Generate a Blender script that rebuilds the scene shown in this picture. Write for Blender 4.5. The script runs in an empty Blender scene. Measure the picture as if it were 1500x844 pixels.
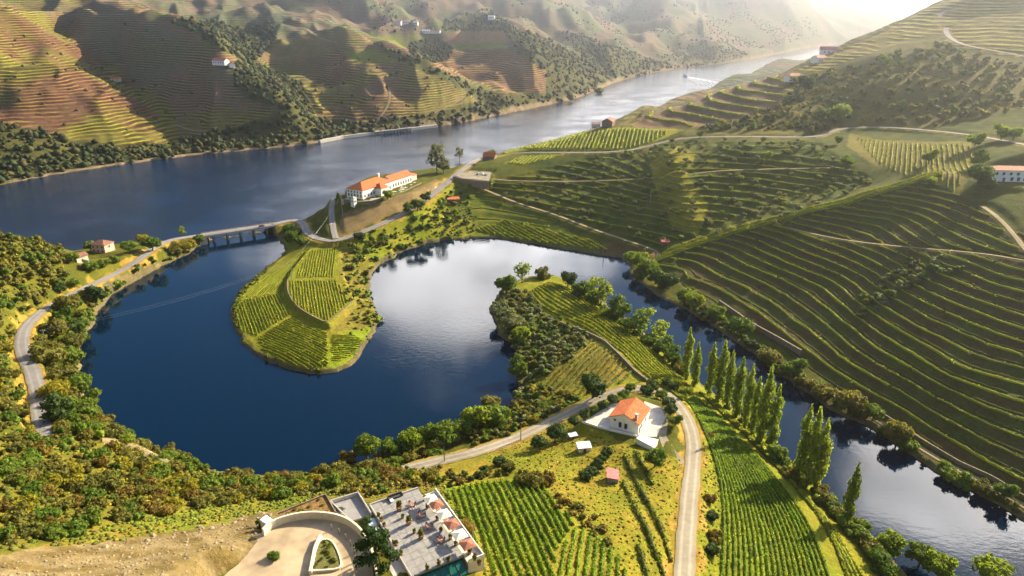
import bpy, math, random
import numpy as np
from mathutils import Vector, Matrix

SC = bpy.context.scene
COL = SC.collection
R = math.radians
rng = np.random.default_rng(7)
random.seed(7)

# ------------------------------------------------------------------ camera
CAM_H = 150.0
PITCH = R(22.0)
FPX, PW, PH = 1000.0, 1500.0, 844.0          # focal length and frame of the photograph in pixels
cam_d = bpy.data.cameras.new('camera')
cam_d.sensor_width = 36.0
cam_d.lens = 36.0 * FPX / PW
cam_d.clip_start = 1.0
cam_d.clip_end = 30000.0
cam = bpy.data.objects.new('camera', cam_d)
COL.objects.link(cam)
cam.location = (0, 0, CAM_H)
cam.rotation_euler = (R(90) - PITCH, 0, 0)
SC.camera = cam

# ------------------------------------------------------------------ sky, sun, exposure
SUN_AZ = R(52.0)      # to the right of the view direction (+Y)
SUN_EL = R(25.0)
world = bpy.data.worlds.new('World')
SC.world = world
world.use_nodes = True
wn, wl = world.node_tree.nodes, world.node_tree.links
wn.clear()
w_out = wn.new('ShaderNodeOutputWorld')
w_bg = wn.new('ShaderNodeBackground')
w_bg.inputs['Strength'].default_value = 0.05
w_sky = wn.new('ShaderNodeTexSky')
w_sky.sky_type = 'NISHITA'
w_sky.sun_disc = False
w_sky.sun_elevation = SUN_EL
w_sky.sun_rotation = SUN_AZ
w_sky.altitude = 200
w_sky.air_density = 1.0
w_sky.dust_density = 0.5
w_sky.ozone_density = 4.0
# broken cloud cover: noise on a flat cloud deck (direction / height), so it thins to streaks at the horizon
w_tc = wn.new('ShaderNodeTexCoord')
w_sep = wn.new('ShaderNodeSeparateXYZ')
wl.new(w_tc.outputs['Generated'], w_sep.inputs[0])
w_mz = wn.new('ShaderNodeMath'); w_mz.operation = 'MAXIMUM'; w_mz.inputs[1].default_value = 0.06
wl.new(w_sep.outputs['Z'], w_mz.inputs[0])
w_div = wn.new('ShaderNodeVectorMath'); w_div.operation = 'DIVIDE'
w_cmb = wn.new('ShaderNodeCombineXYZ')
for i in range(3):
    wl.new(w_mz.outputs[0], w_cmb.inputs[i])
wl.new(w_tc.outputs['Generated'], w_div.inputs[0]); wl.new(w_cmb.outputs[0], w_div.inputs[1])
w_map = wn.new('ShaderNodeMapping')
w_map.inputs['Location'].default_value = (0.35, 0.1, 0.0)
wl.new(w_div.outputs[0], w_map.inputs['Vector'])
w_n = wn.new('ShaderNodeTexNoise')
w_n.inputs['Scale'].default_value = 1.25
w_n.inputs['Detail'].default_value = 7.0
w_n.inputs['Roughness'].default_value = 0.56
wl.new(w_map.outputs[0], w_n.inputs['Vector'])
# two cloud banks and the clear gap between them, as the still water mirrors them
w_acc = w_n.outputs[0]
for (cx, cy, rad, amt) in ((-0.20, 2.50, 1.00, 0.17), (0.8, 6.5, 4.2, 0.34), (0.94, 1.32, 0.50, 0.32), (-1.05, 1.80, 0.85, -0.22), (0.80, 1.85, 0.45, -0.10), (-0.50, 1.30, 0.65, -0.20)):
    d = wn.new('ShaderNodeVectorMath'); d.operation = 'DISTANCE'; d.inputs[1].default_value = (cx, cy, 1.0)
    wl.new(w_div.outputs[0], d.inputs[0])
    f = wn.new('ShaderNodeMapRange'); f.interpolation_type = 'SMOOTHSTEP'
    f.inputs['From Min'].default_value = rad; f.inputs['From Max'].default_value = 0.0
    f.inputs['To Min'].default_value = 0.0; f.inputs['To Max'].default_value = amt
    wl.new(d.outputs['Value'], f.inputs['Value'])
    ad = wn.new('ShaderNodeMath'); ad.operation = 'ADD'
    wl.new(w_acc, ad.inputs[0]); wl.new(f.outputs[0], ad.inputs[1]); w_acc = ad.outputs[0]
w_r = wn.new('ShaderNodeMapRange')
w_r.inputs['From Min'].default_value = 0.52
w_r.inputs['From Max'].default_value = 0.645
w_r.interpolation_type = 'SMOOTHSTEP'
wl.new(w_acc, w_r.inputs['Value'])
w_mix = wn.new('ShaderNodeMix'); w_mix.data_type = 'RGBA'
wl.new(w_r.outputs[0], w_mix.inputs[0])
w_hsv = wn.new('ShaderNodeHueSaturation'); w_hsv.inputs['Saturation'].default_value = 1.28
wl.new(w_sky.outputs[0], w_hsv.inputs['Color'])
wl.new(w_hsv.outputs[0], w_mix.inputs[6])
# clouds are brightest towards the sun
w_dot = wn.new('ShaderNodeVectorMath'); w_dot.operation = 'DOT_PRODUCT'
w_dot.inputs[1].default_value = (math.sin(SUN_AZ) * math.cos(SUN_EL), math.cos(SUN_AZ) * math.cos(SUN_EL), math.sin(SUN_EL))
wl.new(w_tc.outputs['Generated'], w_dot.inputs[0])
w_cb = wn.new('ShaderNodeMapRange'); w_cb.inputs['From Min'].default_value = 0.2; w_cb.inputs['From Max'].default_value = 1.0
w_cb.inputs['To Min'].default_value = 18.0; w_cb.inputs['To Max'].default_value = 60.0
wl.new(w_dot.outputs['Value'], w_cb.inputs['Value'])
w_cc = wn.new('ShaderNodeVectorMath'); w_cc.operation = 'SCALE'; w_cc.inputs[0].default_value = (1.0, 0.97, 0.96)
w_n2 = wn.new('ShaderNodeTexNoise'); w_n2.inputs['Scale'].default_value = 2.6; w_n2.inputs['Detail'].default_value = 6.0
wl.new(w_map.outputs[0], w_n2.inputs['Vector'])
w_sh = wn.new('ShaderNodeMapRange'); w_sh.inputs['From Min'].default_value = 0.35; w_sh.inputs['From Max'].default_value = 0.62
w_sh.inputs['To Min'].default_value = 0.5; w_sh.inputs['To Max'].default_value = 1.1
wl.new(w_n2.outputs[0], w_sh.inputs['Value'])
w_cm = wn.new('ShaderNodeMath'); w_cm.operation = 'MULTIPLY'
wl.new(w_cb.outputs[0], w_cm.inputs[0]); wl.new(w_sh.outputs[0], w_cm.inputs[1])
wl.new(w_cm.outputs[0], w_cc.inputs['Scale'])
wl.new(w_cc.outputs[0], w_mix.inputs[7])
wl.new(w_mix.outputs[2], w_bg.inputs['Color'])
wl.new(w_bg.outputs[0], w_out.inputs['Surface'])

sun_d = bpy.data.lights.new('sun', 'SUN')
sun_d.energy = 5.0
sun_d.angle = R(0.5)
sun_d.color = (1.0, 0.86, 0.62)
sun = bpy.data.objects.new('sun', sun_d)
COL.objects.link(sun)
SUN_DIR = Vector((math.sin(SUN_AZ) * math.cos(SUN_EL), math.cos(SUN_AZ) * math.cos(SUN_EL), math.sin(SUN_EL)))
sun.rotation_euler = (-SUN_DIR).to_track_quat('-Z', 'Y').to_euler()
sun.location = (300, 300, 400)

SC.view_settings.view_transform = 'Standard'
SC.view_settings.look = 'None'
SC.view_settings.gamma = 1.0
SC.view_settings.use_curve_mapping = False
SC.view_settings.exposure = 1.65
SC.render.engine = 'CYCLES'
SC.cycles.max_bounces = 4
SC.cycles.diffuse_bounces = 2
SC.cycles.glossy_bounces = 2
SC.cycles.transmission_bounces = 2
SC.cycles.volume_bounces = 0
SC.cycles.transparent_max_bounces = 4
# ------------------------------------------------------------------ the lie of the land
CP, SP_ = math.cos(PITCH), math.sin(PITCH)

def ray(px, py):
    a = np.asarray(px, float) - PW / 2
    b = np.asarray(py, float) - PH / 2
    return a, FPX * CP - b * SP_, -(b * CP + FPX * SP_)     # x, forward, up (unnormalised)

def at_z(px, py, z):
    dx, dy, dz = ray(px, py)
    t = (z - CAM_H) / dz
    return float(dx * t), float(dy * t), float(z)

def at_y(px, py, Y):
    dx, dy, dz = ray(px, py)
    t = Y / dy
    return float(dx * t), float(Y), float(CAM_H + dz * t)

def to_px(x, y, z):
    d = y * CP - (z - CAM_H) * SP_
    v = y * SP_ + (z - CAM_H) * CP
    d = np.maximum(d, 1e-3)
    return PW / 2 + FPX * x / d, PH / 2 - FPX * v / d

FAR_SHORE = [(-420, 345), (-200, 305), (-60, 282), (0, 271), (60, 259), (130, 248), (200, 238), (300, 225), (330, 223), (400, 217),
             (440, 213), (465, 209), (520, 200), (600, 191), (650, 184), (700, 175), (740, 167), (800, 154), (850, 143), (872, 133), (905, 119),
             (950, 107), (1000, 100), (1050, 94), (1100, 87), (1150, 77), (1185, 70), (1240, 63)]
NEAR_SHORE = [(1260, 68), (1200, 82), (1150, 94), (1090, 112), (1040, 130), (960, 158), (890, 184), (830, 201), (780, 212),
              (730, 225), (700, 237), (660, 251), (620, 262), (560, 271), (510, 284), (480, 302), (455, 317), (447, 326), (425, 333), (408, 337)]
NEAR_LEFT = [(298, 353), (262, 354), (230, 353), (190, 355), (150, 361), (100, 370), (50, 381), (0, 391), (-200, 425), (-420, 450)]
RIVER_PX = FAR_SHORE + NEAR_SHORE + NEAR_LEFT
LAKE_PX = [(298, 352), (290, 363), (265, 377), (222, 398), (170, 426), (150, 446), (136, 470), (120, 505), (114, 545), (124, 588), (155, 618), (200, 646),
           (250, 670), (310, 690), (380, 698), (450, 693), (520, 679), (580, 662), (640, 643), (690, 624), (735, 604), (754, 588), (760, 562),
           (750, 545), (758, 525), (753, 507), (738, 497), (724, 475), (717, 457), (726, 437), (742, 420), (765, 408), (800, 402), (830, 408), (853, 424),
           (892, 450), (930, 478), (960, 505), (992, 535), (1026, 562), (1062, 590), (1120, 640), (1155, 670), (1197, 712), (1252, 760), (1292, 800),
           (1332, 850), (1372, 900), (1450, 1000), (1550, 1150),
           (2000, 1060), (1700, 880), (1500, 760), (1437, 724), (1380, 697), (1336, 666), (1286, 629), (1232, 609), (1190, 582), (1143, 548), (1110, 522),
           (1063, 489), (1033, 471), (1000, 452), (970, 436), (940, 418), (924, 402), (920, 380), (867, 371), (800, 361), (733, 348), (687, 349), (633, 354), (587, 369), (550, 393),
           (540, 411), (543, 440), (557, 468), (545, 493), (527, 523), (500, 543), (467, 549), (417, 541), (367, 514), (350, 494), (337, 461), (343, 437), (360, 417),
           (390, 391), (417, 373), (418, 360), (404, 344), (400, 337)]

def dense(pts, step):
    out = []
    P = np.array(pts, float)
    n = len(P)
    for i in range(n):
        a, b = P[i], P[(i + 1) % n]
        k = max(1, int(np.hypot(*(b - a)) / step))
        for j in range(k):
            out.append(a + (b - a) * j / k)
    return np.array(out)

def chaikin(P, it=2, closed=False):
    P = np.array(P, float)
    for _ in range(it):
        if closed:
            Q = np.roll(P, -1, 0)
            P = np.stack([P * .75 + Q * .25, P * .25 + Q * .75], 1).reshape(-1, P.shape[1])
        else:
            Q = np.stack([P[:-1] * .75 + P[1:] * .25, P[:-1] * .25 + P[1:] * .75], 1).reshape(-1, P.shape[1])
            P = np.vstack([P[:1], Q, P[-1:]])
    return P

def resample(P, step):
    P = np.array(P, float)
    d = np.concatenate([[0], np.cumsum(np.linalg.norm(np.diff(P[:, :2], axis=0), axis=1))])
    n = max(2, int(d[-1] / step) + 1)
    s = np.linspace(0, d[-1], n)
    return np.stack([np.interp(s, d, P[:, k]) for k in range(P.shape[1])], 1)

def px_poly_world(pp):
    return np.array([at_z(a, b, 0.0)[:2] for a, b in pp])

RIVER_W = chaikin(px_poly_world(RIVER_PX), 1, True)
LAKE_W = chaikin(px_poly_world(LAKE_PX), 1, True)

def inside(x, y, poly):
    x = np.asarray(x, float); y = np.asarray(y, float)
    r = np.zeros(x.shape, bool)
    n = len(poly)
    for i in range(n):
        x0, y0 = poly[i]; x1, y1 = poly[(i + 1) % n]
        if y0 == y1:
            continue
        c = (y0 > y) != (y1 > y)
        r ^= c & (x < (x1 - x0) * (y - y0) / (y1 - y0) + x0)
    return r

def seg_dist(x, y, P, closed=False):
    """distance to a polyline and the parameter (index) of the nearest point"""
    best = np.full(x.shape, 1e18); par = np.zeros(x.shape)
    n = len(P) if closed else len(P) - 1
    for i in range(n):
        ax, ay = P[i][0], P[i][1]
        b = P[(i + 1) % len(P)]
        ex, ey = b[0] - ax, b[1] - ay
        L = ex * ex + ey * ey + 1e-12
        t = np.clip(((x - ax) * ex + (y - ay) * ey) / L, 0, 1)
        d = (x - ax - t * ex) ** 2 + (y - ay - t * ey) ** 2
        m = d < best
        best = np.where(m, d, best); par = np.where(m, i + t, par)
    return np.sqrt(best), par

# value noise on a lattice, used for relief and for colour
def vnoise(x, y, seed=0):
    xi = np.floor(x).astype(np.int64); yi = np.floor(y).astype(np.int64)
    fx = x - xi; fy = y - yi
    fx = fx * fx * (3 - 2 * fx); fy = fy * fy * (3 - 2 * fy)
    def h(a, b):
        n = (a * 374761393 + b * 668265263 + seed * 974634777) & 0xFFFFFFFF
        n = ((n ^ (n >> 13)) * 1274126177) & 0xFFFFFFFF
        n = n ^ (n >> 16)
        return (n & 0xFFFF) / 65535.0
    return (h(xi, yi) * (1 - fx) + h(xi + 1, yi) * fx) * (1 - fy) + (h(xi, yi + 1) * (1 - fx) + h(xi + 1, yi + 1) * fx) * fy

def fbm(x, y, seed=0, octv=4, gain=.5):
    s = 0; a = 1; t = 0
    for k in range(octv):
        s = s + a * vnoise(x * 2 ** k + 17.3 * k, y * 2 ** k - 9.1 * k, seed + k); t += a; a *= gain
    return s / t

# control heights: (photo x, photo y, height) for the near side, read off what stands there
ZP = [
    # foreground hillside under the camera
    (0, 700, 45), (0, 640, 34), (0, 780, 58), (0, 844, 70), (0, 1000, 92), (200, 844, 64), (200, 1000, 88), (400, 1000, 82), (600, 1000, 66), (800, 1000, 52), (950, 1000, 44), (1100, 1000, 24),
    (1250, 1000, 9), (1350, 950, 3), (110, 700, 35), (110, 790, 54), (200, 690, 23), (200, 740, 38), (280, 720, 25), (300, 760, 38), (300, 800, 48), (330, 844, 56), (400, 720, 16), (400, 745, 27),
    (470, 720, 24), (500, 700, 12), (450, 770, 44), (430, 800, 46), (480, 844, 47), (560, 710, 24), (600, 700, 18), (640, 700, 21), (690, 760, 34), (720, 800, 38), (740, 844, 42), (700, 700, 20), (640, 672, 9),
    (760, 720, 26), (800, 700, 23), (800, 770, 33), (800, 844, 39), (860, 720, 24), (860, 800, 33), (900, 844, 35), (950, 700, 21), (960, 780, 28), (985, 844, 29),
    (1010, 680, 19), (1012, 720, 22), (1008, 780, 24.5), (1004, 844, 27), (1030, 620, 15), (1060, 700, 17.5), (1060, 780, 20), (1060, 844, 22), (1120, 760, 13.5), (1120, 844, 17.5), (1180, 800, 10.5), (1180, 740, 7), (1200, 844, 11.5), (1250, 844, 7), (1120, 690, 10), (1080, 650, 10),
    (920, 630, 19), (900, 600, 16), (960, 590, 16), (860, 640, 17), (800, 640, 12), (740, 650, 12), (700, 660, 12), (850, 590, 9), (960, 640, 19),
    # second spit
    (830, 440, 6), (880, 470, 9), (800, 420, 4.5), (910, 520, 11), (860, 520, 8), (900, 550, 11), (960, 560, 12), (790, 470, 3.5), (780, 520, 3.5), (820, 570, 6), (930, 500, 8), (980, 560, 10), (1020, 600, 11),
    (770, 440, 3), (760, 480, 3), (840, 490, 6),
    # left flank above the road
    (0, 345, 30), (-120, 345, 46), (-250, 345, 60), (50, 349, 23), (95, 366, 12), (0, 400, 29), (55, 405, 20), (-120, 420, 42), (0, 450, 25), (0, 520, 24), (-100, 520, 34), (0, 600, 29), (-120, 620, 44), (35, 500, 17), (45, 470, 15.5), (60, 450, 14.5),
    (55, 560, 18), (56, 600, 19), (75, 430, 13.5), (110, 425, 12), (150, 405, 10), (200, 380, 9), (230, 365, 8.5), (150, 366, 6), (120, 380, 8), (185, 365, 6.5), (110, 470, 5), (100, 540, 6), (95, 590, 9), (150, 640, 13), (245, 680, 12), (80, 640, 21),
    # first spit with the two vineyards
    (400, 470, 3.2), (380, 440, 3), (420, 520, 3), (470, 530, 3), (520, 500, 3.2), (420, 400, 3.5), (440, 380, 4), (500, 470, 3.5), (540, 450, 3), (520, 400, 5), (540, 380, 5), (570, 360, 5.5),
    # quinta promontory
    (445, 318, 8), (456, 346, 8.5), (490, 353, 9.5), (520, 345, 11), (560, 328, 14), (600, 310, 17.5), (650, 272, 22.5), (690, 240, 27), (470, 335, 10), (470, 315, 11), (487, 300, 18), (510, 283, 24), (560, 280, 24.5), (620, 262, 25), (540, 320, 17), (600, 292, 20), (520, 305, 20), (640, 255, 24.5), (600, 262, 24.5),
    (600, 335, 8), (640, 310, 11), (660, 340, 3), (700, 320, 7), (700, 290, 13), (560, 355, 6), (505, 365, 6), (690, 258, 24), (740, 265, 22), (720, 232, 28),
    # road below the ridge and the shaded slope
    (760, 224, 32), (850, 224, 37), (920, 222, 40), (960, 212, 45), (1000, 202, 50), (1050, 199, 53), (1200, 202, 57), (1240, 186, 61), (1300, 185, 64), (1440, 202, 68), (1540, 222, 70),
    (870, 205, 43), (780, 214, 33), (880, 188, 48), (800, 209, 34), (900, 181, 49), (960, 163, 56), (1040, 138, 68), (1100, 121, 78), (1140, 112, 84), (1000, 175, 56), (1100, 160, 67), (1000, 190, 53), (1100, 180, 60), (1180, 160, 70),
    (740, 330, 5), (800, 340, 5), (860, 355, 4), (900, 350, 7), (800, 300, 15), (740, 300, 12), (900, 300, 20), (900, 260, 30), (820, 260, 25), (1000, 300, 25), (1000, 260, 38), (1000, 230, 46), (1000, 345, 13), (960, 360, 8),
    (1100, 300, 29), (1100, 250, 42), (1100, 215, 54), (1200, 280, 38), (1200, 235, 51), (1280, 268, 45),
    # the lit ridge and the big vineyard slope
    (960, 386, 3), (1050, 350, 15), (1140, 328, 27), (1200, 312, 35), (1280, 290, 45), (1360, 266, 55), (1420, 258, 59), (1475, 262, 60), (1600, 262, 66), (1500, 300, 55), (1500, 380, 43), (1500, 480, 28), (1500, 600, 14), (1500, 700, 5.5),
    (1400, 450, 27), (1400, 350, 42), (1300, 380, 30), (1300, 480, 17), (1300, 320, 38), (1200, 420, 15), (1200, 360, 26), (1100, 400, 11), (1100, 450, 5.5), (1200, 500, 7.5), (1300, 580, 6), (1400, 620, 8), (1400, 540, 17), (1050, 420, 5.5), (1000, 400, 5),
    (1650, 600, 17), (1650, 450, 36), (1650, 350, 52), (1800, 500, 38), (1350, 235, 57), (1420, 212, 66), (1330, 210, 60),
]
# (photo x, photo y, distance ahead) for everything farther off
YP = [
    (1300, 120, 625), (1300, 80, 700), (1450, 120, 600), (1450, 60, 690), (1500, 0, 770), (1400, 24, 775), (1190, 85, 840), (1250, 58, 850), (1320, 35, 820), (1400, 3, 810), (1500, -60, 850), (1600, -30, 760), (1600, 120, 590), (1220, 120, 690), (1200, 150, 640), (1360, 150, 590),
    # behind the right hand ridge
    (840, 215, 760), (930, 195, 790), (1000, 175, 850), (1060, 155, 900), (1130, 135, 980), (1190, 115, 1050), (1250, 100, 1100), (1320, 85, 1100), (1400, 60, 1100), (1500, 20, 1100), (1600, 10, 1100), (1180, 100, 1350), (1300, 85, 1600), (1450, 75, 1700), (1600, 60, 1700), (1400, 78, 2400), (1600, 60, 2500),
    # left hill
    (-250, 250, 720), (-250, 60, 950), (-250, -60, 1250), (-120, 200, 730), (-100, 60, 930), (-60, -20, 1080), (0, 15, 1040), (0, 70, 950), (0, 130, 850), (0, 200, 735), (0, 240, 690), (60, 40, 1050), (60, 110, 905), (60, 200, 755), (120, 110, 930), (120, 170, 830), (130, 225, 770), (180, 160, 870), (200, 210, 800),
    (340, 180, 870), (390, 195, 850), (300, 150, 930), (250, 105, 1030), (170, 50, 1150), (60, -60, 1450),
    (420, 30, 1500), (430, 60, 1330), (330, 20, 1650), (300, -10, 1900), (150, -40, 1700), (0, -60, 1700), (460, 20, 1600), (500, -20, 1950),
    (500, 120, 1080), (560, 110, 1085), (520, 165, 975), (600, 140, 1020), (640, 160, 980), (575, 170, 955), (500, 90, 1150), (490, 185, 920),
    (700, 95, 1420), (730, 115, 1290), (770, 130, 1180), (820, 135, 1130), (700, 70, 1560), (600, 42, 1850), (540, 46, 1850), (600, 20, 2050), (650, 0, 2250), (560, -20, 2400), (640, 70, 1600),
    # ridges fading down the valley
    (890, 90, 1720), (930, 102, 1560), (740, -30, 2700),
    (1080, 60, 2900), (1040, 20, 3400), (1100, -25, 3600), (1180, -15, 3700), (1215, 8, 3700), (1250, 35, 3600), (1275, 52, 3500), (1150, 50, 3200), (1210, 55, 3100),
    (1240, -5, 5200), (1300, 18, 5200), (1360, 30, 5200), (1450, 30, 5200), (1600, 20, 5200), (1000, -25, 5000), (700, -30, 4500), (400, -35, 3800), (100, -40, 3000), (-250, -60, 2600), (1300, 60, 3600), (1450, 60, 3600),
]
# crests and gullies of the far slopes: photo x, photo y, distance ahead
CREST = [
    [(265, 214, 822), (258, 175, 905), (225, 138, 985), (190, 112, 1050), (130, 72, 1140), (65, 20, 1260)],
    [(445, 196, 866), (425, 165, 880), (400, 138, 900), (370, 115, 925), (330, 92, 960), (280, 62, 1020), (210, 25, 1130), (150, 0, 1240)],
    [(468, 192, 940), (450, 158, 1030), (428, 118, 1150), (385, 82, 1290), (300, 45, 1480), (230, 10, 1720)],
    [(490, 40, 1300), (543, 63, 1215), (600, 87, 1130), (650, 110, 1065), (693, 133, 1010), (735, 158, 965)],
    [(752, 156, 1080), (705, 128, 1240), (645, 100, 1420), (595, 82, 1560), (560, 66, 1700)],
    [(645, 48, 1700), (680, 36, 1700), (715, 27, 1660), (745, 50, 1520), (790, 80, 1350), (830, 105, 1220), (864, 131, 1120)],
    [(878, 124, 1330), (855, 98, 1540), (815, 66, 1850), (770, 32, 2150)],
    [(800, 0, 2350), (830, 25, 2220), (870, 50, 2050), (920, 73, 1870), (985, 97, 1620)],
    [(1002, 96, 1950), (965, 66, 2400), (910, 27, 2950), (880, -8, 3300)],
    [(930, -10, 2900), (1000, 35, 2600), (1050, 62, 2330), (1085, 82, 2050)],
]
for line in CREST:
    for (a, b) in zip(line[:-1], line[1:]):
        n = max(1, int(math.hypot(b[0] - a[0], b[1] - a[1]) / 14))
        for k in range(n):
            YP.append(tuple(a[i] + (b[i] - a[i]) * k / n for i in range(3)))
    YP.append(line[-1])
ctrl = [at_z(*p) for p in ZP] + [at_y(*p) for p in YP]
for poly in (dense(RIVER_PX, 45), dense(LAKE_PX, 32)):
    for a, b in poly:
        ctrl.append(at_z(a, b, 0.6)[:2] + (0.6,))
for p in [(-60, 20, 128), (60, 20, 118), (160, 20, 80), (-200, 40, 150), (-400, 150, 150), (300, 40, 60), (-500, 300, 120)]:
    ctrl.append(p)
ctrl = np.array(ctrl)

def polar(x, y):
    return np.arctan2(x, np.maximum(y, 1.0)) * 1.0, np.log(np.maximum(np.hypot(x, y), 1.0))

ct, cr = polar(ctrl[:, 0], ctrl[:, 1])
MQ = 0.018
def kern(t, r):
    return np.sqrt((t[:, None] - ct[None]) ** 2 + (r[:, None] - cr[None]) ** 2 + MQ ** 2)
nC = len(ctrl)
A = np.zeros((nC + 1, nC + 1))
A[:nC, :nC] = kern(ct, cr) - np.eye(nC) * 0.004
A[:nC, nC] = 1; A[nC, :nC] = 1
sol = np.linalg.solve(A, np.concatenate([ctrl[:, 2], [0]]))

# grid in azimuth and distance, finer towards the viewpoint where more shows
TH = R(1.0) * np.concatenate([np.linspace(-78, -47.5, 14)[:-1], np.arange(-47.5, 47.5, 0.13), np.linspace(47.5, 78, 14)])
def logspan(a, b, k):
    return np.exp(np.arange(math.log(a), math.log(b), k))
RR = np.concatenate([logspan(45, 250, .0055), logspan(250, 720, .0036), logspan(720, 1700, .0048), logspan(1700, 9000, .011)])
NT, NR = len(TH), len(RR)
# smooth relief on a coarse grid, then lifted to the fine one
gt = np.linspace(TH[0], TH[-1], 260); gr = np.linspace(math.log(RR[0]), math.log(RR[-1]), 420)
GT, GR = np.meshgrid(gt, gr)
hs = np.empty(GT.size)
for s in range(0, GT.size, 8000):
    hs[s:s + 8000] = kern(GT.ravel()[s:s + 8000], GR.ravel()[s:s + 8000]) @ sol[:nC] + sol[nC]
hs = hs.reshape(GT.shape)

def cub(img, u, v):
    """bicubic lookup: v rows, u columns"""
    ui = np.clip(np.floor(u).astype(int), 1, img.shape[1] - 3); vi = np.clip(np.floor(v).astype(int), 1, img.shape[0] - 3)
    fu = u - ui; fv = v - vi
    def w(f):
        return (-.5 * f + f * f - .5 * f ** 3, 1 - 2.5 * f * f + 1.5 * f ** 3, .5 * f + 2 * f * f - 1.5 * f ** 3, -.5 * f * f + .5 * f ** 3)
    wu, wv = w(fu), w(fv)
    s = 0
    for a in range(4):
        for b in range(4):
            s = s + wv[a] * wu[b] * img[vi + a - 1, ui + b - 1]
    return s

T2, R2 = np.meshgrid(TH, RR)
X = R2 * np.sin(T2); Y = R2 * np.cos(T2)
U = (T2 - gt[0]) / (gt[1] - gt[0]); V = (np.log(R2) - gr[0]) / (gr[1] - gr[0])
Z0 = cub(hs, U, V)
dl, _ = seg_dist(X, Y, LAKE_W, True); dr, _ = seg_dist(X, Y, RIVER_W, True)
WET = inside(X, Y, LAKE_W) | inside(X, Y, RIVER_W)
SHORE = np.where(WET, -np.minimum(dl, dr), np.minimum(dl, dr))
wob = (fbm(X / 6, Y / 6, 3, 3) - .5) * np.clip(R2 / 250, 1, 3) * 2.6     # ragged waterline
SHORE = SHORE + wob
rel = (fbm(X / 22, Y / 22, 11, 4) - .5)
far_w = np.clip((Y - 620) / 300, 0, 1)
Z0 = Z0 + rel * (1.6 + 5.0 * far_w) * np.clip(SHORE / 25, 0, 1)
Z0 = Z0 + (fbm(X / 150, Y / 150, 21, 3) - .5) * 26 * np.clip((Y - 1200) / 900, 0, 1) * np.clip(SHORE / 120, 0, 1)
Z0 = Z0 + (1 - np.abs(2 * fbm(X / 95 + Y / 260, Y / 170, 91, 3) - 1) - .72) * 40 * np.clip((Y - 720) / 200, 0, 1) * np.clip(SHORE / 90, 0, 1) * (X < 150 + (Y - 900) * .3)
Z0 = Z0 + (1 - np.abs(2 * fbm(X / 210 - Y / 420, Y / 520 + X / 900, 131, 3) - 1) - .74) * 95 * np.clip((Y - 1350) / 500, 0, 1) * np.clip((SHORE - 30) / 220, 0, 1) * (X < 300 + (Y - 900) * .22)
Z0 = np.where(SHORE > 0, np.maximum(Z0, np.minimum(0.25 + SHORE * .4, 1.4)), np.maximum(SHORE * .55, -5.0))
Z0 = np.where(SHORE > 0, np.minimum(Z0, 0.6 + SHORE * 1.1), Z0)
LOGR = np.log(RR)
def lookup(G, x, y):
    """bilinear sample of a terrain grid at world x, y"""
    t = np.arctan2(x, y); r = np.log(np.maximum(np.hypot(x, y), RR[0]))
    u = np.interp(t, TH, np.arange(NT)); v = np.interp(r, LOGR, np.arange(NR))
    ui = np.minimum(u.astype(int), NT - 2); vi = np.minimum(v.astype(int), NR - 2)
    fu = u - ui; fv = v - vi
    return (G[vi, ui] * (1 - fu) + G[vi, ui + 1] * fu) * (1 - fv) + (G[vi + 1, ui] * (1 - fu) + G[vi + 1, ui + 1] * fu) * fv

def grounds(px, py, G=None):
    """where the sight line through photo point(s) meets the land or the water"""
    G = ZG if G is None else G
    px = np.atleast_1d(np.asarray(px, float)); py = np.atleast_1d(np.asarray(py, float))
    dx, dy, dz = ray(px, py)
    n = np.hypot(dx, dy); dx, dy, dz = dx / n, dy / n, dz / n
    rs = np.exp(np.arange(math.log(55), math.log(8000), .006))
    hit = np.full(px.shape, np.nan)
    prev = None
    for r in rs:
        f = CAM_H + dz * r - np.maximum(lookup(G, dx * r, dy * r), 0)
        if prev is not None:
            m = np.isnan(hit) & (f <= 0)
            k = prev[1] / np.maximum(prev[1] - f, 1e-9)
            hit = np.where(m, prev[0] + (r - prev[0]) * k, hit)
        prev = (r, f)
    hit = np.where(np.isnan(hit), rs[-1], hit)
    x, y = dx * hit, dy * hit
    return np.stack([x, y, np.maximum(lookup(G, x, y), 0)], -1)

def ground(px, py):
    return Vector(grounds(px, py)[0])

def smoothstep(a, b, v):
    t = np.clip((v - a) / (b - a), 0, 1)
    return t * t * (3 - 2 * t)

ZG = Z0.copy()
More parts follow.
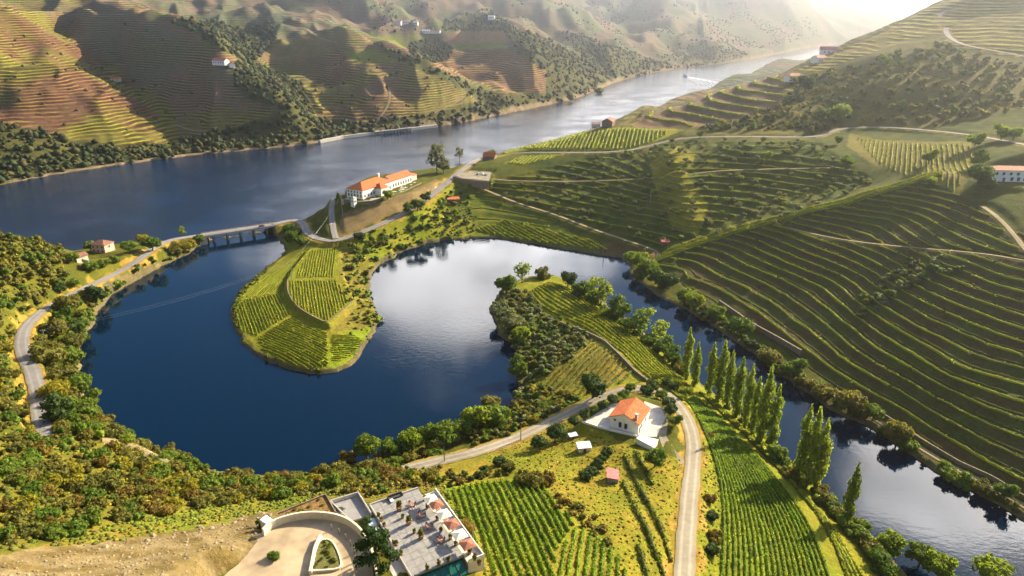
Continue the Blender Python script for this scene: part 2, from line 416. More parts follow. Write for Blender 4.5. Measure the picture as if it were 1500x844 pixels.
# ---- roads: name -> (photo points, width, wander)
ROADS = {
 'lakeside_road': ([(64, 640), (60, 612), (57, 588), (52, 556), (40, 528), (31, 508), (34, 484), (52, 463), (75, 447), (120, 423), (167, 403), (200, 384), (217, 369), (240, 355), (262, 349), (300, 344)], 5.6, 'asphalt'),
 'promontory_road': ([(400, 329), (433, 322), (446, 328), (448, 340), (460, 348), (485, 354), (500, 352), (530, 341), (600, 310), (640, 281), (672, 253), (690, 239), (704, 232)], 6.0, 'asphalt'),
 'hill_road': ([(704, 232), (735, 227), (765, 223), (850, 224), (915, 223), (950, 215), (980, 206), (1010, 201), (1100, 200), (1195, 202), (1212, 195), (1240, 187), (1300, 186), (1400, 195), (1440, 201), (1510, 214)], 4.6, 'asphalt'),
 'summit_road': ([(1540, 92), (1500, 82), (1440, 72), (1410, 66), (1393, 58), (1384, 47), (1386, 41)], 5.0, 'asphalt'),
 'summit_bend': ([(1376, 25), (1380, 18), (1400, 12), (1430, 8)], 4.0, 'asphalt'),
 'spit_road': ([(590, 688), (650, 674), (700, 661), (750, 645), (800, 622), (850, 597), (890, 578), (920, 569), (950, 568), (975, 577), (996, 596), (1010, 622), (1017, 650), (1014, 690), (1011, 720), (1006, 780), (1002, 844), (999, 930)], 4.8, 'gravel'),
 'ramp_road': ([(492, 350), (488, 335), (486, 318), (485, 303), (490, 293), (505, 287)], 4.0, 'asphalt'),
 'slope_track': ([(690, 256), (717, 264), (800, 267), (900, 265), (985, 259), (1050, 250), (1140, 248), (1230, 246)], 2.2, 'dirt'),
 'lower_track': ([(668, 262), (690, 270), (720, 283), (760, 299), (813, 314), (870, 337), (930, 357), (968, 368), (962, 379), (950, 388)], 2.6, 'dirt'),
 'bank_path': ([(1210, 572), (1279, 611), (1350, 658), (1404, 689), (1454, 712), (1500, 742), (1560, 780)], 2.6, 'dirt'),
 'terrace_track': ([(1143, 331), (1180, 340), (1233, 352), (1333, 363), (1433, 370), (1500, 381), (1560, 392)], 1.8, 'dirt'),
 'upper_track': ([(1440, 303), (1462, 318), (1482, 340), (1504, 368)], 2.6, 'dirt'),
 'far_road': ([(-60, 8), (10, 15), (90, 17), (183, 22)], 5.0, 'dirt'),
 'far_lane': ([(257, 183), (278, 191), (300, 194), (335, 189), (367, 178), (407, 160)], 3.4, 'dirt'),
 'far_track': ([(613, 176), (640, 164), (670, 150), (692, 134)], 4.0, 'dirt'),
 'far_climb': ([(548, 184), (560, 168), (572, 148), (570, 128)], 3.4, 'dirt'),
 'far_bend': ([(400, 37), (447, 40), (456, 48), (470, 57), (493, 62)], 5.0, 'dirt'),
 'shrub_path': ([(150, 645), (175, 651), (205, 664), (245, 681)], 2.4, 'dirt'),
}
ROADLINES = {}
BRIDGE_Z = 5.8
for nm, (pp, w, mat) in ROADS.items():
    P = grounds([p[0] for p in pp], [p[1] for p in pp])
    if nm == 'lakeside_road':
        for k in (-1, -2, -3): P[k] = at_z(*pp[k], BRIDGE_Z)
    if nm == 'promontory_road':
        for k in (0, 1): P[k] = at_z(*pp[k], BRIDGE_Z)
    P = resample(chaikin(P, 3), 2.5 if P[:, 1].max() < 500 else 4.0)
    z = P[:, 2].copy()
    for _ in range(14):                                   # a road climbs evenly
        z[1:-1] = .25 * z[:-2] + .5 * z[1:-1] + .25 * z[2:]
    P[:, 2] = z
    ROADLINES[nm] = P

def blend_line(nm, w, soft):
    global ZG
    P = ROADLINES[nm]
    lo = P[:, :2].min(0) - w - soft - 2; hi = P[:, :2].max(0) + w + soft + 2
    m = (X > lo[0]) & (X < hi[0]) & (Y > lo[1]) & (Y < hi[1])
    d, par = seg_dist(X[m], Y[m], P)
    zr = np.interp(par, np.arange(len(P)), P[:, 2])
    k = 1 - smoothstep(w, w + soft, d)
    if nm in ('lakeside_road', 'promontory_road'):
        k = np.where(SHORE[m] < -1.0, 0, k)
    ZG[m] = ZG[m] * (1 - k) + (zr - .12) * k

def flat_pad(poly, z, soft):
    """level a world polygon to height z"""
    global ZG
    poly = np.array(poly)[:, :2]
    lo = poly.min(0) - soft - 2; hi = poly.max(0) + soft + 2
    m = (X > lo[0]) & (X < hi[0]) & (Y > lo[1]) & (Y < hi[1])
    d, _ = seg_dist(X[m], Y[m], poly, True)
    d = np.where(inside(X[m], Y[m], poly), 0, d)
    k = 1 - smoothstep(0.3, soft, d)
    ZG[m] = ZG[m] * (1 - k) + z * k
# ------------------------------------------------------------------ helpers
def mesh_from(name, V, F, smooth=True):
    me = bpy.data.meshes.new(name)
    V = np.asarray(V, np.float32); F = np.asarray(F, np.int32)
    me.vertices.add(len(V)); me.vertices.foreach_set('co', V.ravel())
    me.loops.add(F.size); me.loops.foreach_set('vertex_index', F.ravel())
    me.polygons.add(len(F)); me.polygons.foreach_set('loop_start', np.arange(0, F.size, F.shape[1], dtype=np.int32))
    me.update(calc_edges=True)
    if smooth:
        me.polygons.foreach_set('use_smooth', np.ones(len(F), bool))
    return me

def link(name, me, mat=None, parent=None, loc=None):
    o = bpy.data.objects.new(name, me)
    COL.objects.link(o)
    if mat is not None and me is not None and not me.materials:
        me.materials.append(mat)
    if parent is not None:
        o.parent = parent
    if loc is not None:
        o.location = loc
    return o

def tag(o, label, cat, group=None):
    o['label'] = label; o['category'] = cat
    if group: o['group'] = group
    return o

def struct(o):
    o['kind'] = 'structure'
    return o

def empty(name, label, cat, loc=(0, 0, 0), rz=0.0, group=None):
    o = bpy.data.objects.new(name, None)
    o.empty_display_size = 1.0
    COL.objects.link(o)
    o.location = loc; o.rotation_euler = (0, 0, rz)
    return tag(o, label, cat, group)

def new_mat(name):
    m = bpy.data.materials.new(name); m.use_nodes = True
    nt = m.node_tree
    return m, nt.nodes, nt.links, nt.nodes['Principled BSDF']

def plain(name, col, rough=.75, noise=.18, scale=1.2, metal=0.0, bump=0.0, spec=.3):
    """one colour broken up by two sizes of noise"""
    m, n, l, b = new_mat(name)
    tc = n.new('ShaderNodeTexCoord')
    a = n.new('ShaderNodeTexNoise'); a.inputs['Scale'].default_value = scale; a.inputs['Detail'].default_value = 6
    l.new(tc.outputs['Object'], a.inputs['Vector'])
    r = n.new('ShaderNodeMapRange'); r.inputs['From Min'].default_value = .3; r.inputs['From Max'].default_value = .7
    r.inputs['To Min'].default_value = 1 - noise; r.inputs['To Max'].default_value = 1 + noise
    l.new(a.outputs[0], r.inputs['Value'])
    v = n.new('ShaderNodeVectorMath'); v.operation = 'SCALE'; v.inputs[0].default_value = col[:3]
    l.new(r.outputs[0], v.inputs['Scale'])
    l.new(v.outputs[0], b.inputs['Base Color'])
    b.inputs['Roughness'].default_value = rough; b.inputs['Metallic'].default_value = metal
    b.inputs['Specular IOR Level'].default_value = spec
    if bump:
        bp = n.new('ShaderNodeBump'); bp.inputs['Strength'].default_value = bump; bp.inputs['Distance'].default_value = .2
        l.new(a.outputs[0], bp.inputs['Height']); l.new(bp.outputs[0], b.inputs['Normal'])
    return m

# ------------------------------------------------------------------ level places and terraces
for nm in ROADLINES:
    blend_line(nm, ROADS[nm][1] * .5 + .5, 5.5 if ROADLINES[nm][:, 1].mean() > 320 else 3.5)

def pz(pp, z):
    return np.array([at_z(a, b, z) for a, b in pp])

HOUSE_Z = 19.0
flat_pad(pz([(853, 620), (893, 584), (912, 576), (975, 592), (985, 625), (966, 655), (935, 650), (905, 642)], HOUSE_Z), HOUSE_Z, 5)
MANOR_Z = 24.5
flat_pad(pz([(498, 280), (545, 258), (640, 246), (655, 258), (600, 284), (520, 296)], MANOR_Z), MANOR_Z, 8)
TERR_Z = 46.0
flat_pad(pz([(395, 790), (470, 742), (545, 735), (560, 800), (590, 860), (560, 960), (300, 960), (330, 850)], TERR_Z - .6), TERR_Z - .6, 5)
CAR_Z = 25.0
flat_pad(pz([(668, 257), (690, 250), (722, 252), (718, 262), (690, 264)], CAR_Z), CAR_Z, 3)
VILLA_Z = 60.0
flat_pad(pz([(1435, 268), (1445, 248), (1520, 245), (1520, 275)], VILLA_Z), VILLA_Z, 7)
# raised inner vineyard on the first spit
SPIT_IN = pz([(455, 364), (497, 361), (497, 395), (512, 428), (516, 442), (482, 474), (462, 466), (434, 449), (421, 428), (421, 410), (430, 395)], 6.2)
flat_pad(SPIT_IN, 6.2, 2.2)
# bank along the vineyard of the second spit
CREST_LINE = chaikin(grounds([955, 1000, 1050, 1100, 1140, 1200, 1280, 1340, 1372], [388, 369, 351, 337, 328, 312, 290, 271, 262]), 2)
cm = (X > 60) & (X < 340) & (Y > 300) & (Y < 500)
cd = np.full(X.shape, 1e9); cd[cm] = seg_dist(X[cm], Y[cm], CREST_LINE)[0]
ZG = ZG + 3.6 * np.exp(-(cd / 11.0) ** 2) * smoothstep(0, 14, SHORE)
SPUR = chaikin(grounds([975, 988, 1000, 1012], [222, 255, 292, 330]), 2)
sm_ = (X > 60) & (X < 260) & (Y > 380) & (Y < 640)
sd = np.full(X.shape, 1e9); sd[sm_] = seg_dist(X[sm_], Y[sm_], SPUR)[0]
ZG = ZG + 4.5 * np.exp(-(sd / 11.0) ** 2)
ZBASE = ZG.copy()
PXG, PYG = to_px(X, Y, ZG)
JX = (fbm(X / 9, Y / 9, 31, 3) - .5) * 16 * np.clip(220 / R2, .15, 1.6)
JY = (fbm(X / 9, Y / 9, 41, 3) - .5) * 10 * np.clip(220 / R2, .15, 1.6)

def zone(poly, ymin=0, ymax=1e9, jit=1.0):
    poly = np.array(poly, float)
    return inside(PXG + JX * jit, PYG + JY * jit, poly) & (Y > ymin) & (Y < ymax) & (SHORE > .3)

SLOPE_PX = [(958, 388), (1050, 350), (1140, 328), (1200, 311), (1280, 289), (1360, 263), (1425, 296), (1470, 330), (1560, 360), (1560, 760), (1500, 722), (1440, 700), (1340, 640), (1280, 600), (1200, 556), (1130, 505), (1080, 468), (1010, 425)]
FAN_PX = [(925, 182), (960, 162), (1040, 134), (1100, 117), (1140, 108), (1152, 145), (1130, 163), (1060, 178), (1000, 188), (940, 190)]
def terrace(mask, h, tread=.6, rise=.22):
    global ZG
    f = ZBASE / h
    fr = f - np.floor(f)
    g = np.where(fr < tread, fr / tread * rise, rise + (fr - tread) / (1 - tread) * (1 - rise))
    ZG = np.where(mask, np.floor(f) * h + h * g, ZG)
near_road = np.full(X.shape, 1e9)
for nm in ('terrace_track', 'upper_track', 'bank_path', 'hill_road', 'slope_track', 'lower_track'):
    P = ROADLINES[nm]
    m = (X > P[:, 0].min() - 9) & (X < P[:, 0].max() + 9) & (Y > P[:, 1].min() - 9) & (Y < P[:, 1].max() + 9)
    near_road[m] = np.minimum(near_road[m], seg_dist(X[m], Y[m], P)[0])
M_SLOPE = zone(SLOPE_PX, 150, 460, .4) & (near_road > 2.6) & (ZBASE > 3.2)
M_FAN = zone(FAN_PX, 560, 830, .4) & (near_road > 4)
MID_PX = [(692, 300), (722, 266), (860, 232), (1000, 209), (1200, 209), (1238, 240), (1283, 266), (1140, 322), (1050, 344), (960, 360), (900, 338), (820, 314), (750, 300)]
M_MID = zone(MID_PX, 390, 640, .4) & (near_road > 3)
TIER_PX = [(664, 272), (690, 276), (760, 305), (820, 322), (800, 334), (720, 330), (670, 318), (650, 300)]
M_TIER = zone(TIER_PX, 420, 600, .4) & (near_road > 3)
STEP_S, STEP_F = 2.5, 4.2
terrace(M_SLOPE, STEP_S)
terrace(M_FAN, STEP_F, .62, .2)
terrace(M_MID, 3.0)
terrace(M_TIER, 3.0)
ZG = ZG + (fbm(X / 2.2, Y / 2.2, 77, 2) - .5) * .35 * (SHORE > 1.5) * (near_road > 4)
# keep the roadbeds below the paved strips
for nm in ROADLINES:
    blend_line(nm, ROADS[nm][1] * .5 + .35, 1.2)
flat_pad(pz([(853, 620), (893, 584), (912, 576), (975, 592), (985, 625), (966, 655), (935, 650), (905, 642)], HOUSE_Z), HOUSE_Z, 2)

# ------------------------------------------------------------------ what grows or lies where: ground colours
CG = np.zeros(X.shape + (3,)); STRIPE = np.zeros(X.shape)
n1 = smoothstep(.3, .7, fbm(X / 14, Y / 14, 51, 4)); n2 = smoothstep(.25, .75, fbm(X / 4.5, Y / 4.5, 61, 3)); n3 = smoothstep(.3, .7, fbm(X / 60, Y / 60, 71, 3))
def mixc(a, b, k):
    return np.asarray(a)[None] * (1 - k[..., None]) + np.asarray(b)[None] * k[..., None]
def paint(mask, a, b=None, stripe=0.0, w=None):
    b = a if b is None else b
    k = (.55 * n1 + .45 * n2) if w is None else w
    CG[mask] = mixc(a, b, k[mask])
    STRIPE[mask] = stripe
GRASS_A, GRASS_B = (.155, .185, .010), (.22, .20, .014)
DARKG_A, DARKG_B = (.045, .075, .010), (.085, .10, .014)
SCRUB_A, SCRUB_B = (.060, .075, .010), (.115, .105, .013)
DRY_A, DRY_B = (.30, .19, .035), (.24, .18, .030)
SOIL_A, SOIL_B = (.16, .105, .055), (.11, .085, .040)
FAR_A, FAR_B = (.16, .092, .055), (.115, .115, .036)
allm = np.ones(X.shape, bool)
paint(allm, SCRUB_A, SCRUB_B)
far = (Y > 640) & ~((PXG > 690) & (Y < 1150) & (X > 20))
paint(far, FAR_A, FAR_B, .9, w=np.clip(.9 * n3 + .4 * n1 - .15, 0, 1))
paint(far & (Y > 1350), (.085, .105, .052), (.15, .098, .075), .8, w=np.clip(.9 * n3 + .4 * n1 - .15, 0, 1))
S = lambda *a, **k: zone(*a, **k)
# left far hill
paint(S([(-400, -50), (65, 18), (120, 65), (190, 112), (258, 165), (272, 215), (0, 220), (-400, 300)], 620, 1300), (.13, .066, .040), (.145, .125, .028), 1.0, w=np.clip(1.1 * n3 + .35 * n1 - .2, 0, 1))
paint(S([(65, 18), (120, 65), (190, 112), (258, 165), (272, 212), (440, 196), (400, 138), (330, 92), (210, 25), (150, -20), (60, -20)], 780, 1300), (.125, .110, .060), (.16, .100, .062), 1.0, w=np.clip(.9 * n3 + .4 * n1 - .15, 0, 1))
paint(S([(275, 165), (390, 160), (405, 172), (340, 195), (262, 190)], 780, 1300), (.16, .13, .035), (.12, .10, .035), 1.0)
SCRUB_FAR = [
    [(-400, 230), (-100, 205), (0, 182), (60, 190), (110, 205), (180, 214), (260, 208), (300, 196), (400, 172), (412, 150), (440, 190), (470, 215), (300, 230), (130, 250), (0, 275), (-400, 345)],
    [(345, 92), (380, 100), (415, 130), (450, 168), (470, 205), (440, 205), (405, 160), (360, 145), (340, 120)],
    [(235, 25), (300, 32), (400, 35), (405, 62), (370, 92), (440, 120), (470, 190), (450, 170), (400, 115), (320, 70), (290, 52)],
    [(455, 170), (520, 180), (640, 165), (690, 150), (740, 160), (700, 182), (600, 196), (470, 212)],
    [(545, 62), (600, 82), (655, 108), (700, 128), (750, 148), (730, 172), (690, 140), (640, 112), (580, 88)],
    [(600, 62), (640, 55), (665, 72), (655, 88), (625, 95), (600, 85)],
    [(640, 35), (715, 12), (755, 40), (800, 55), (850, 85), (872, 110), (878, 142), (800, 152), (740, 160), (742, 138), (800, 135), (800, 105), (760, 78), (738, 45), (650, 45)],
    [(820, 45), (880, 60), (960, 90), (1000, 98), (960, 108), (900, 118), (870, 130), (860, 95)],
    [(1000, 85), (1050, 65), (1100, 80), (1060, 92), (1000, 100)],
]
M_SCRUB_FAR = np.zeros(X.shape, bool)
for p in SCRUB_FAR:
    M_SCRUB_FAR |= S(p, 600, 2600)
# second hill, third hill
paint(S([(480, 95), (545, 65), (655, 110), (735, 160), (640, 166), (520, 182), (462, 170), (440, 130)], 850, 1350), (.16, .092, .055), (.16, .135, .040), 1.0, w=np.clip(.8 * n3 + .4 * n1 - .1, 0, 1))
paint(S([(500, 75), (545, 72), (590, 85), (580, 92), (520, 92)], 850, 1500), (.16, .17, .02))
paint(S([(625, 92), (660, 72), (740, 70), (810, 105), (805, 133), (740, 135), (690, 118)], 1000, 1800), (.17, .095, .060), (.20, .12, .055), 1.0)
paint(S([(645, 50), (735, 38), (745, 62), (655, 70)], 1000, 2000), (.30, .16, .075), (.27, .17, .07))
paint(S([(655, 66), (735, 62), (745, 70), (665, 73)], 1000, 2000), (.17, .19, .03))
paint(S([(535, 50), (640, 52), (600, 72), (560, 66)], 1200, 2200), (.14, .15, .035))
paint(S([(395, 60), (480, 50), (490, 75), (440, 90), (390, 85)], 1000, 1700), (.12, .13, .03), (.20, .12, .05))
paint(M_SCRUB_FAR, (.050, .060, .018), (.095, .085, .024), 0)
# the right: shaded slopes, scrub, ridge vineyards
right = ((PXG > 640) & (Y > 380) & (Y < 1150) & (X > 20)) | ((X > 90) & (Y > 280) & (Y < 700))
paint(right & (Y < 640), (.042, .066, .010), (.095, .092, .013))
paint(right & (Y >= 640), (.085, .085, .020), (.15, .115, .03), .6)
paint(S([(1150, 105), (1230, 75), (1340, 50), (1400, 70), (1560, 95), (1560, 215), (1440, 202), (1300, 186), (1240, 187), (1205, 198), (1000, 198), (1010, 186), (1130, 166), (1160, 140)], 540, 860), (.075, .080, .015), (.135, .110, .022))
paint(S([(1160, 105), (1280, 55), (1400, -10), (1700, -80), (1700, 90), (1500, 80), (1410, 64), (1383, 44), (1300, 70), (1200, 105)], 560, 900), (.19, .14, .040), (.17, .15, .035), 1.0)
paint(M_FAN, (.17, .105, .055), (.15, .11, .045))
paint(S([(700, 238), (730, 224), (790, 209), (870, 192), (905, 186), (1000, 190), (960, 208), (920, 220), (850, 221), (770, 221)], 560, 760), (.20, .22, .012), (.24, .22, .014))
paint(S([(735, 240), (765, 228), (830, 226), (800, 234), (760, 244)], 540, 700), (.19, .21, .015), (.22, .20, .016))
paint(S([(950, 225), (990, 212), (1020, 225), (1005, 255), (1040, 300), (1020, 345), (985, 330), (965, 290), (955, 255)], 420, 620), (.21, .185, .015), (.15, .13, .016))  # sunlit patch of the slope, its light put into the ground colour
paint(S([(1245, 195), (1290, 205), (1420, 208), (1440, 225), (1400, 292), (1380, 300), (1340, 262), (1280, 240), (1240, 215)], 330, 560), (.17, .13, .035), (.17, .155, .025))
paint(S([(687, 335), (740, 322), (800, 335), (870, 352), (905, 372), (800, 362), (735, 350), (690, 350)], 380, 520), (.10, .135, .014), (.15, .155, .014))
paint(S([(870, 366), (900, 352), (965, 372), (945, 395), (920, 382)], 380, 520), (.12, .075, .030), (.09, .07, .025))
paint(S([(500, 352), (560, 326), (640, 285), (680, 258), (690, 275), (668, 300), (700, 325), (690, 350), (640, 354), (590, 370), (550, 395), (540, 412), (505, 395), (490, 370)], 330, 640), GRASS_A, (.20, .18, .018))
paint(S([(505, 345), (600, 305), (650, 268), (640, 262), (590, 285), (500, 315), (495, 345)], 330, 640), (.22, .15, .06), (.18, .13, .06))
paint(M_TIER, (.075, .095, .013), (.14, .145, .014))
# the long lit crest and the vineyard slope under it
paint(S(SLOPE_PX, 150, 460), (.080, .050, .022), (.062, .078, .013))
paint(cd < 3.2, (.26, .23, .016), (.22, .19, .018))  # bright yellow painted on for the sunlight along the crest top
# spits and fields
paint(S([(410, 345), (440, 340), (480, 355), (550, 395), (560, 470), (540, 530), (467, 552), (360, 520), (330, 460), (345, 430), (420, 372)], 250, 460), (.17, .19, .012), (.19, .165, .018))
paint(S([(520, 480), (548, 470), (548, 500), (520, 535), (490, 545), (470, 525), (500, 500)], 250, 460, .3), (.15, .21, .012), (.19, .22, .014))
paint(S([(497, 362), (540, 380), (560, 470), (520, 485), (480, 486), (515, 442), (497, 400)], 250, 460), (.12, .12, .014), (.21, .165, .028))
paint(S([(716, 455), (745, 415), (830, 402), (1000, 530), (1060, 590), (1260, 770), (1300, 850), (1200, 1000), (1010, 1000), (1012, 690), (990, 590), (940, 568), (850, 600), (740, 655), (745, 540)], 80, 420), (.15, .17, .012), (.20, .18, .016))
paint(S([(720, 445), (765, 425), (800, 465), (870, 490), (780, 565), (735, 610), (750, 520)], 180, 420), (.085, .10, .014), (.13, .12, .02))
paint(S([(868, 492), (930, 545), (880, 570), (800, 580), (785, 562)], 180, 420), (.24, .165, .03), (.17, .16, .018))
paint(S([(590, 690), (700, 668), (850, 605), (905, 645), (965, 660), (1000, 670), (1008, 760), (1000, 1000), (700, 1000), (690, 810), (645, 720)], 60, 260), (.15, .16, .012), (.225, .165, .020))
paint(S([(650, 715), (745, 700), (800, 712), (835, 765), (900, 800), (930, 1000), (740, 1000), (700, 800)], 60, 220), (.145, .175, .012), (.20, .16, .02))
paint(S([(0, 640), (140, 640), (250, 680), (380, 700), (520, 685), (640, 665), (640, 705), (480, 725), (330, 745), (150, 775), (0, 800)], 60, 260), (.10, .10, .012), (.155, .125, .016))
paint(S([(130, 770), (330, 735), (470, 715), (490, 728), (400, 750), (330, 765), (130, 800), (60, 800)], 60, 260), (.12, .15, .013), (.19, .14, .02))
paint(S([(-50, 820), (60, 800), (140, 800), (330, 765), (400, 750), (420, 770), (380, 800), (290, 870), (200, 1000), (-50, 1000)], 50, 220), (.13, .092, .030), (.20, .15, .070), w=n2)
paint(S([(150, 640), (220, 658), (260, 682), (250, 690), (150, 655)], 60, 260), (.32, .24, .12))
paint(S([(480, 722), (560, 700), (640, 694), (655, 716), (600, 722), (540, 736)], 80, 260), (.10, .105, .014), (.17, .12, .02))
# soil verges along the roads
for nm, wv in (('lakeside_road', 4.6), ('spit_road', 3.8), ('promontory_road', 4.2), ('hill_road', 3.6), ('summit_road', 3.6)):
    P = ROADLINES[nm]
    m = (X > P[:, 0].min() - 9) & (X < P[:, 0].max() + 9) & (Y > P[:, 1].min() - 9) & (Y < P[:, 1].max() + 9)
    d = np.full(X.shape, 1e9); d[m] = seg_dist(X[m], Y[m], P)[0]
    paint((d + (n2 - .5) * 3 < wv) & (SHORE > 1.5), DRY_A, (.26, .17, .03))
paint((SHORE < 1.6) & (Y < 640), (.10, .085, .045), (.15, .12, .05))
paint((SHORE < 5.5) & (Y >= 640), (.26, .19, .12), (.15, .12, .06))

# ------------------------------------------------------------------ terrain mesh
idx = np.arange(NT * NR).reshape(NR, NT)
Fq = np.stack([idx[:-1, :-1], idx[:-1, 1:], idx[1:, 1:], idx[1:, :-1]], -1).reshape(-1, 4)
keep = ZG.ravel()[Fq].max(1) > -2.0
Fq = Fq[keep]
used = np.zeros(NT * NR, bool); used[Fq.ravel()] = True
remap = np.cumsum(used) - 1
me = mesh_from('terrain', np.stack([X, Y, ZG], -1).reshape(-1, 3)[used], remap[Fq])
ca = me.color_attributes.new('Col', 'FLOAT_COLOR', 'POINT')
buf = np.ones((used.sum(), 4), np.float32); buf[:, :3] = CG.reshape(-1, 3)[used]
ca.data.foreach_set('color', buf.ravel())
sa = me.attributes.new('stripe', 'FLOAT', 'POINT')
sa.data.foreach_set('value', STRIPE.ravel()[used].astype(np.float32))
m, n, l, b = new_mat('terrain_ground')
at = n.new('ShaderNodeAttribute'); at.attribute_name = 'Col'
st = n.new('ShaderNodeAttribute'); st.attribute_name = 'stripe'
geo = n.new('ShaderNodeNewGeometry')
def noise(scale, detail, rough=.55):
    t = n.new('ShaderNodeTexNoise'); t.inputs['Scale'].default_value = scale; t.inputs['Detail'].default_value = detail; t.inputs['Roughness'].default_value = rough
    l.new(geo.outputs['Position'], t.inputs['Vector']); return t
def math_(op, a, b_=None, c=None):
    t = n.new('ShaderNodeMath'); t.operation = op
    for i, v in enumerate((a, b_, c)):
        if v is None: continue
        if isinstance(v, (int, float)): t.inputs[i].default_value = v
        else: l.new(v, t.inputs[i])
    return t.outputs[0]
fine = noise(1.1, 6, .65); mid = noise(.16, 5)
k1 = math_('MULTIPLY_ADD', fine.outputs[0], 1.5, .25)
k2 = math_('MULTIPLY_ADD', mid.outputs[0], 1.1, .45)
kk = math_('MULTIPLY', k1, k2)
sep = n.new('ShaderNodeSeparateXYZ'); l.new(geo.outputs['Position'], sep.inputs[0])
wv = noise(.012, 3); brk = noise(.035, 3)
zz = math_('MULTIPLY_ADD', wv.outputs[0], 9.0, sep.outputs['Z'])
fr = math_('FRACT', math_('DIVIDE', zz, 3.2))
tri = math_('ABSOLUTE', math_('SUBTRACT', fr, .5))            # 0 at the vine row, .5 at the bank
rg = n.new('ShaderNodeMapRange'); rg.interpolation_type = 'SMOOTHSTEP'
rg.inputs['From Min'].default_value = .10; rg.inputs['From Max'].default_value = .30
l.new(tri, rg.inputs['Value'])
amt = n.new('ShaderNodeMapRange'); amt.inputs['From Min'].default_value = .36; amt.inputs['From Max'].default_value = .58
l.new(brk.outputs[0], amt.inputs['Value'])
amtS = math_('MULTIPLY', amt.outputs[0], st.outputs['Fac'])
vs = n.new('ShaderNodeVectorMath'); vs.operation = 'SCALE'; l.new(at.outputs['Color'], vs.inputs[0]); l.new(kk, vs.inputs['Scale'])
# the row: greener and paler than the bank of bare schist between the rows
row = n.new('ShaderNodeMix'); row.data_type = 'RGBA'; row.blend_type = 'MULTIPLY'; row.inputs[0].default_value = 1.0
l.new(vs.outputs[0], row.inputs[6]); row.inputs[7].default_value = (1.7, 1.95, 1.1, 1)
bank = n.new('ShaderNodeMix'); bank.data_type = 'RGBA'; bank.blend_type = 'MULTIPLY'; bank.inputs[0].default_value = 1.0
l.new(vs.outputs[0], bank.inputs[6]); bank.inputs[7].default_value = (.46, .37, .46, 1)
sm = n.new('ShaderNodeMix'); sm.data_type = 'RGBA'; l.new(rg.outputs[0], sm.inputs[0]); l.new(row.outputs[2], sm.inputs[6]); l.new(bank.outputs[2], sm.inputs[7])
fm = n.new('ShaderNodeMix'); fm.data_type = 'RGBA'; l.new(amtS, fm.inputs[0]); l.new(vs.outputs[0], fm.inputs[6]); l.new(sm.outputs[2], fm.inputs[7])
l.new(fm.outputs[2], b.inputs['Base Color'])
hgt = math_('ADD', math_('MULTIPLY', fine.outputs[0], .55), math_('MULTIPLY', math_('MULTIPLY', math_('SUBTRACT', 1.0, rg.outputs[0]), amtS), 1.1))
bp = n.new('ShaderNodeBump'); bp.inputs['Strength'].default_value = .8; bp.inputs['Distance'].default_value = .9
l.new(hgt, bp.inputs['Height']); l.new(bp.outputs[0], b.inputs['Normal'])
b.inputs['Roughness'].default_value = .95; b.inputs['Specular IOR Level'].default_value = .05
struct(link('terrain', me, m))

# ------------------------------------------------------------------ water
DIV = [at_z(a, b_, 0)[:2] for a, b_ in [(-900, 560), (-420, 475), (60, 425), (150, 395), (215, 375), (262, 364), (298, 352.5), (404, 339), (450, 335), (560, 320), (690, 290), (900, 265), (1300, 250), (1700, 250)]]
DIV[0] = (-3000, DIV[1][1] - 60); DIV[-1] = (3000, DIV[-2][1])
def water_mat(name, deep, rough, waves, wscale, dist, aniso):
    m, n, l, b = new_mat(name)
    b.inputs['Base Color'].default_value = deep + (1,)
    b.inputs['Roughness'].default_value = rough
    b.inputs['IOR'].default_value = 1.42
    g = n.new('ShaderNodeNewGeometry'); mp = n.new('ShaderNodeMapping'); mp.inputs['Rotation'].default_value = (0, 0, R(20)); mp.inputs['Scale'].default_value = aniso
    l.new(g.outputs['Position'], mp.inputs['Vector'])
    a = n.new('ShaderNodeTexNoise'); a.inputs['Scale'].default_value = wscale; a.inputs['Detail'].default_value = 4; a.inputs['Roughness'].default_value = .6
    c = n.new('ShaderNodeTexNoise'); c.inputs['Scale'].default_value = .02; c.inputs['Detail'].default_value = 3
    l.new(mp.outputs[0], a.inputs['Vector']); l.new(g.outputs['Position'], c.inputs['Vector'])
    r = n.new('ShaderNodeMapRange'); r.inputs['From Min'].default_value = .38; r.inputs['From Max'].default_value = .62; r.inputs['To Min'].default_value = waves * .35; r.inputs['To Max'].default_value = waves
    l.new(c.outputs[0], r.inputs['Value'])                        # gusts ruffle some parts more than others
    bp = n.new('ShaderNodeBump'); bp.inputs['Distance'].default_value = dist
    l.new(r.outputs[0], bp.inputs['Strength']); l.new(a.outputs[0], bp.inputs['Height']); l.new(bp.outputs[0], b.inputs['Normal'])
    return m
def sheet(name, pts, mat):
    me = bpy.data.meshes.new(name)
    me.from_pydata([(p[0], p[1], 0.0) for p in pts], [], [list(range(len(pts)))])
    me.update()
    o = struct(link(name, me, mat))
    if me.polygons[0].normal.z < 0:
        me.flip_normals()
    return o
sheet('river', list(DIV) + [(4000, 7400), (-4000, 7400)], water_mat('river_water', (.002, .012, .034), .11, .75, .22, 1.0, (1, 2.4, 1)))
sheet('lake', list(DIV)[::-1] + [(-3000, -300), (3000, -300)], water_mat('lake_water', (.0008, .009, .024), .03, .09, .35, .5, (1, 1.6, 1)))

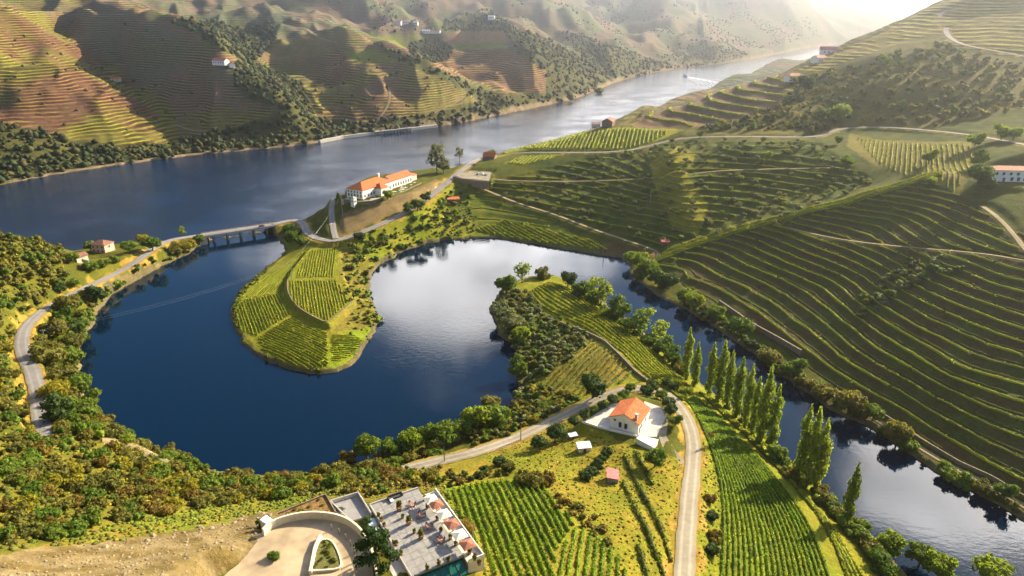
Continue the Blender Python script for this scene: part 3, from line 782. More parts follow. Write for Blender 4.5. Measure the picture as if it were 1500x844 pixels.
# ------------------------------------------------------------------ roads and tracks
def road_mat(name, col, dust, track):
    """surface with paler wheel tracks, dusty edges and patches; 'across' runs -1..1 over the width"""
    m, n, l, b = new_mat(name)
    at = n.new('ShaderNodeAttribute'); at.attribute_name = 'across'
    g = n.new('ShaderNodeNewGeometry')
    a = n.new('ShaderNodeTexNoise'); a.inputs['Scale'].default_value = .55; a.inputs['Detail'].default_value = 7; a.inputs['Roughness'].default_value = .65
    c = n.new('ShaderNodeTexNoise'); c.inputs['Scale'].default_value = .09; c.inputs['Detail'].default_value = 3
    l.new(g.outputs['Position'], a.inputs['Vector']); l.new(g.outputs['Position'], c.inputs['Vector'])
    def mt(op, x, y):
        t = n.new('ShaderNodeMath'); t.operation = op
        for i, v in enumerate((x, y)):
            if isinstance(v, (int, float)): t.inputs[i].default_value = v
            else: l.new(v, t.inputs[i])
        return t.outputs[0]
    ab = mt('ABSOLUTE', at.outputs['Fac'], 0)
    tr = n.new('ShaderNodeMapRange'); tr.interpolation_type = 'SMOOTHSTEP'; tr.inputs['From Min'].default_value = .22; tr.inputs['From Max'].default_value = .05
    l.new(mt('ABSOLUTE', mt('SUBTRACT', ab, .45), 0), tr.inputs['Value'])
    ed = n.new('ShaderNodeMapRange'); ed.interpolation_type = 'SMOOTHSTEP'; ed.inputs['From Min'].default_value = .72; ed.inputs['From Max'].default_value = 1.12
    l.new(mt('ADD', ab, mt('MULTIPLY', mt('SUBTRACT', a.outputs[0], .5), 1.1)), ed.inputs['Value'])
    k = mt('MULTIPLY', mt('ADD', mt('MULTIPLY', a.outputs[0], .7), .62), mt('ADD', mt('MULTIPLY', c.outputs[0], .5), .75))
    base = n.new('ShaderNodeMix'); base.data_type = 'RGBA'; l.new(mt('MULTIPLY', tr.outputs[0], .75), base.inputs[0]); base.inputs[6].default_value = col + (1,); base.inputs[7].default_value = track + (1,)
    full = n.new('ShaderNodeMix'); full.data_type = 'RGBA'; l.new(ed.outputs[0], full.inputs[0]); l.new(base.outputs[2], full.inputs[6]); full.inputs[7].default_value = dust + (1,)
    v = n.new('ShaderNodeVectorMath'); v.operation = 'SCALE'; l.new(full.outputs[2], v.inputs[0]); l.new(k, v.inputs['Scale'])
    l.new(v.outputs[0], b.inputs['Base Color']); b.inputs['Roughness'].default_value = .93; b.inputs['Specular IOR Level'].default_value = .15
    bp = n.new('ShaderNodeBump'); bp.inputs['Strength'].default_value = .35; bp.inputs['Distance'].default_value = .12
    l.new(a.outputs[0], bp.inputs['Height']); l.new(bp.outputs[0], b.inputs['Normal'])
    return m
MAT_ASPHALT = road_mat('worn_asphalt', (.22, .205, .19), (.24, .18, .09), (.30, .28, .255))
MAT_GRAVEL = road_mat('pale_gravel', (.26, .225, .16), (.25, .19, .06), (.38, .33, .26))
MAT_DIRT = road_mat('dirt_track', (.24, .18, .09), (.20, .16, .05), (.36, .27, .165))
ROADMAT = {'asphalt': MAT_ASPHALT, 'gravel': MAT_GRAVEL, 'dirt': MAT_DIRT}
def ribbon(P, w, lift):
    T = np.gradient(P[:, :2], axis=0); T /= np.maximum(np.linalg.norm(T, axis=1)[:, None], 1e-6)
    N = np.stack([-T[:, 1], T[:, 0]], 1)
    s = np.arange(len(P))
    wl_ = w * (1.03 + .30 * (fbm(s / 2.5, s * 0 + 1.5, 5, 2) - .5)); wr_ = w * (1.03 + .30 * (fbm(s / 2.5, s * 0 + 9.5, 6, 2) - .5))
    rows = []; acr = []
    ks = (1, .75, .5, .25, 0, -.25, -.5, -.75, -1)
    for k in ks:
        wk = wl_ if k >= 0 else wr_
        rows.append(np.column_stack([P[:, :2] + N * (wk * k)[:, None], P[:, 2] + lift + .03 * (1 - abs(k)) - (.10 if abs(k) == 1 else 0)]))
        acr.append(np.full(len(P), k))
    nn = len(P); VV = np.vstack(rows)
    FF = [(r * nn + i, (r + 1) * nn + i, (r + 1) * nn + i + 1, r * nn + i + 1) for r in range(len(ks) - 1) for i in range(nn - 1)]
    return VV, FF, np.concatenate(acr)
for nm, P in ROADLINES.items():
    P = resample(P, 1.6) if P[:, 1].mean() < 450 else P
    VV, FF, AC = ribbon(P, ROADS[nm][1] / 2, .14 if P[:, 1].mean() < 450 else .3)
    me = mesh_from(nm, VV, FF)
    aa = me.attributes.new('across', 'FLOAT', 'POINT'); aa.data.foreach_set('value', AC.astype(np.float32))
    struct(link(nm, me, ROADMAT[ROADS[nm][2]]))
print('TERRAIN TRIS', len(Fq) * 2, 'ZMAX', ZG.max())
# ------------------------------------------------------------------ plants: leaf clouds on limbs
def leaf_mat(name, a, b, trans=.35, attr=False, rough=.7):
    """leaf colour between a and b: per plant (object random) and per leaf (island random)"""
    m, n, l, bs = new_mat(name)
    oi = n.new('ShaderNodeObjectInfo'); g = n.new('ShaderNodeNewGeometry')
    mx = n.new('ShaderNodeMix'); mx.data_type = 'RGBA'
    mx.inputs[6].default_value = a + (1,); mx.inputs[7].default_value = b + (1,)
    l.new(oi.outputs['Random'], mx.inputs[0])
    if attr:
        at = n.new('ShaderNodeAttribute'); at.attribute_name = 'Col'; col = at.outputs['Color']
    else:
        col = mx.outputs[2]
    r = n.new('ShaderNodeMapRange'); r.inputs['To Min'].default_value = .68; r.inputs['To Max'].default_value = 1.32
    l.new(g.outputs['Random Per Island'], r.inputs['Value'])
    v = n.new('ShaderNodeVectorMath'); v.operation = 'SCALE'; l.new(col, v.inputs[0]); l.new(r.outputs[0], v.inputs['Scale'])
    l.new(v.outputs[0], bs.inputs['Base Color'])
    bs.inputs['Roughness'].default_value = rough; bs.inputs['Specular IOR Level'].default_value = .15
    tr = n.new('ShaderNodeBsdfTranslucent')
    vt = n.new('ShaderNodeVectorMath'); vt.operation = 'MULTIPLY'; vt.inputs[1].default_value = (1.5, 1.5, .7)
    l.new(v.outputs[0], vt.inputs[0]); l.new(vt.outputs[0], tr.inputs['Color'])
    ms = n.new('ShaderNodeMixShader'); ms.inputs[0].default_value = trans
    out = n['Material Output']
    l.new(bs.outputs[0], ms.inputs[1]); l.new(tr.outputs[0], ms.inputs[2]); l.new(ms.outputs[0], out.inputs['Surface'])
    return m

ML = {
 'green': leaf_mat('leaf_green', (.075, .125, .012), (.13, .175, .016)),
 'fresh': leaf_mat('leaf_fresh', (.14, .20, .016), (.20, .24, .02), .45),
 'olive': leaf_mat('leaf_olive', (.10, .105, .018), (.165, .145, .022)),
 'grey': leaf_mat('leaf_greygreen', (.15, .165, .07), (.21, .21, .09)),
 'rust': leaf_mat('leaf_rust', (.15, .10, .018), (.19, .135, .02)),
 'gold': leaf_mat('leaf_gold', (.20, .175, .012), (.25, .22, .016), .4),
 'dark': leaf_mat('leaf_dark', (.030, .060, .012), (.050, .080, .014), .25),
 'poplar': leaf_mat('leaf_poplar', (.19, .245, .035), (.25, .29, .04), .55),
 'blue': leaf_mat('leaf_bluish', (.13, .14, .075), (.17, .165, .09)),
 'vine': leaf_mat('leaf_vine', (.19, .225, .012), (.25, .26, .014), .4),
 'vine_fresh': leaf_mat('leaf_vine_fresh', (.125, .20, .012), (.175, .24, .014), .4),
 'vine_dark': leaf_mat('leaf_vine_dark', (.085, .11, .012), (.15, .15, .014), .3),
 'stuff': leaf_mat('leaf_scrub', (.1, .1, .02), (.1, .1, .02), .3, True),
}
MAT_BARK = plain('bark', (.13, .095, .065), .95, .3, 3.0)
MAT_BARK_PALE = plain('bark_pale', (.26, .22, .17), .95, .3, 3.0)

def quads(P, N, s, rg, stretch=1.0):
    """a leaf-spray quad at each point: P positions, N outward directions, s sizes"""
    n = len(P)
    N = N / np.maximum(np.linalg.norm(N, axis=1)[:, None], 1e-6)
    a = rg.normal(size=(n, 3)); a -= (a * N).sum(1)[:, None] * N; a /= np.linalg.norm(a, axis=1)[:, None]
    if stretch != 1.0:
        up = np.array([0, 0, 1.0]) - N * N[:, 2:3]; up /= np.maximum(np.linalg.norm(up, axis=1)[:, None], 1e-3); a = up
    b = np.cross(N, a)
    s = np.asarray(s)[:, None]
    bend = N * s * .25
    V = np.stack([P - a * s * stretch - bend, P + b * s * .75, P + a * s * stretch - bend, P - b * s * .75], 1).reshape(-1, 3)
    F = np.arange(n * 4).reshape(n, 4)
    return V, F

def ball(c, r, seed, seg=8, rings=5):
    """lumpy inner mass of a crown"""
    rg = np.random.default_rng(seed)
    V = [(c[0], c[1], c[2] - r[2])]
    for i in range(1, rings):
        ph = -math.pi / 2 + math.pi * i / rings
        for j in range(seg):
            k = .82 + .3 * rg.random(); th = 2 * math.pi * (j + .5 * (i % 2)) / seg
            V.append((c[0] + r[0] * k * math.cos(ph) * math.cos(th), c[1] + r[1] * k * math.cos(ph) * math.sin(th), c[2] + r[2] * k * math.sin(ph)))
    V.append((c[0], c[1], c[2] + r[2]))
    F = []
    for j in range(seg):
        F.append((0, 1 + (j + 1) % seg, 1 + j, 1 + j))
        t = len(V) - 1; bse = 1 + (rings - 2) * seg
        F.append((t, bse + j, bse + (j + 1) % seg, bse + (j + 1) % seg))
    for i in range(rings - 2):
        for j in range(seg):
            a0 = 1 + i * seg; F.append((a0 + j, a0 + (j + 1) % seg, a0 + seg + (j + 1) % seg, a0 + seg + j))
    return np.array(V), np.array(F)

def join(parts):
    V = []; F = []; o = 0
    for v, f in parts:
        V.append(np.asarray(v, float)); F.append(np.asarray(f) + o); o += len(v)
    return np.vstack(V), np.vstack(F)

def clean(V, F):
    """from_pydata style faces, dropping the doubled corner of triangles"""
    return [tuple(f[:3]) if f[2] == f[3] else tuple(f) for f in F]

def mesh_mixed(name, V, F, mat=None, smooth=False):
    me = bpy.data.meshes.new(name)
    me.from_pydata([tuple(v) for v in V], [], clean(V, F)); me.update()
    if smooth: me.polygons.foreach_set('use_smooth', np.ones(len(me.polygons), bool))
    if mat: me.materials.append(mat)
    return me

def crown_geo(lumps, n_leaf, leaf, seed, core=.8, stretch=1.0, up=.15):
    rg = np.random.default_rng(seed)
    parts = []
    vol = np.array([r[0] * r[1] + r[2] * r[0] for c, r in lumps]); vol /= vol.sum()
    for i, (c, r) in enumerate(lumps):
        c = np.array(c); r = np.array(r)
        k = int(n_leaf * vol[i])
        d = rg.normal(size=(k, 3)); d /= np.linalg.norm(d, axis=1)[:, None]; d[:, 2] += up; d /= np.linalg.norm(d, axis=1)[:, None]
        clump = .84 + .22 * rg.random((k, 1)) + .10 * np.sin(d[:, :1] * 9 + i) * np.cos(d[:, 1:2] * 8 - d[:, 2:3] * 7)
        P = c + d * r * clump
        ok = np.ones(k, bool)
        for j, (c2, r2) in enumerate(lumps):
            if j != i:
                ok &= (((P - np.array(c2)) / np.array(r2)) ** 2).sum(1) > .72
        P, d = P[ok], d[ok]
        parts.append(quads(P, d + rg.normal(size=P.shape) * .45, leaf * (.6 + .8 * rg.random(len(P))), rg, stretch))
        if core:
            parts.append(ball(c, r * core, seed * 31 + i))
    return join(parts)

def tube(pts, rad, seg=5):
    V = []; F = []
    pts = np.array(pts, float)
    for i, p in enumerate(pts):
        d = pts[min(i + 1, len(pts) - 1)] - pts[max(i - 1, 0)]; d /= max(np.linalg.norm(d), 1e-6)
        a = np.cross(d, (0.3, 1, .1)); a /= np.linalg.norm(a); b = np.cross(d, a)
        for j in range(seg):
            t = 2 * math.pi * j / seg
            V.append(p + (a * math.cos(t) + b * math.sin(t)) * rad[i])
    for i in range(len(pts) - 1):
        for j in range(seg):
            F.append((i * seg + j, i * seg + (j + 1) % seg, (i + 1) * seg + (j + 1) % seg, (i + 1) * seg + j))
    return np.array(V), np.array(F)

def trunk_geo(h, r, limbs, seed):
    rg = np.random.default_rng(seed)
    parts = [tube([(0, 0, -.08), (.01, 0, h * .3), (.03, .02, h * .65), (.0, .0, h)], [r * 1.25, r, r * .75, r * .4], 6)]
    for c, rr in limbs:
        parts.append(tube([(0.01, 0, h * (.35 + .2 * rg.random())), (c[0] * .5, c[1] * .5, (h * .6 + c[2]) * .5), tuple(c)], [r * .55, r * .38, r * .15], 5))
    return join(parts)

PROTO = {}
def make_proto(kind, v, lumps, n_leaf, leaf, th, tr, core=.8, stretch=1.0):
    seed = sum(map(ord, kind)) * 7 + v * 101
    V, F = crown_geo(lumps, n_leaf, leaf, seed, core, stretch)
    TV, TF = trunk_geo(th, tr, lumps[:5], seed)
    PROTO.setdefault(kind, []).append((V, F, TV, TF))

def lumps_round(rg, n, wide, z0, z1, rad):
    L = [((0, 0, (z0 + z1) * .5), (wide * .62, wide * .62, (z1 - z0) * .46))]
    for k in range(n):
        a = 2 * math.pi * (k + .6 * rg.random()) / n; q = wide * (.45 + .25 * rg.random()); r = rad * (.75 + .5 * rg.random())
        L.append(((q * math.cos(a), q * math.sin(a), z0 + (z1 - z0) * (.25 + .6 * rg.random())), (r, r, r * .85)))
    return L
# unit = crown radius about 1
for v in range(5):
    rg = np.random.default_rng(100 + v)
    make_proto('round', v, lumps_round(rg, 7, 1.0, .35, 1.75, .42), 620, .105, .8, .07)
for v in range(4):
    rg = np.random.default_rng(200 + v)
    make_proto('bush', v, lumps_round(rg, 6, 1.0, -.15, 1.15, .42), 420, .115, .35, .06)
for v in range(3):
    rg = np.random.default_rng(300 + v)
    make_proto('airy', v, lumps_round(rg, 9, .85, .3, 2.5, .36), 560, .10, 1.5, .05, core=.45)
for v in range(4):
    rg = np.random.default_rng(400 + v)
    L = []
    for k in range(11):
        z = .5 + k * .72; w = (.50 + .55 * math.sin(math.pi * min(1, (k + .7) / 11.5)) ** .8) * (1 if k < 8 else (11.6 - k) / 4.2)
        a = rg.random() * 6.28
        L.append(((.18 * math.cos(a) * (k < 9), .18 * math.sin(a) * (k < 9), z), (w * .62, w * .62, .72)))
    make_proto('poplar', v, L, 1400, .12, 7.4, .11, core=.62, stretch=1.7)
for v in range(3):
    rg = np.random.default_rng(500 + v)
    make_proto('olive', v, lumps_round(rg, 5, 1.0, .2, 1.35, .45), 260, .15, .6, .08)
for v in range(2):
    rg = np.random.default_rng(600 + v)
    L = []
    for k in range(16):
        a = k * 2.4; z = .5 + 1.7 * (k / 16.0); q = (.85 - .5 * k / 16) * (.6 + .5 * rg.random())
        L.append(((q * math.cos(a), q * math.sin(a), z), (.32, .32, .2)))
    make_proto('pine', v, L, 1500, .07, 2.1, .08, core=.6)
# low-detail clumps for merged scrub
LOWP = []
for v in range(6):
    rg = np.random.default_rng(700 + v)
    LOWP.append(crown_geo(lumps_round(rg, 3, 1.0, -.1, 1.05, .5)[:3], 46, .24, 700 + v, core=.85))
FARP = []
for v in range(5):
    FARP.append(join([ball((0, 0, .45), (1, 1, .8), 800 + v, 6, 4), crown_geo([((0, 0, .5), (1, 1, .85))], 9, .38, 800 + v, core=0)]))

MESHES = {}
def proto_mesh(kind, v, leaf):
    key = (kind, v, leaf)
    if key not in MESHES:
        V, F, TV, TF = PROTO[kind][v]
        MESHES[key] = (mesh_mixed('crown', V, F, ML[leaf]), None)
    if (kind, v, 'trunk') not in MESHES:
        V, F, TV, TF = PROTO[kind][v]
        MESHES[(kind, v, 'trunk')] = mesh_mixed('trunk', TV, TF, MAT_BARK, True)
    return MESHES[key][0], MESHES[(kind, v, 'trunk')]

def plant(name, kind, leaf, p, size, label, cat, group=None, sz=1.0, with_trunk=True):
    v = random.randrange(len(PROTO[kind]))
    c, t = proto_mesh(kind, v, leaf)
    rz = random.uniform(0, 6.283)
    if with_trunk:
        e = empty(name, label, cat, p, rz, group)
        e.scale = (size, size, size * sz)
        link('crown', c, parent=e)
        link('trunk', t, parent=e)
        return e
    o = link(name, c)
    o.location = p; o.rotation_euler = (0, 0, rz); o.scale = (size, size, size * sz)
    return tag(o, label, cat, group)

GBOX = {}
def scatter(poly, spacing, ymin=0, ymax=1e9, seed=1, jit=.9, zmin=.4, road=3.0):
    """world points in a photo-outlined patch of land, about `spacing` metres apart"""
    rg = np.random.default_rng(seed)
    poly = np.array(poly, float)
    W = grounds(poly[:, 0], poly[:, 1])
    c = (poly - poly.mean(0)) * .97 + poly.mean(0)
    lo = W[:, :2].min(0) - 25; hi = W[:, :2].max(0) + 25
    lo[1] = max(lo[1], ymin); hi[1] = min(hi[1], ymax)
    gx, gy = np.meshgrid(np.arange(lo[0], hi[0], spacing), np.arange(lo[1], hi[1], spacing))
    x = gx.ravel() + (rg.random(gx.size) - .5) * spacing * jit * 1.6; y = gy.ravel() + (rg.random(gx.size) - .5) * spacing * jit * 1.6
    z = lookup(ZG, x, y)
    px, py = to_px(x, y, z)
    ok = inside(px, py, poly) & (z > zmin) & (y > ymin) & (y < ymax)
    x, y, z = x[ok], y[ok], z[ok]
    if road and len(x):
        for nm, P in ROADLINES.items():
            lo2 = P[:, :2].min(0) - 12; hi2 = P[:, :2].max(0) + 12
            m = (x > lo2[0]) & (x < hi2[0]) & (y > lo2[1]) & (y < hi2[1])
            if m.any():
                d = np.full(x.shape, 1e9); d[m] = seg_dist(x[m], y[m], P)[0]
                k = d > ROADS[nm][1] / 2 + road
                x, y, z = x[k], y[k], z[k]
    return np.stack([x, y, z], 1)

def merged(name, pts, sizes, cols, protos, label, seed=3, squash=1.0):
    """one object of uncountable scrub"""
    rg = np.random.default_rng(seed)
    Vs, Fs, Cs = [], [], []; o = 0
    for p, s, c in zip(pts, sizes, cols):
        V, F = protos[rg.integers(len(protos))]
        a = rg.random() * 6.283; ca, sa_ = math.cos(a), math.sin(a)
        W = np.empty_like(V)
        W[:, 0] = (V[:, 0] * ca - V[:, 1] * sa_) * s + p[0]; W[:, 1] = (V[:, 0] * sa_ + V[:, 1] * ca) * s + p[1]; W[:, 2] = V[:, 2] * s * squash * (.75 + .5 * rg.random()) + p[2]
        Vs.append(W); Fs.append(F + o); Cs.append(np.repeat([c], len(V), 0)); o += len(V)
    V = np.vstack(Vs); F = np.vstack(Fs)
    tri = F[:, 2] == F[:, 3]
    T = np.vstack([F[tri][:, :3], F[~tri][:, [0, 1, 2]], F[~tri][:, [0, 2, 3]]])
    me = mesh_from(name, V, T, False)
    ca_ = me.color_attributes.new('Col', 'FLOAT_COLOR', 'POINT')
    buf = np.ones((len(V), 4), np.float32); buf[:, :3] = np.vstack(Cs)
    ca_.data.foreach_set('color', buf.ravel())
    ob = link(name, me, ML['stuff'])
    ob['kind'] = 'stuff'; ob['label'] = label
    print('STUFF', name, len(pts), 'tris', len(T))
    return ob

def pick_cols(n, pal, seed=5):
    rg = np.random.default_rng(seed)
    pal = np.array(pal)
    a = pal[rg.integers(len(pal), size=n)]; b = pal[rg.integers(len(pal), size=n)]
    k = rg.random((n, 1))
    return (a * k + b * (1 - k)) * (.8 + .4 * rg.random((n, 1)))
# ------------------------------------------------------------------ single trees
ORD = 'first second third fourth fifth sixth seventh eighth ninth tenth eleventh twelfth thirteenth fourteenth fifteenth sixteenth seventeenth eighteenth nineteenth twentieth'.split()
def trees(rows, base_label=None, cat='tree', group=None, name='tree'):
    P = grounds([r[0] for r in rows], [r[1] for r in rows])
    for num, (r, p) in enumerate(zip(rows, P)):
        kind, leaf, size = r[2], r[3], r[4] * (1.0 if r[2] in ('poplar', 'pine') else 1.22)
        lab = r[5] if len(r) > 5 and isinstance(r[5], str) else base_label.replace('{n}', ORD[num])
        plant(name, kind, leaf, (p[0], p[1], p[2] - .15), size, lab, cat, group, sz=random.uniform(.92, 1.12))

POP = [(1004, 556, 3.0), (1017, 566, 2.7), (1038, 578, 3.1), (1052, 590, 3.4), (1064, 598, 3.0), (1078, 612, 3.4), (1091, 624, 3.1), (1101, 638, 3.0), (1113, 652, 3.6), (1127, 661, 3.2)]
for g, rows in (('poplars in the row of ten by the river', POP), ('poplars in the clump of three by the river', [(1168, 706, 3.4), (1180, 716, 3.6), (1193, 720, 3.2)])):
    trees([(a, b, 'poplar', 'poplar', s) for a, b, s in sorted(rows)], '{n} poplar of the long river bank row, counting downstream from the spit' if 'ten' in g else '{n} of the three tall poplars clumped together, counting from the long row', group=g, name='poplar_tree')
trees([(1238, 768, 'poplar', 'green', 2.75, 'solitary leaning dark poplar at the end of the river bank')], name='poplar_tree')

trees([
    (832, 421, 'round', 'dark', 4.6, 'dark round tree at the tip of the spit vineyard'),
    (880, 452, 'airy', 'fresh', 6.2, 'tallest pale green tree beside the spit vineyard'),
    (856, 436, 'round', 'green', 5.0, 'dense green tree between the dark and the pale spit trees'),
    (905, 470, 'round', 'green', 5.4, 'broad mid green tree behind the pale spit tree'),
    (938, 492, 'airy', 'fresh', 5.2, 'loose feathery tree on the spit bank above the poplars'),
    (963, 507, 'airy', 'poplar', 4.6, 'loose feathery tree just before the poplar row'),
    (975, 523, 'round', 'green', 4.2, 'round green tree at the head of the poplar row'),
    (765, 414, 'airy', 'fresh', 4.8, 'bright airy tree at the rounded end of the spit'),
    (742, 433, 'round', 'green', 5.2, 'dense green tree on the west tip of the spit'),
    (795, 407, 'bush', 'olive', 4.4, 'brownish low tree on the outer tip of the spit'),
    (732, 470, 'round', 'grey', 4.6, 'grey green tree overhanging the lake on the spit'),
    (750, 486, 'round', 'grey', 4.8, 'second grey green tree overhanging the lake on the spit'),
    (764, 502, 'round', 'fresh', 4.0, 'bright round tree among the grey spit trees'),
    (758, 552, 'round', 'green', 3.8, 'green tree where the spit narrows by the lake'),
    (868, 584, 'round', 'dark', 4.2, 'dark round tree standing beside the bend of the gravel road'),
    (959, 684, 'round', 'green', 3.0, 'green tree on the lawn below the white farmhouse'),
    (813, 646, 'round', 'dark', 2.9, 'dark tree beside the gravel road above the small white shed'),
    (791, 658, 'round', 'dark', 2.5, 'smaller dark tree beside the gravel road'),
    (552, 836, 'pine', 'dark', 4.3, 'dark pine overhanging the edge of the restaurant terrace'),
    (682, 783, 'round', 'rust', 2.0, 'rust brown tree below the parasols'),
    (1303, 812, 'round', 'fresh', 3.6, 'round bright tree at the river edge below the solitary poplar'),
    (1346, 828, 'round', 'green', 3.4, 'darker round tree at the lower river edge'),
    (1374, 850, 'round', 'fresh', 3.8, 'round tree cut by the bottom edge beside the river'),
    (1452, 862, 'round', 'fresh', 4.6, 'broad bright crown in the bottom corner by the river'),
    (1292, 838, 'bush', 'green', 3.4, 'low green tree under the bright river edge tree'),
    (143, 445, 'round', 'dark', 4.8, 'dark green tree between the road and the lake'),
    (224, 368, 'round', 'green', 5.0, 'tall dark green tree at the bend before the bridge'),
    (273, 366, 'bush', 'gold', 5.2, 'golden yellow tree on the causeway by the bridge'),
    (256, 370, 'bush', 'olive', 4.4, 'olive tree beside the golden causeway tree'),
    (293, 357, 'round', 'green', 3.2, 'green tree at the end of the bridge'),
    (268, 347, 'airy', 'fresh', 2.6, 'small pale tree on the river side of the causeway'),
    (210, 359, 'round', 'gold', 3.6, 'yellowish tree behind the dark causeway tree'),
    (190, 371, 'round', 'green', 4.0, 'green tree between the pink house and the road'),
    (640, 254, 'airy', 'blue', 8.2, 'tall grey eucalyptus beside the long manor house'),
    (650, 253, 'round', 'blue', 5.2, 'lower grey tree under the tall eucalyptus'),
    (673, 236, 'airy', 'blue', 5.0, 'grey bushy tree by the road above the river'),
    (720, 231, 'round', 'green', 3.4, 'green tree behind the small orange roofed house'),
    (1228, 180, 'round', 'fresh', 7.0, 'big bright tree above the bend of the hill road'),
    (1206, 176, 'round', 'green', 5.0, 'green tree next to the big bright tree by the hill road'),
    (1178, 137, 'round', 'dark', 8.0, 'big dark tree beside the white ridge villa'),
    (1294, 97, 'round', 'fresh', 5.0, 'pale round tree on the upper scrub slope'),
    (1123, 236, 'round', 'fresh', 3.4, 'small bright tree alone on the shaded slope'),
    (1083, 266, 'round', 'fresh', 2.6, 'small bright tree low on the shaded slope'),
    (1025, 202, 'round', 'green', 2.6, 'small round tree beside the hill road'),
    (1427, 216, 'round', 'fresh', 4.6, 'bright tree at the upper edge of the sloping vineyard'),
    (1466, 206, 'round', 'fresh', 5.0, 'bright tree on the knoll above the villa'),
    (1484, 206, 'round', 'fresh', 4.4, 'second bright tree on the knoll above the villa'),
    (1432, 246, 'round', 'green', 4.6, 'green tree in front of the villa with the terracotta roof'),
    (1430, 272, 'round', 'green', 5.6, 'broad dark tree below the villa'),
    (1446, 282, 'round', 'dark', 4.2, 'dark tree under the villa terrace'),
    (1240, 246, 'round', 'fresh', 4.0, 'bright tree at the end of the slope track'),
    (1227, 212, 'round', 'green', 3.0, 'small tree under the bend of the hill road'),
    (1360, 240, 'round', 'fresh', 4.0, 'bright tree on the edge of the upper vineyard'),
    (1362, 270, 'bush', 'fresh', 3.0, 'low bright tree at the top of the lit crest'),
    (878, 137, 'bush', 'green', 9.0, 'green tree mass on the point of the far river shore'),
    (835, 149, 'round', 'dark', 6.0, 'dark tree standing at the far river edge'),
    (612, 309, 'round', 'green', 4.2, 'round green tree below the middle of the manor road'),
    (598, 313, 'round', 'green', 3.4, 'smaller round tree below the manor road'),
    (624, 296, 'round', 'dark', 3.6, 'dark tree at the roadside opposite the manor garden'),
    (527, 350, 'bush', 'dark', 3.6, 'dark bush at the lower bend of the manor road'),
    (516, 285, 'round', 'green', 2.6, 'small tree at the corner of the manor house'),
    (568, 293, 'round', 'fresh', 3.2, 'fresh green tree in the manor garden'),
    (533, 288, 'round', 'green', 2.4, 'small green tree against the manor wall'),
])
trees([(425, 344, 'round', 'green', 4.0), (428, 358, 'round', 'green', 4.4), (434, 348, 'round', 'dark', 3.6), (441, 358, 'bush', 'green', 3.6), (421, 338, 'bush', 'fresh', 3.0)],
      '{n} green tree of the cluster at the promontory end of the bridge', group='trees at the promontory end of the bridge')
trees([(845, 432, 'bush', 'green', 3.4), (868, 449, 'round', 'green', 3.8), (893, 466, 'bush', 'fresh', 3.6), (919, 486, 'round', 'green', 3.8), (950, 506, 'bush', 'green', 3.6), (984, 534, 'round', 'green', 3.6), (996, 546, 'bush', 'olive', 3.2)],
      '{n} lower tree filling the spit bank before the poplars', group='lower trees filling the spit bank')
# clipped trees round the farmhouse
RING = [(923, 575, 1.9), (955, 573, 2.2), (947, 580, 2.4), (913, 585, 1.9), (897, 593, 1.8), (883, 600, 1.7), (869, 606, 1.6), (856, 614, 1.7), (842, 625, 1.9), (968, 586, 2.0), (978, 597, 2.2), (982, 608, 2.1), (989, 624, 2.0), (975, 568, 1.9), (985, 574, 2.0)]
trees([(a, b, 'round', 'dark' if i % 3 else 'green', s) for i, (a, b, s) in enumerate(RING)], 'small clipped tree in the ring round the white farmhouse, {n} of its line', group='clipped trees round the white farmhouse', name='clipped_tree')
trees([(888, 668, 'bush', 'dark', 1.7), (881, 676, 'bush', 'dark', 1.5), (874, 685, 'bush', 'dark', 1.9), (867, 693, 'bush', 'dark', 1.9), (859, 701, 'bush', 'dark', 2.0)], '{n} orchard tree of the short row, counting down to the pink shed', group='orchard trees beside the pink shed', name='orchard_tree')
trees([(538, 672, 'round', 'green', 4.0), (575, 672, 'round', 'green', 3.6), (604, 664, 'round', 'fresh', 4.2), (628, 655, 'round', 'green', 3.8), (655, 652, 'round', 'green', 4.6), (676, 642, 'round', 'green', 4.0), (702, 632, 'round', 'fresh', 5.2), (727, 627, 'round', 'green', 4.4), (719, 603, 'round', 'olive', 3.4), (690, 640, 'bush', 'olive', 3.2)],
      '{n} green tree on the near lake shore, counting towards the gravel road bend', group='green trees on the near lake shore')
trees([(510, 676, 'bush', 'rust', 3.0), (560, 678, 'bush', 'rust', 2.8), (590, 670, 'bush', 'rust', 2.6)], '{n} rust coloured tree between the green near shore trees', group='rust coloured near shore trees')
LB = [(103, 466, 'round', 'olive', 6.0), (84, 500, 'round', 'olive', 5.0), (118, 492, 'round', 'green', 4.6), (76, 545, 'round', 'olive', 5.4), (108, 540, 'round', 'green', 5.0), (84, 588, 'round', 'gold', 4.4), (118, 580, 'round', 'green', 4.6), (88, 618, 'round', 'dark', 4.4), (124, 620, 'round', 'green', 4.4),
      (95, 480, 'round', 'green', 4.4), (70, 515, 'bush', 'olive', 4.0), (98, 565, 'round', 'olive', 4.2), (134, 600, 'round', 'green', 3.8), (150, 628, 'bush', 'rust', 3.4), (112, 515, 'round', 'olive', 4.4), (165, 640, 'bush', 'olive', 3.0)]
trees(LB, '{n} full olive green tree on the bank between winding road and lake', group='bank trees between the winding road and lake')
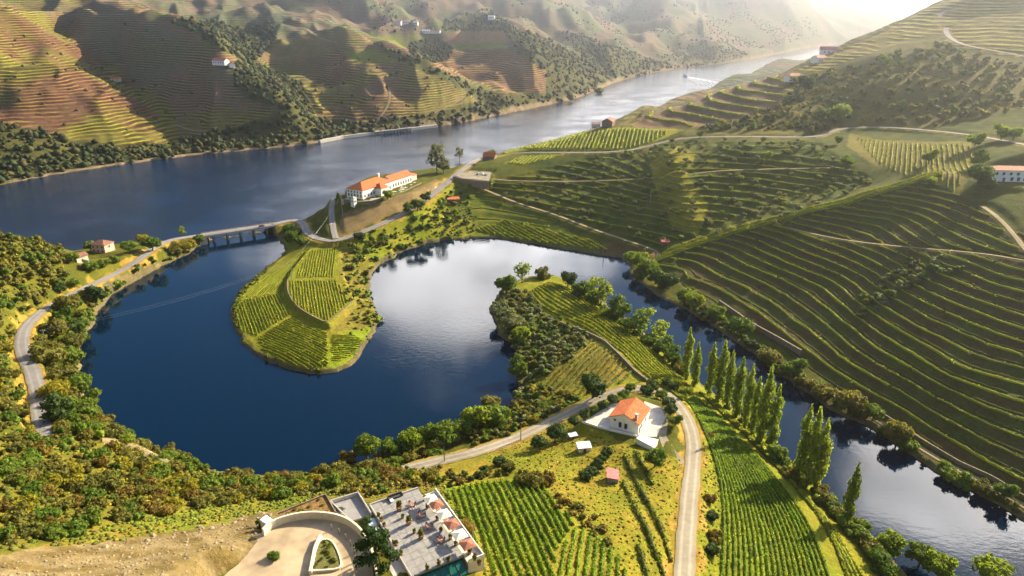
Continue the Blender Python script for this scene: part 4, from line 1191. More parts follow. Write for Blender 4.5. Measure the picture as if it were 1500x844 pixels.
RB = [(1015, 454, 'round', 'fresh', 5.2), (1003, 444, 'round', 'green', 4.6), (1050, 472, 'round', 'green', 4.2), (1083, 494, 'round', 'green', 5.0), (1128, 532, 'bush', 'olive', 5.0), (1160, 554, 'round', 'green', 4.6), (1184, 568, 'bush', 'olive', 3.4), (1207, 584, 'bush', 'olive', 4.0), (1242, 606, 'round', 'olive', 4.8), (1260, 612, 'bush', 'olive', 3.6), (1278, 616, 'round', 'green', 3.2),
      (1313, 650, 'round', 'olive', 4.2), (1330, 660, 'bush', 'green', 3.2), (1297, 638, 'bush', 'dark', 3.0), (1388, 700, 'bush', 'green', 3.4), (1408, 712, 'bush', 'green', 3.0), (1440, 722, 'bush', 'olive', 3.0), (1470, 732, 'round', 'green', 3.0), (1100, 508, 'bush', 'dark', 3.2), (1035, 465, 'bush', 'dark', 3.0)]
trees(sorted(RB), '{n} bushy tree along the water under the terraced slope, counting downstream', group='bushy trees lining the water under the terraced slope')
trees([(925, 388, 'round', 'fresh', 4.6), (936, 396, 'round', 'fresh', 5.2), (948, 404, 'round', 'fresh', 5.0), (960, 416, 'round', 'green', 5.0), (980, 424, 'round', 'dark', 4.2), (970, 420, 'bush', 'green', 4.0), (938, 408, 'bush', 'green', 4.2)], '{n} tree of the grove where the lit crest meets the water', group='grove where the lit crest meets the water')
trees([(1135, 676, 'round', 'green', 3.0), (1146, 684, 'bush', 'green', 3.0), (1155, 700, 'bush', 'olive', 2.6), (1204, 730, 'bush', 'olive', 2.8), (1216, 745, 'bush', 'green', 2.6), (1226, 756, 'bush', 'olive', 2.6), (1240, 776, 'bush', 'green', 2.8), (1256, 790, 'bush', 'green', 3.0), (1274, 808, 'bush', 'olive', 2.8), (1282, 822, 'bush', 'green', 3.0)], '{n} low bush on the poplar bank, counting downstream', cat='bush', group='low bushes on the poplar bank', name='bush')
trees([(133, 396, 'bush', 'green', 3.6), (153, 392, 'bush', 'green', 3.6), (108, 386, 'round', 'green', 3.0), (108, 420, 'bush', 'green', 3.4), (133, 368, 'round', 'green', 3.2), (88, 425, 'bush', 'dark', 3.0), (170, 384, 'bush', 'green', 2.6)], '{n} green bush in the garden around the pink house', cat='bush', group='garden bushes around the pink house', name='bush')
trees([(1040, 735, 'bush', 'rust', 1.6), (1046, 790, 'bush', 'rust', 1.8), (1040, 640, 'bush', 'rust', 1.5), (1042, 760, 'bush', 'dark', 1.8), (1042, 810, 'bush', 'dark', 1.9)], '{n} roadside bush at the edge of the large vine field', cat='bush', group='roadside bushes at the edge of the large vine field', name='bush')
trees([(783, 712, 'bush', 'olive', 3.0), (766, 706, 'bush', 'olive', 2.4), (800, 708, 'bush', 'rust', 2.4), (732, 680, 'bush', 'dark', 2.2), (745, 690, 'bush', 'olive', 2.2)], '{n} brownish bush above the foreground vine field', cat='bush', group='brownish bushes above the foreground vine field', name='bush')

# ------------------------------------------------------------------ shrubs: the largest 280 singly, the rest as scrub
LEAFCOL = {'green': (.085, .13, .014), 'fresh': (.16, .21, .018), 'olive': (.125, .12, .02), 'grey': (.17, .18, .075), 'rust': (.15, .105, .018), 'gold': (.20, .17, .016), 'dark': (.04, .068, .013)}
AREAS = [
 ('river', [(1000, 548), (1035, 572), (1090, 622), (1135, 668), (1180, 722), (1245, 780), (1285, 815), (1300, 850), (1290, 800), (1250, 758), (1196, 712), (1120, 642), (1060, 592), (1005, 548), (930, 482), (850, 428), (842, 430), (925, 490)], 3.6, (1.3, 2.8), ['green', 'olive', 'green', 'fresh'], 90, 420, 'green shrub on the bank below the poplars'),
 ('hill', [(0, 348), (50, 352), (98, 372), (98, 412), (70, 440), (44, 460), (18, 492), (12, 520), (32, 560), (40, 600), (40, 630), (-30, 640), (-60, 350)], 4.2, (2.0, 3.6), ['olive', 'olive', 'olive', 'green', 'gold'], 150, 420, 'olive and rust shrub on the hillside above the winding road'),
 ('bank', [(62, 480), (80, 455), (125, 432), (150, 446), (128, 500), (118, 545), (130, 592), (170, 624), (220, 655), (310, 694), (250, 690), (150, 648), (80, 640), (70, 600), (62, 560), (48, 520)], 4.2, (2.0, 3.9), ['green', 'olive', 'olive', 'fresh', 'green'], 150, 420, 'shrub on the steep bank between the winding road and lake'),
 ('slope', [(0, 632), (70, 640), (150, 652), (250, 690), (380, 702), (450, 697), (560, 678), (640, 662), (640, 676), (600, 692), (640, 702), (520, 712), (480, 722), (330, 740), (150, 772), (60, 800), (0, 812)], 3.9, (1.2, 3.4), ['olive', 'olive', 'green', 'gold', 'olive', 'rust', 'green', 'olive'], 90, 260, 'rusty or olive shrub on the near slope below the dirt bank'),
 ('spit', [(722, 450), (745, 422), (775, 430), (800, 465), (866, 492), (850, 515), (790, 560), (740, 612), (758, 560), (752, 515)], 3.2, (1.4, 2.4), ['grey', 'grey', 'green', 'olive'], 170, 420, 'grey green shrub in the thicket on the spit'),
 ('road', [(690, 628), (740, 608), (765, 570), (790, 566), (858, 584), (848, 594), (750, 640), (690, 655)], 3.4, (1.5, 2.8), ['green', 'olive', 'grey', 'gold'], 150, 300, 'shrub on the lake side of the gravel road'),
 ('manor', [(512, 354), (600, 318), (660, 278), (690, 290), (700, 330), (690, 348), (600, 366), (552, 395), (560, 468), (520, 482), (505, 400)], 6.0, (1.2, 3.2), ['green', 'fresh', 'olive', 'green'], 300, 620, 'green shrub on the grassy slope below the manor road'),
 ('upper', [(1010, 192), (1060, 180), (1145, 152), (1165, 122), (1215, 102), (1260, 96), (1300, 78), (1345, 76), (1380, 62), (1420, 80), (1500, 94), (1560, 150), (1560, 200), (1440, 190), (1380, 188), (1300, 180), (1240, 181), (1205, 195), (1120, 192)], 7.6, (1.4, 4.6), ['olive', 'olive', 'green', 'gold', 'olive', 'dark', 'green'], 540, 830, 'shrub on the scrubby hill above the road'),
 ('gully', [(1290, 405), (1330, 388), (1390, 372), (1410, 395), (1310, 430), (1275, 475), (1248, 462)], 4.6, (1.6, 3.2), ['dark', 'olive', 'grey', 'green'], 200, 420, 'shrub in the gully across the terraced vineyard'),
 ('field', [(812, 722), (842, 735), (872, 760), (908, 792), (890, 800), (850, 770), (812, 745)], 2.2, (.8, 1.5), ['rust', 'olive'], 90, 220, 'rusty shrub in the strip between two foreground vine plots'),
 ('brow', [(480, 722), (520, 708), (600, 692), (640, 690), (652, 712), (615, 712), (560, 722), (540, 732)], 2.4, (.7, 1.9), ['olive', 'gold', 'green', 'rust'], 90, 240, 'shrub just above the far end of the restaurant terrace'),
 ('causeway', [(140, 452), (175, 426), (225, 398), (270, 375), (292, 361), (296, 353), (262, 364), (215, 384), (165, 411), (135, 432)], 2.8, (1.2, 2.6), ['green', 'olive', 'green', 'fresh'], 250, 470, 'shrub on the causeway bank below the bridge road'),
 ('verge', [(640, 700), (700, 690), (745, 690), (750, 700), (690, 708), (650, 716)], 2.6, (.9, 1.7), ['olive', 'dark', 'rust'], 90, 240, 'shrub along the upper edge of the foreground vines'),
 ('crag', [(350, 500), (340, 462), (346, 436), (362, 418), (392, 392), (396, 394), (350, 440), (346, 462), (358, 496), (372, 512), (420, 536), (467, 544), (500, 538), (500, 544), (467, 550), (416, 542), (366, 516)], 2.4, (.8, 1.5), ['green', 'olive', 'fresh'], 240, 400, 'low shrub fringing the rounded vineyard spit'),
 ('shade', [(1010, 430), (1060, 470), (1130, 520), (1200, 566), (1280, 612), (1340, 652), (1440, 712), (1500, 745), (1500, 760), (1380, 698), (1232, 612), (1110, 524), (1000, 455)], 3.2, (1.5, 3.0), ['green', 'olive', 'green'], 150, 420, 'green shrub at the water edge under the terraced slope'),
]
recs = []
for ai, (key, poly, sp, (s0, s1), pal, y0, y1, lab) in enumerate(AREAS):
    pts = scatter(poly, sp, y0, y1, 900 + ai, road=1.5 if key != 'field' else 0)
    rg = np.random.default_rng(950 + ai)
    for p in pts:
        recs.append((p, s0 + (s1 - s0) * rg.random() ** 1.6, pal[rg.integers(len(pal))], key, lab))
app = np.array([r[1] / np.linalg.norm(np.array(r[0]) - (0, 0, CAM_H)) for r in recs])
order = np.argsort(-app)
SOLO = set(order[:280].tolist())
for i in order[:280]:
    p, s, lf, key, lab = recs[i]
    plant('shrub', 'bush', lf, (p[0], p[1], p[2] - .1), s, lab, 'shrub', 'shrubs: ' + lab.split(' on ')[-1].split(' in ')[-1], with_trunk=False, sz=random.uniform(.8, 1.15))
rest = [recs[i] for i in range(len(recs)) if i not in SOLO]
rg = np.random.default_rng(12)
merged('scrub', [r[0] for r in rest], [r[1] for r in rest], [np.array(LEAFCOL[r[2]]) * (.8 + .4 * rg.random()) for r in rest], LOWP, 'mixed olive and rust scrub on the near slopes')
# low ground cover: tussocks
tus = []
for poly, sp, y0, y1, sz, pal in [
    ([(60, 800), (140, 775), (330, 738), (470, 716), (500, 722), (400, 748), (330, 762), (140, 800)], 1.3, 70, 260, (.25, .6), ['fresh', 'green', 'olive', 'gold']),
    ([(0, 632), (150, 652), (380, 702), (560, 690), (640, 672), (640, 702), (480, 722), (330, 740), (0, 812)], 2.4, 90, 260, (.4, .9), ['olive', 'gold', 'green']),
    ([(700, 668), (850, 608), (900, 650), (1000, 672), (1000, 844), (900, 844), (840, 740), (760, 700)], 1.6, 80, 260, (.16, .42), ['fresh', 'gold', 'fresh', 'olive']),
    ([(400, 745), (520, 705), (640, 690), (655, 716), (690, 760), (700, 800), (720, 844), (705, 844), (690, 815), (610, 712), (545, 732), (480, 725)], 1.2, 70, 240, (.2, .5), ['fresh', 'gold', 'olive']),
    ([(1020, 640), (1050, 660), (1060, 844), (1018, 844)], 1.4, 80, 260, (.2, .45), ['fresh', 'fresh', 'green']),
    ([(500, 355), (600, 318), (680, 262), (700, 330), (690, 348), (600, 366), (552, 395), (560, 470), (545, 500), (520, 530), (500, 400)], 4.0, 300, 620, (.5, 1.2), ['fresh', 'green', 'olive']),
    ([(0, 348), (98, 372), (98, 412), (44, 460), (12, 520), (40, 630), (-30, 640)], 3.2, 150, 420, (.5, 1.1), ['olive', 'gold']),
]:
    pts = scatter(poly, sp, y0, y1, 1200 + len(tus), road=.8)
    r2 = np.random.default_rng(len(tus))
    for p in pts:
        tus.append((p, sz[0] + (sz[1] - sz[0]) * r2.random(), np.array(LEAFCOL[pal[r2.integers(len(pal))]]) * (.8 + .5 * r2.random())))
merged('tussock_grass', [t[0] for t in tus], [t[1] for t in tus], [t[2] for t in tus], FARP, 'tussocks of rough grass on the slopes and meadows', 21, .62)
# olives on the shaded slope
OLV = scatter([(700, 292), (760, 270), (870, 228), (1000, 206), (1200, 207), (1235, 240), (1280, 272), (1140, 322), (1050, 344), (960, 358), (880, 333), (800, 308)], 10.5, 390, 640, 77, jit=.8, road=2)
rg = np.random.default_rng(3)
for p in OLV[:290]:
    plant('olive_tree', 'olive', 'grey' if rg.random() < .75 else 'fresh', (p[0], p[1], p[2] - .1), 1.5 + rg.random() * 1.1, 'small grey green olive tree dotted over the shaded slope', 'tree', 'olive trees dotted over the shaded slope')
print('OLIVES', len(OLV), 'SHRUBS', len(recs), 'TUSSOCK', len(tus))
# far woods and scrub
fp = []
for i, poly in enumerate(SCRUB_FAR):
    fp.append(scatter(poly, 7.5 if i < 4 else 9.5, 600, 2600, 1500 + i, road=0))
fp = np.vstack(fp)
print('FAR', len(fp))
rg = np.random.default_rng(8)
fs = 2.0 + 3.2 * rg.random(len(fp)) ** 2
merged('far_scrub', fp, fs, pick_cols(len(fp), [(.032, .052, .013), (.055, .065, .017), (.085, .075, .024), (.04, .06, .022)], 9), FARP, 'dark scrub and woods on the hills across the river', 9)
fw = scatter([(420, -25), (500, 15), (560, 50), (640, 45), (720, 18), (800, 45), (880, 85), (990, 92), (1080, 78), (1230, 48), (1180, -15)], 17, 1450, 3600, 1777, road=0)
fw = fw[fbm(fw[:, 0] / 130, fw[:, 1] / 130, 55, 3) > .5]
merged('distant_scrub', fw, 1.6 + 3.0 * rg.random(len(fw)) ** 2, pick_cols(len(fw), [(.075, .09, .035), (.10, .095, .045)], 19), FARP, 'scrub on the hazy ridges far up the valley', 19)
# hedge bushes dotted over the far terraces
pts = np.vstack([scatter([(0, 20), (190, 110), (260, 160), (265, 205), (0, 190)], 34, 620, 1300, 31, road=0), scatter([(480, 95), (545, 65), (655, 110), (735, 160), (520, 182), (440, 130)], 26, 850, 1350, 32, road=0),
                 scatter([(150, 10), (330, 95), (400, 160), (280, 200), (190, 115)], 36, 800, 1300, 33, road=0), scatter([(820, 20), (1000, 90), (900, 80)], 40, 1500, 3000, 34, road=0)])
merged('terrace_bushes', pts, 1.3 + 1.3 * rg.random(len(pts)), pick_cols(len(pts), [(.07, .09, .02), (.10, .09, .03)], 10), FARP, 'single bushes dotted over the far terraces', 10)
# ------------------------------------------------------------------ vineyards: each row a hedge of leaves
def hedge(P, w, h, rg, leafs=3, leaf=.32, gaps=.03):
    """leafy strip along the points P (n,3)"""
    n = len(P)
    T = np.gradient(P[:, :2], axis=0); T /= np.maximum(np.linalg.norm(T, axis=1)[:, None], 1e-6)
    N = np.stack([-T[:, 1], T[:, 0]], 1)
    prof = [(-.42, -.1), (-.5, .55), (0, 1.0), (.5, .55), (.42, -.1)]
    ph = rg.random() * 50; vig = .62 + .76 * fbm(np.arange(n) / 7.0 + ph, np.zeros(n) + ph, 3, 3)
    hv = h * vig * (.72 + .5 * rg.random(n)); wv = w * vig * (.75 + .5 * rg.random(n))
    rows = []
    for a, b in prof:
        off = a * wv + (rg.random(n) - .5) * .18 * w
        rows.append(np.column_stack([P[:, :2] + N * off[:, None], P[:, 2] + b * hv * (1 + .25 * (rg.random(n) - .5))]))
    V = np.vstack(rows)
    i = np.arange(n - 1)
    i = i[rg.random(n - 1) > gaps]
    F = np.vstack([np.stack([r * n + i, r * n + i + 1, (r + 1) * n + i + 1, (r + 1) * n + i], 1) for r in range(4)])
    parts = [(V, F)]
    if leafs:
        k = rg.integers(0, n, n * leafs)
        C = np.column_stack([P[k, :2] + N[k] * ((rg.random(len(k)) - .5) * w * 1.15)[:, None] + T[k] * ((rg.random(len(k)) - .5) * .9)[:, None], P[k, 2] + h * (.35 + .75 * rg.random(len(k)))])
        parts.append(quads(C, rg.normal(size=C.shape) + (0, 0, .8), leaf * (.6 + .8 * rg.random(len(k))), rg))
    return join(parts)

def row_object(parent, P, w, h, rg, leafs, leaf, mat, gaps=.03):
    c = P.mean(0); c[2] = P[0, 2]
    V, F = hedge(P - c, w, h, rg, leafs, leaf, gaps)
    me = mesh_from('vine_row', V, F, False); me.materials.append(ML[mat])
    o = link('vine_row', me, parent=parent); o.location = Vector(c) - parent.location
    return o

def vineyard(label, rows, w, h, mat='vine', leafs=3, leaf=.32, gaps=.03, seed=1):
    rows = [r for r in rows if len(r) > 3]
    if not rows: print('EMPTY vineyard', label); return
    c = np.vstack(rows).mean(0)
    e = empty('vineyard', label, 'vineyard', (c[0], c[1], float(lookup(ZG, np.array([c[0]]), np.array([c[1]]))[0])))
    rg = np.random.default_rng(seed)
    for r in rows:
        row_object(e, r, w, h, rg, leafs, leaf, mat, gaps)
    print('VINES', label[:30], len(rows))
    return e

def on_ground(xy):
    return np.column_stack([xy, lookup(ZG, xy[:, 0], xy[:, 1])])

def runs(P, ok):
    out = []; cur = []
    for p, k in zip(P, ok):
        if k: cur.append(p)
        else:
            if len(cur) > 4: out.append(np.array(cur))
            cur = []
    if len(cur) > 4: out.append(np.array(cur))
    return out

def rows_parallel(poly, a, b, spacing, ds, bend=0.0, wob=.25):
    W = grounds([p[0] for p in poly], [p[1] for p in poly])[:, :2]
    A, B = grounds([a[0], b[0]], [a[1], b[1]])[:, :2]
    d = (B - A) / np.linalg.norm(B - A); n = np.array([-d[1], d[0]]); c = W.mean(0)
    s = (W - c) @ d; t = (W - c) @ n
    out = []
    rg = np.random.default_rng(int(abs(c[0]) * 10))
    for off in np.arange(t.min() + spacing * .4, t.max(), spacing):
        q = np.arange(s.min(), s.max(), ds)
        xy = c + d * q[:, None] + n * (off + bend * (q ** 2) / max(1, s.max() ** 2) + (vnoise(q / 9, q * 0 + off, 3) - .5) * wob * 2)[:, None]
        out += runs(on_ground(xy), inside(xy[:, 0], xy[:, 1], W))
    return out

def rows_between(ca, cb, n, ds, t0=0.0, t1=1.0):
    A = chaikin(grounds([p[0] for p in ca], [p[1] for p in ca])[:, :2], 3); B = chaikin(grounds([p[0] for p in cb], [p[1] for p in cb])[:, :2], 3)
    def eq(P, m=80):
        d = np.concatenate([[0], np.cumsum(np.linalg.norm(np.diff(P, axis=0), axis=1))]); s = np.linspace(0, d[-1], m)
        return np.stack([np.interp(s, d, P[:, k]) for k in (0, 1)], 1)
    A, B = eq(A), eq(B)
    return [on_ground(resample(A * (1 - t) + B * t, ds)) for t in np.linspace(t0, t1, n)]

def rows_contour(mask_px, x0, x1, y0, y1, ax, levels, ds, step=1.2, ymax=1e9, jit=0):
    """rows that follow the terraces: points of equal base height along transects in direction ax"""
    ax = np.array(ax, float); ax /= np.linalg.norm(ax); al = np.array([ax[1], -ax[0]])
    corners = np.array([(x0, y0), (x1, y0), (x0, y1), (x1, y1)])
    s = corners @ al; t = corners @ ax
    S = np.arange(s.min(), s.max(), ds); Tt = np.arange(t.min(), t.max(), .5)
    poly = np.array(mask_px, float)
    XY = S[:, None, None] * al + Tt[None, :, None] * ax
    Zb = lookup(ZBASE, XY[..., 0], XY[..., 1])
    px, py = to_px(XY[..., 0], XY[..., 1], Zb)
    M = inside(px, py, poly) & (XY[..., 0] > x0) & (XY[..., 0] < x1) & (XY[..., 1] > y0) & (XY[..., 1] < y1)
    out = []
    for lv in levels:
        sg = (Zb[:, :-1] < lv) & (Zb[:, 1:] >= lv) & M[:, :-1]
        has = sg.any(1); k = sg.argmax(1)
        f = (lv - Zb[np.arange(len(S)), k]) / np.maximum(Zb[np.arange(len(S)), k + 1] - Zb[np.arange(len(S)), k], 1e-3)
        tt = Tt[k] + np.clip(f, 0, 1) * .5
        jump = np.concatenate([[False], np.abs(np.diff(tt)) > ds * 3.0])
        xy = S[:, None] * al + tt[:, None] * ax
        cur = []
        for i in range(len(S)):
            if not has[i] or jump[i]:
                if len(cur) > 5: out.append(np.array(cur))
                cur = []
            if has[i]: cur.append(xy[i])
        if len(cur) > 5: out.append(np.array(cur))
    res = []
    for r in out:
        r = on_ground(r)
        d = np.full(len(r), 1e9)
        for nm in ('terrace_track', 'upper_track', 'bank_path', 'hill_road'):
            d = np.minimum(d, seg_dist(r[:, 0], r[:, 1], ROADLINES[nm])[0])
        res += runs(r, d > 1.8)
    return res

# foreground plots
vineyard('foreground vine plot with straight rows beside the restaurant terrace', rows_parallel([(652, 722), (700, 708), (745, 704), (800, 714), (818, 740), (842, 768), (818, 800), (808, 870), (742, 870), (700, 800)], (690, 713), (738, 843), 1.8, .55), .65, .85, 'vine_fresh', 5, .26, .05, 1)
vineyard('foreground vine plot fanning down to the bottom edge', rows_parallel([(846, 772), (880, 792), (905, 812), (930, 870), (812, 870), (824, 800)], (834, 764), (818, 843), 1.75, .55), .65, .85, 'vine_fresh', 5, .26, .05, 2)
vineyard('few broken vine rows on the meadow by the pink shed', rows_parallel([(905, 668), (940, 662), (965, 735), (985, 800), (980, 860), (945, 860), (925, 760)], (909, 674), (941, 740), 4.2, .6), 1.1, 1.1, 'vine_dark', 4, .3, .12, 3)
vineyard('large vine field curving down between the road and poplars', rows_between([(1008, 590), (1026, 622), (1042, 660), (1056, 711), (1058, 780), (1052, 870)], [(1018, 580), (1055, 610), (1095, 652), (1140, 700), (1196, 768), (1232, 870)], 20, .6, 0.02, .93), .65, .85, 'vine_fresh', 5, .26, .05, 4)
vineyard('narrow strip of vines beyond the path below the poplars', rows_between([(1025, 576), (1075, 622), (1120, 668), (1165, 714), (1215, 776), (1250, 870)], [(1040, 584), (1085, 626), (1130, 674), (1175, 724), (1226, 782), (1275, 870)], 4, .7, .0, 1.0), .9, 1.0, 'vine', 4, .28, .05, 5)
# second spit
vineyard('long curved vineyard along the back of the second spit', rows_between([(776, 428), (790, 450), (830, 468), (870, 488), (900, 508), (935, 542), (968, 566), (1000, 588)], [(806, 414), (834, 420), (862, 440), (900, 468), (940, 500), (980, 536), (1016, 572)], 10, .9, .03, .95), .8, .75, 'vine', 4, .30, .05, 6)
vineyard('small ochre vineyard with slanting rows on the second spit', rows_parallel([(866, 496), (900, 520), (930, 548), (900, 566), (860, 578), (800, 580), (790, 562)], (866, 500), (804, 562), 3.0, .8), .8, .9, 'vine_dark', 4, .3, .08, 7)
# first spit
vineyard('upper left vines along the neck of the first spit', rows_parallel([(440, 371), (455, 366), (432, 394), (418, 412), (416, 428), (352, 442), (350, 432)], (352, 437), (432, 372), 1.5, 1.0), .5, .48, 'vine', 3, .24, .05, 8)
vineyard('vines in short upright rows on the west of the first spit', rows_parallel([(352, 442), (412, 430), (418, 446), (428, 460), (376, 492), (352, 484), (346, 462)], (356, 440), (374, 492), 1.55, .9), .5, .48, 'vine', 3, .24, .06, 9)
vineyard('vines following the rounded end of the first spit', rows_parallel([(378, 495), (428, 464), (450, 478), (480, 488), (482, 537), (452, 541), (415, 531), (385, 512)], (378, 497), (462, 538), 1.55, .9), .5, .48, 'vine', 3, .24, .06, 10)
vineyard('vines on the flat right end of the first spit', rows_parallel([(484, 490), (520, 492), (534, 500), (520, 520), (486, 536)], (486, 500), (530, 502), 1.6, .9), .5, .48, 'vine', 3, .24, .06, 11)
vineyard('raised inner vineyard at the neck of the first spit', rows_parallel([(458, 366), (494, 363), (490, 406), (430, 407)], (480, 364), (474, 405), 1.55, 1.0), .5, .48, 'vine', 3, .24, .05, 12)
vineyard('raised inner vineyard ending in a rounded bank', rows_parallel([(424, 411), (492, 410), (508, 430), (512, 442), (480, 470), (450, 456), (428, 444)], (440, 412), (444, 450), 1.55, .9), .5, .48, 'vine', 3, .24, .05, 13)
# terraced slope on the right
lv = np.arange(4, 74, STEP_S) - 4 % STEP_S + STEP_S * .05
vineyard('terraced vineyard following the contours of the big shaded slope', rows_contour(SLOPE_PX, 85, 370, 165, 460, (.93, .37), lv, 1.6), .95, .8, 'vine', 3, .34, .03, 14)
lv = np.concatenate([np.arange(4, 74, STEP_S) - 4 % STEP_S + STEP_S * k for k in (.4,)])
vineyard('finer vine rows planted between the terrace edges of the big slope', rows_contour(SLOPE_PX, 85, 370, 165, 450, (.93, .37), lv, 1.6), .55, .5, 'vine_dark', 3, .28, .06, 22)
lv = np.arange(40, 100, STEP_F) - 40 % STEP_F + STEP_F * .05
vineyard('vineyard terraces fanning round the ridge above the river', rows_contour(FAN_PX, 90, 380, 580, 860, (.8, .6), lv, 2.5), 3.0, 1.6, 'vine', 4, .8, .0, 15)
vineyard('bright yellow green vineyard on the ridge above the hill road', rows_parallel([(735, 223), (790, 211), (868, 194), (905, 188), (990, 191), (955, 208), (920, 219), (850, 220), (775, 220)], (930, 218), (936, 192), 3.6, 2.2), 1.5, 1.3, 'vine', 2, .6, .04, 16)
vineyard('small bright vineyard below the orange roofed house', rows_parallel([(740, 240), (766, 229), (828, 227), (800, 234), (762, 243)], (800, 233), (806, 228), 3.2, 2.0), 1.4, 1.2, 'vine', 2, .6, .04, 17)
vineyard('green vineyard on the far shore of the lake pool', rows_parallel([(690, 337), (740, 323), (800, 336), (868, 353), (896, 368), (800, 358), (735, 346)], (840, 358), (800, 338), 2.8, 1.3), 1.1, 1.1, 'vine', 3, .5, .05, 18)
vineyard('ochre vineyard sloping under the upper road', rows_parallel([(1250, 200), (1290, 207), (1415, 211), (1432, 226), (1398, 288), (1342, 258), (1282, 236)], (1380, 212), (1388, 280), 3.0, 1.6), .8, .65, 'vine', 3, .4, .03, 19)
lv = np.arange(4, 40, 3.0) - 4 % 3.0 + 3.0 * .4
vineyard('grassed terraces stepping down below the parking wall', rows_contour(TIER_PX, -60, 60, 420, 600, (0, 1), lv, 1.8), 1.6, .7, 'vine', 2, .5, .05, 20)
lv = np.arange(4, 60, 3.0) - 4 % 3.0 + 3.0 * .05
vineyard('overgrown terraces across the middle of the shaded slope', rows_contour(MID_PX, -40, 300, 390, 640, (0.1, 1), lv, 2.0), 1.5, .6, 'vine', 2, .5, .02, 21)

# vine rows added to brighten the long crest that divides the two slopes
cl = resample(CREST_LINE[:, :2], 1.4)
tg = np.gradient(cl, axis=0); tg /= np.linalg.norm(tg, axis=1)[:, None]; nn_ = np.stack([-tg[:, 1], tg[:, 0]], 1)
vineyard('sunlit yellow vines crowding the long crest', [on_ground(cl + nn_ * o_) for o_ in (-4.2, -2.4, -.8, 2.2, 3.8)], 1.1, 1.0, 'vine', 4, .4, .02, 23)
# ------------------------------------------------------------------ building kit
def box(x0, x1, y0, y1, z0, z1):
    V = np.array([(x, y, z) for z in (z0, z1) for y in (y0, y1) for x in (x0, x1)], float)
    F = np.array([(0, 2, 3, 1), (4, 5, 7, 6), (0, 1, 5, 4), (2, 6, 7, 3), (0, 4, 6, 2), (1, 3, 7, 5)])
    return V, F

def part(name, parent, geo, mat, smooth=False, loc=None, label=None):
    V, F = join(geo) if isinstance(geo, list) else geo
    o = link(name, mesh_mixed(name, V, F, mat, smooth), parent=parent, loc=loc)
    if label: o['label'] = label
    return o

def gable(x0, x1, y0, y1, z, h, over=.4, th=.22):
    """two slabs meeting at a ridge along x"""
    ym = (y0 + y1) / 2
    sl = h / ((y1 - y0) / 2)
    out = []
    for s in (-1, 1):
        ye = (y0 - over) if s < 0 else (y1 + over)
        ze = z - over * sl
        a = [(x0 - over, ye, ze), (x1 + over, ye, ze), (x1 + over, ym, z + h), (x0 - over, ym, z + h)]
        V = np.array(a + [(p[0], p[1], p[2] + th) for p in a], float)
        F = np.array([(0, 1, 2, 3), (4, 7, 6, 5), (0, 4, 5, 1), (1, 5, 6, 2), (2, 6, 7, 3), (3, 7, 4, 0)])
        out.append((V, F))
    return out

def hip(x0, x1, y0, y1, z, h, over=.5, th=.25):
    x0 -= over; x1 += over; y0 -= over; y1 += over
    k = min((y1 - y0), (x1 - x0)) / 2
    if (x1 - x0) >= (y1 - y0):
        r0, r1 = (x0 + k, (y0 + y1) / 2), (x1 - k - 1e-3, (y0 + y1) / 2)
    else:
        r0, r1 = ((x0 + x1) / 2, y0 + k), ((x0 + x1) / 2, y1 - k - 1e-3)
    V = np.array([(x0, y0, z), (x1, y0, z), (x1, y1, z), (x0, y1, z), (x0, y0, z + th), (x1, y0, z + th), (x1, y1, z + th), (x0, y1, z + th), (*r0, z + h + th), (*r1, z + h + th)], float)
    if (x1 - x0) >= (y1 - y0):
        F = [(0, 3, 2, 1), (0, 1, 5, 4), (1, 2, 6, 5), (2, 3, 7, 6), (3, 0, 4, 7), (4, 5, 9, 8), (6, 7, 8, 9), (5, 6, 9, 9), (7, 4, 8, 8)]
    else:
        F = [(0, 3, 2, 1), (0, 1, 5, 4), (1, 2, 6, 5), (2, 3, 7, 6), (3, 0, 4, 7), (5, 6, 9, 8), (7, 4, 8, 9), (4, 5, 8, 8), (6, 7, 9, 9)]
    return V, np.array(F)

def gable_walls(x0, x1, y0, y1, z0, z1, h):
    """walls with pointed ends under a ridge along x"""
    ym = (y0 + y1) / 2
    V = np.array([(x0, y0, z0), (x1, y0, z0), (x1, y1, z0), (x0, y1, z0), (x0, y0, z1), (x1, y0, z1), (x1, y1, z1), (x0, y1, z1), (x0, ym, z1 + h), (x1, ym, z1 + h)], float)
    F = np.array([(0, 1, 5, 4), (2, 3, 7, 6), (1, 2, 6, 5), (3, 0, 4, 7), (5, 6, 9, 9), (7, 4, 8, 8), (4, 5, 9, 8), (6, 7, 8, 9)])
    return V, F

def prism(poly, z0, z1):
    """upright prism over a world polygon (convex or nearly), fan-free n-gon caps"""
    return np.array([(p[0], p[1], z0) for p in poly] + [(p[0], p[1], z1) for p in poly], float)

def slab(name, poly, z0, z1, mat, parent=None, origin=(0, 0, 0)):
    poly = [tuple(p[:2]) for p in poly]
    a = sum(poly[i][0] * poly[(i + 1) % len(poly)][1] - poly[(i + 1) % len(poly)][0] * poly[i][1] for i in range(len(poly)))
    if a < 0: poly = poly[::-1]
    n = len(poly); ox, oy, oz = origin
    me = bpy.data.meshes.new(name)
    V = [(x - ox, y - oy, z0 - oz) for x, y in poly] + [(x - ox, y - oy, z1 - oz) for x, y in poly]
    F = [list(range(n))[::-1], list(range(n, 2 * n))] + [(i, (i + 1) % n, n + (i + 1) % n, n + i) for i in range(n)]
    me.from_pydata(V, [], F); me.update(); me.materials.append(mat)
    return link(name, me, parent=parent)

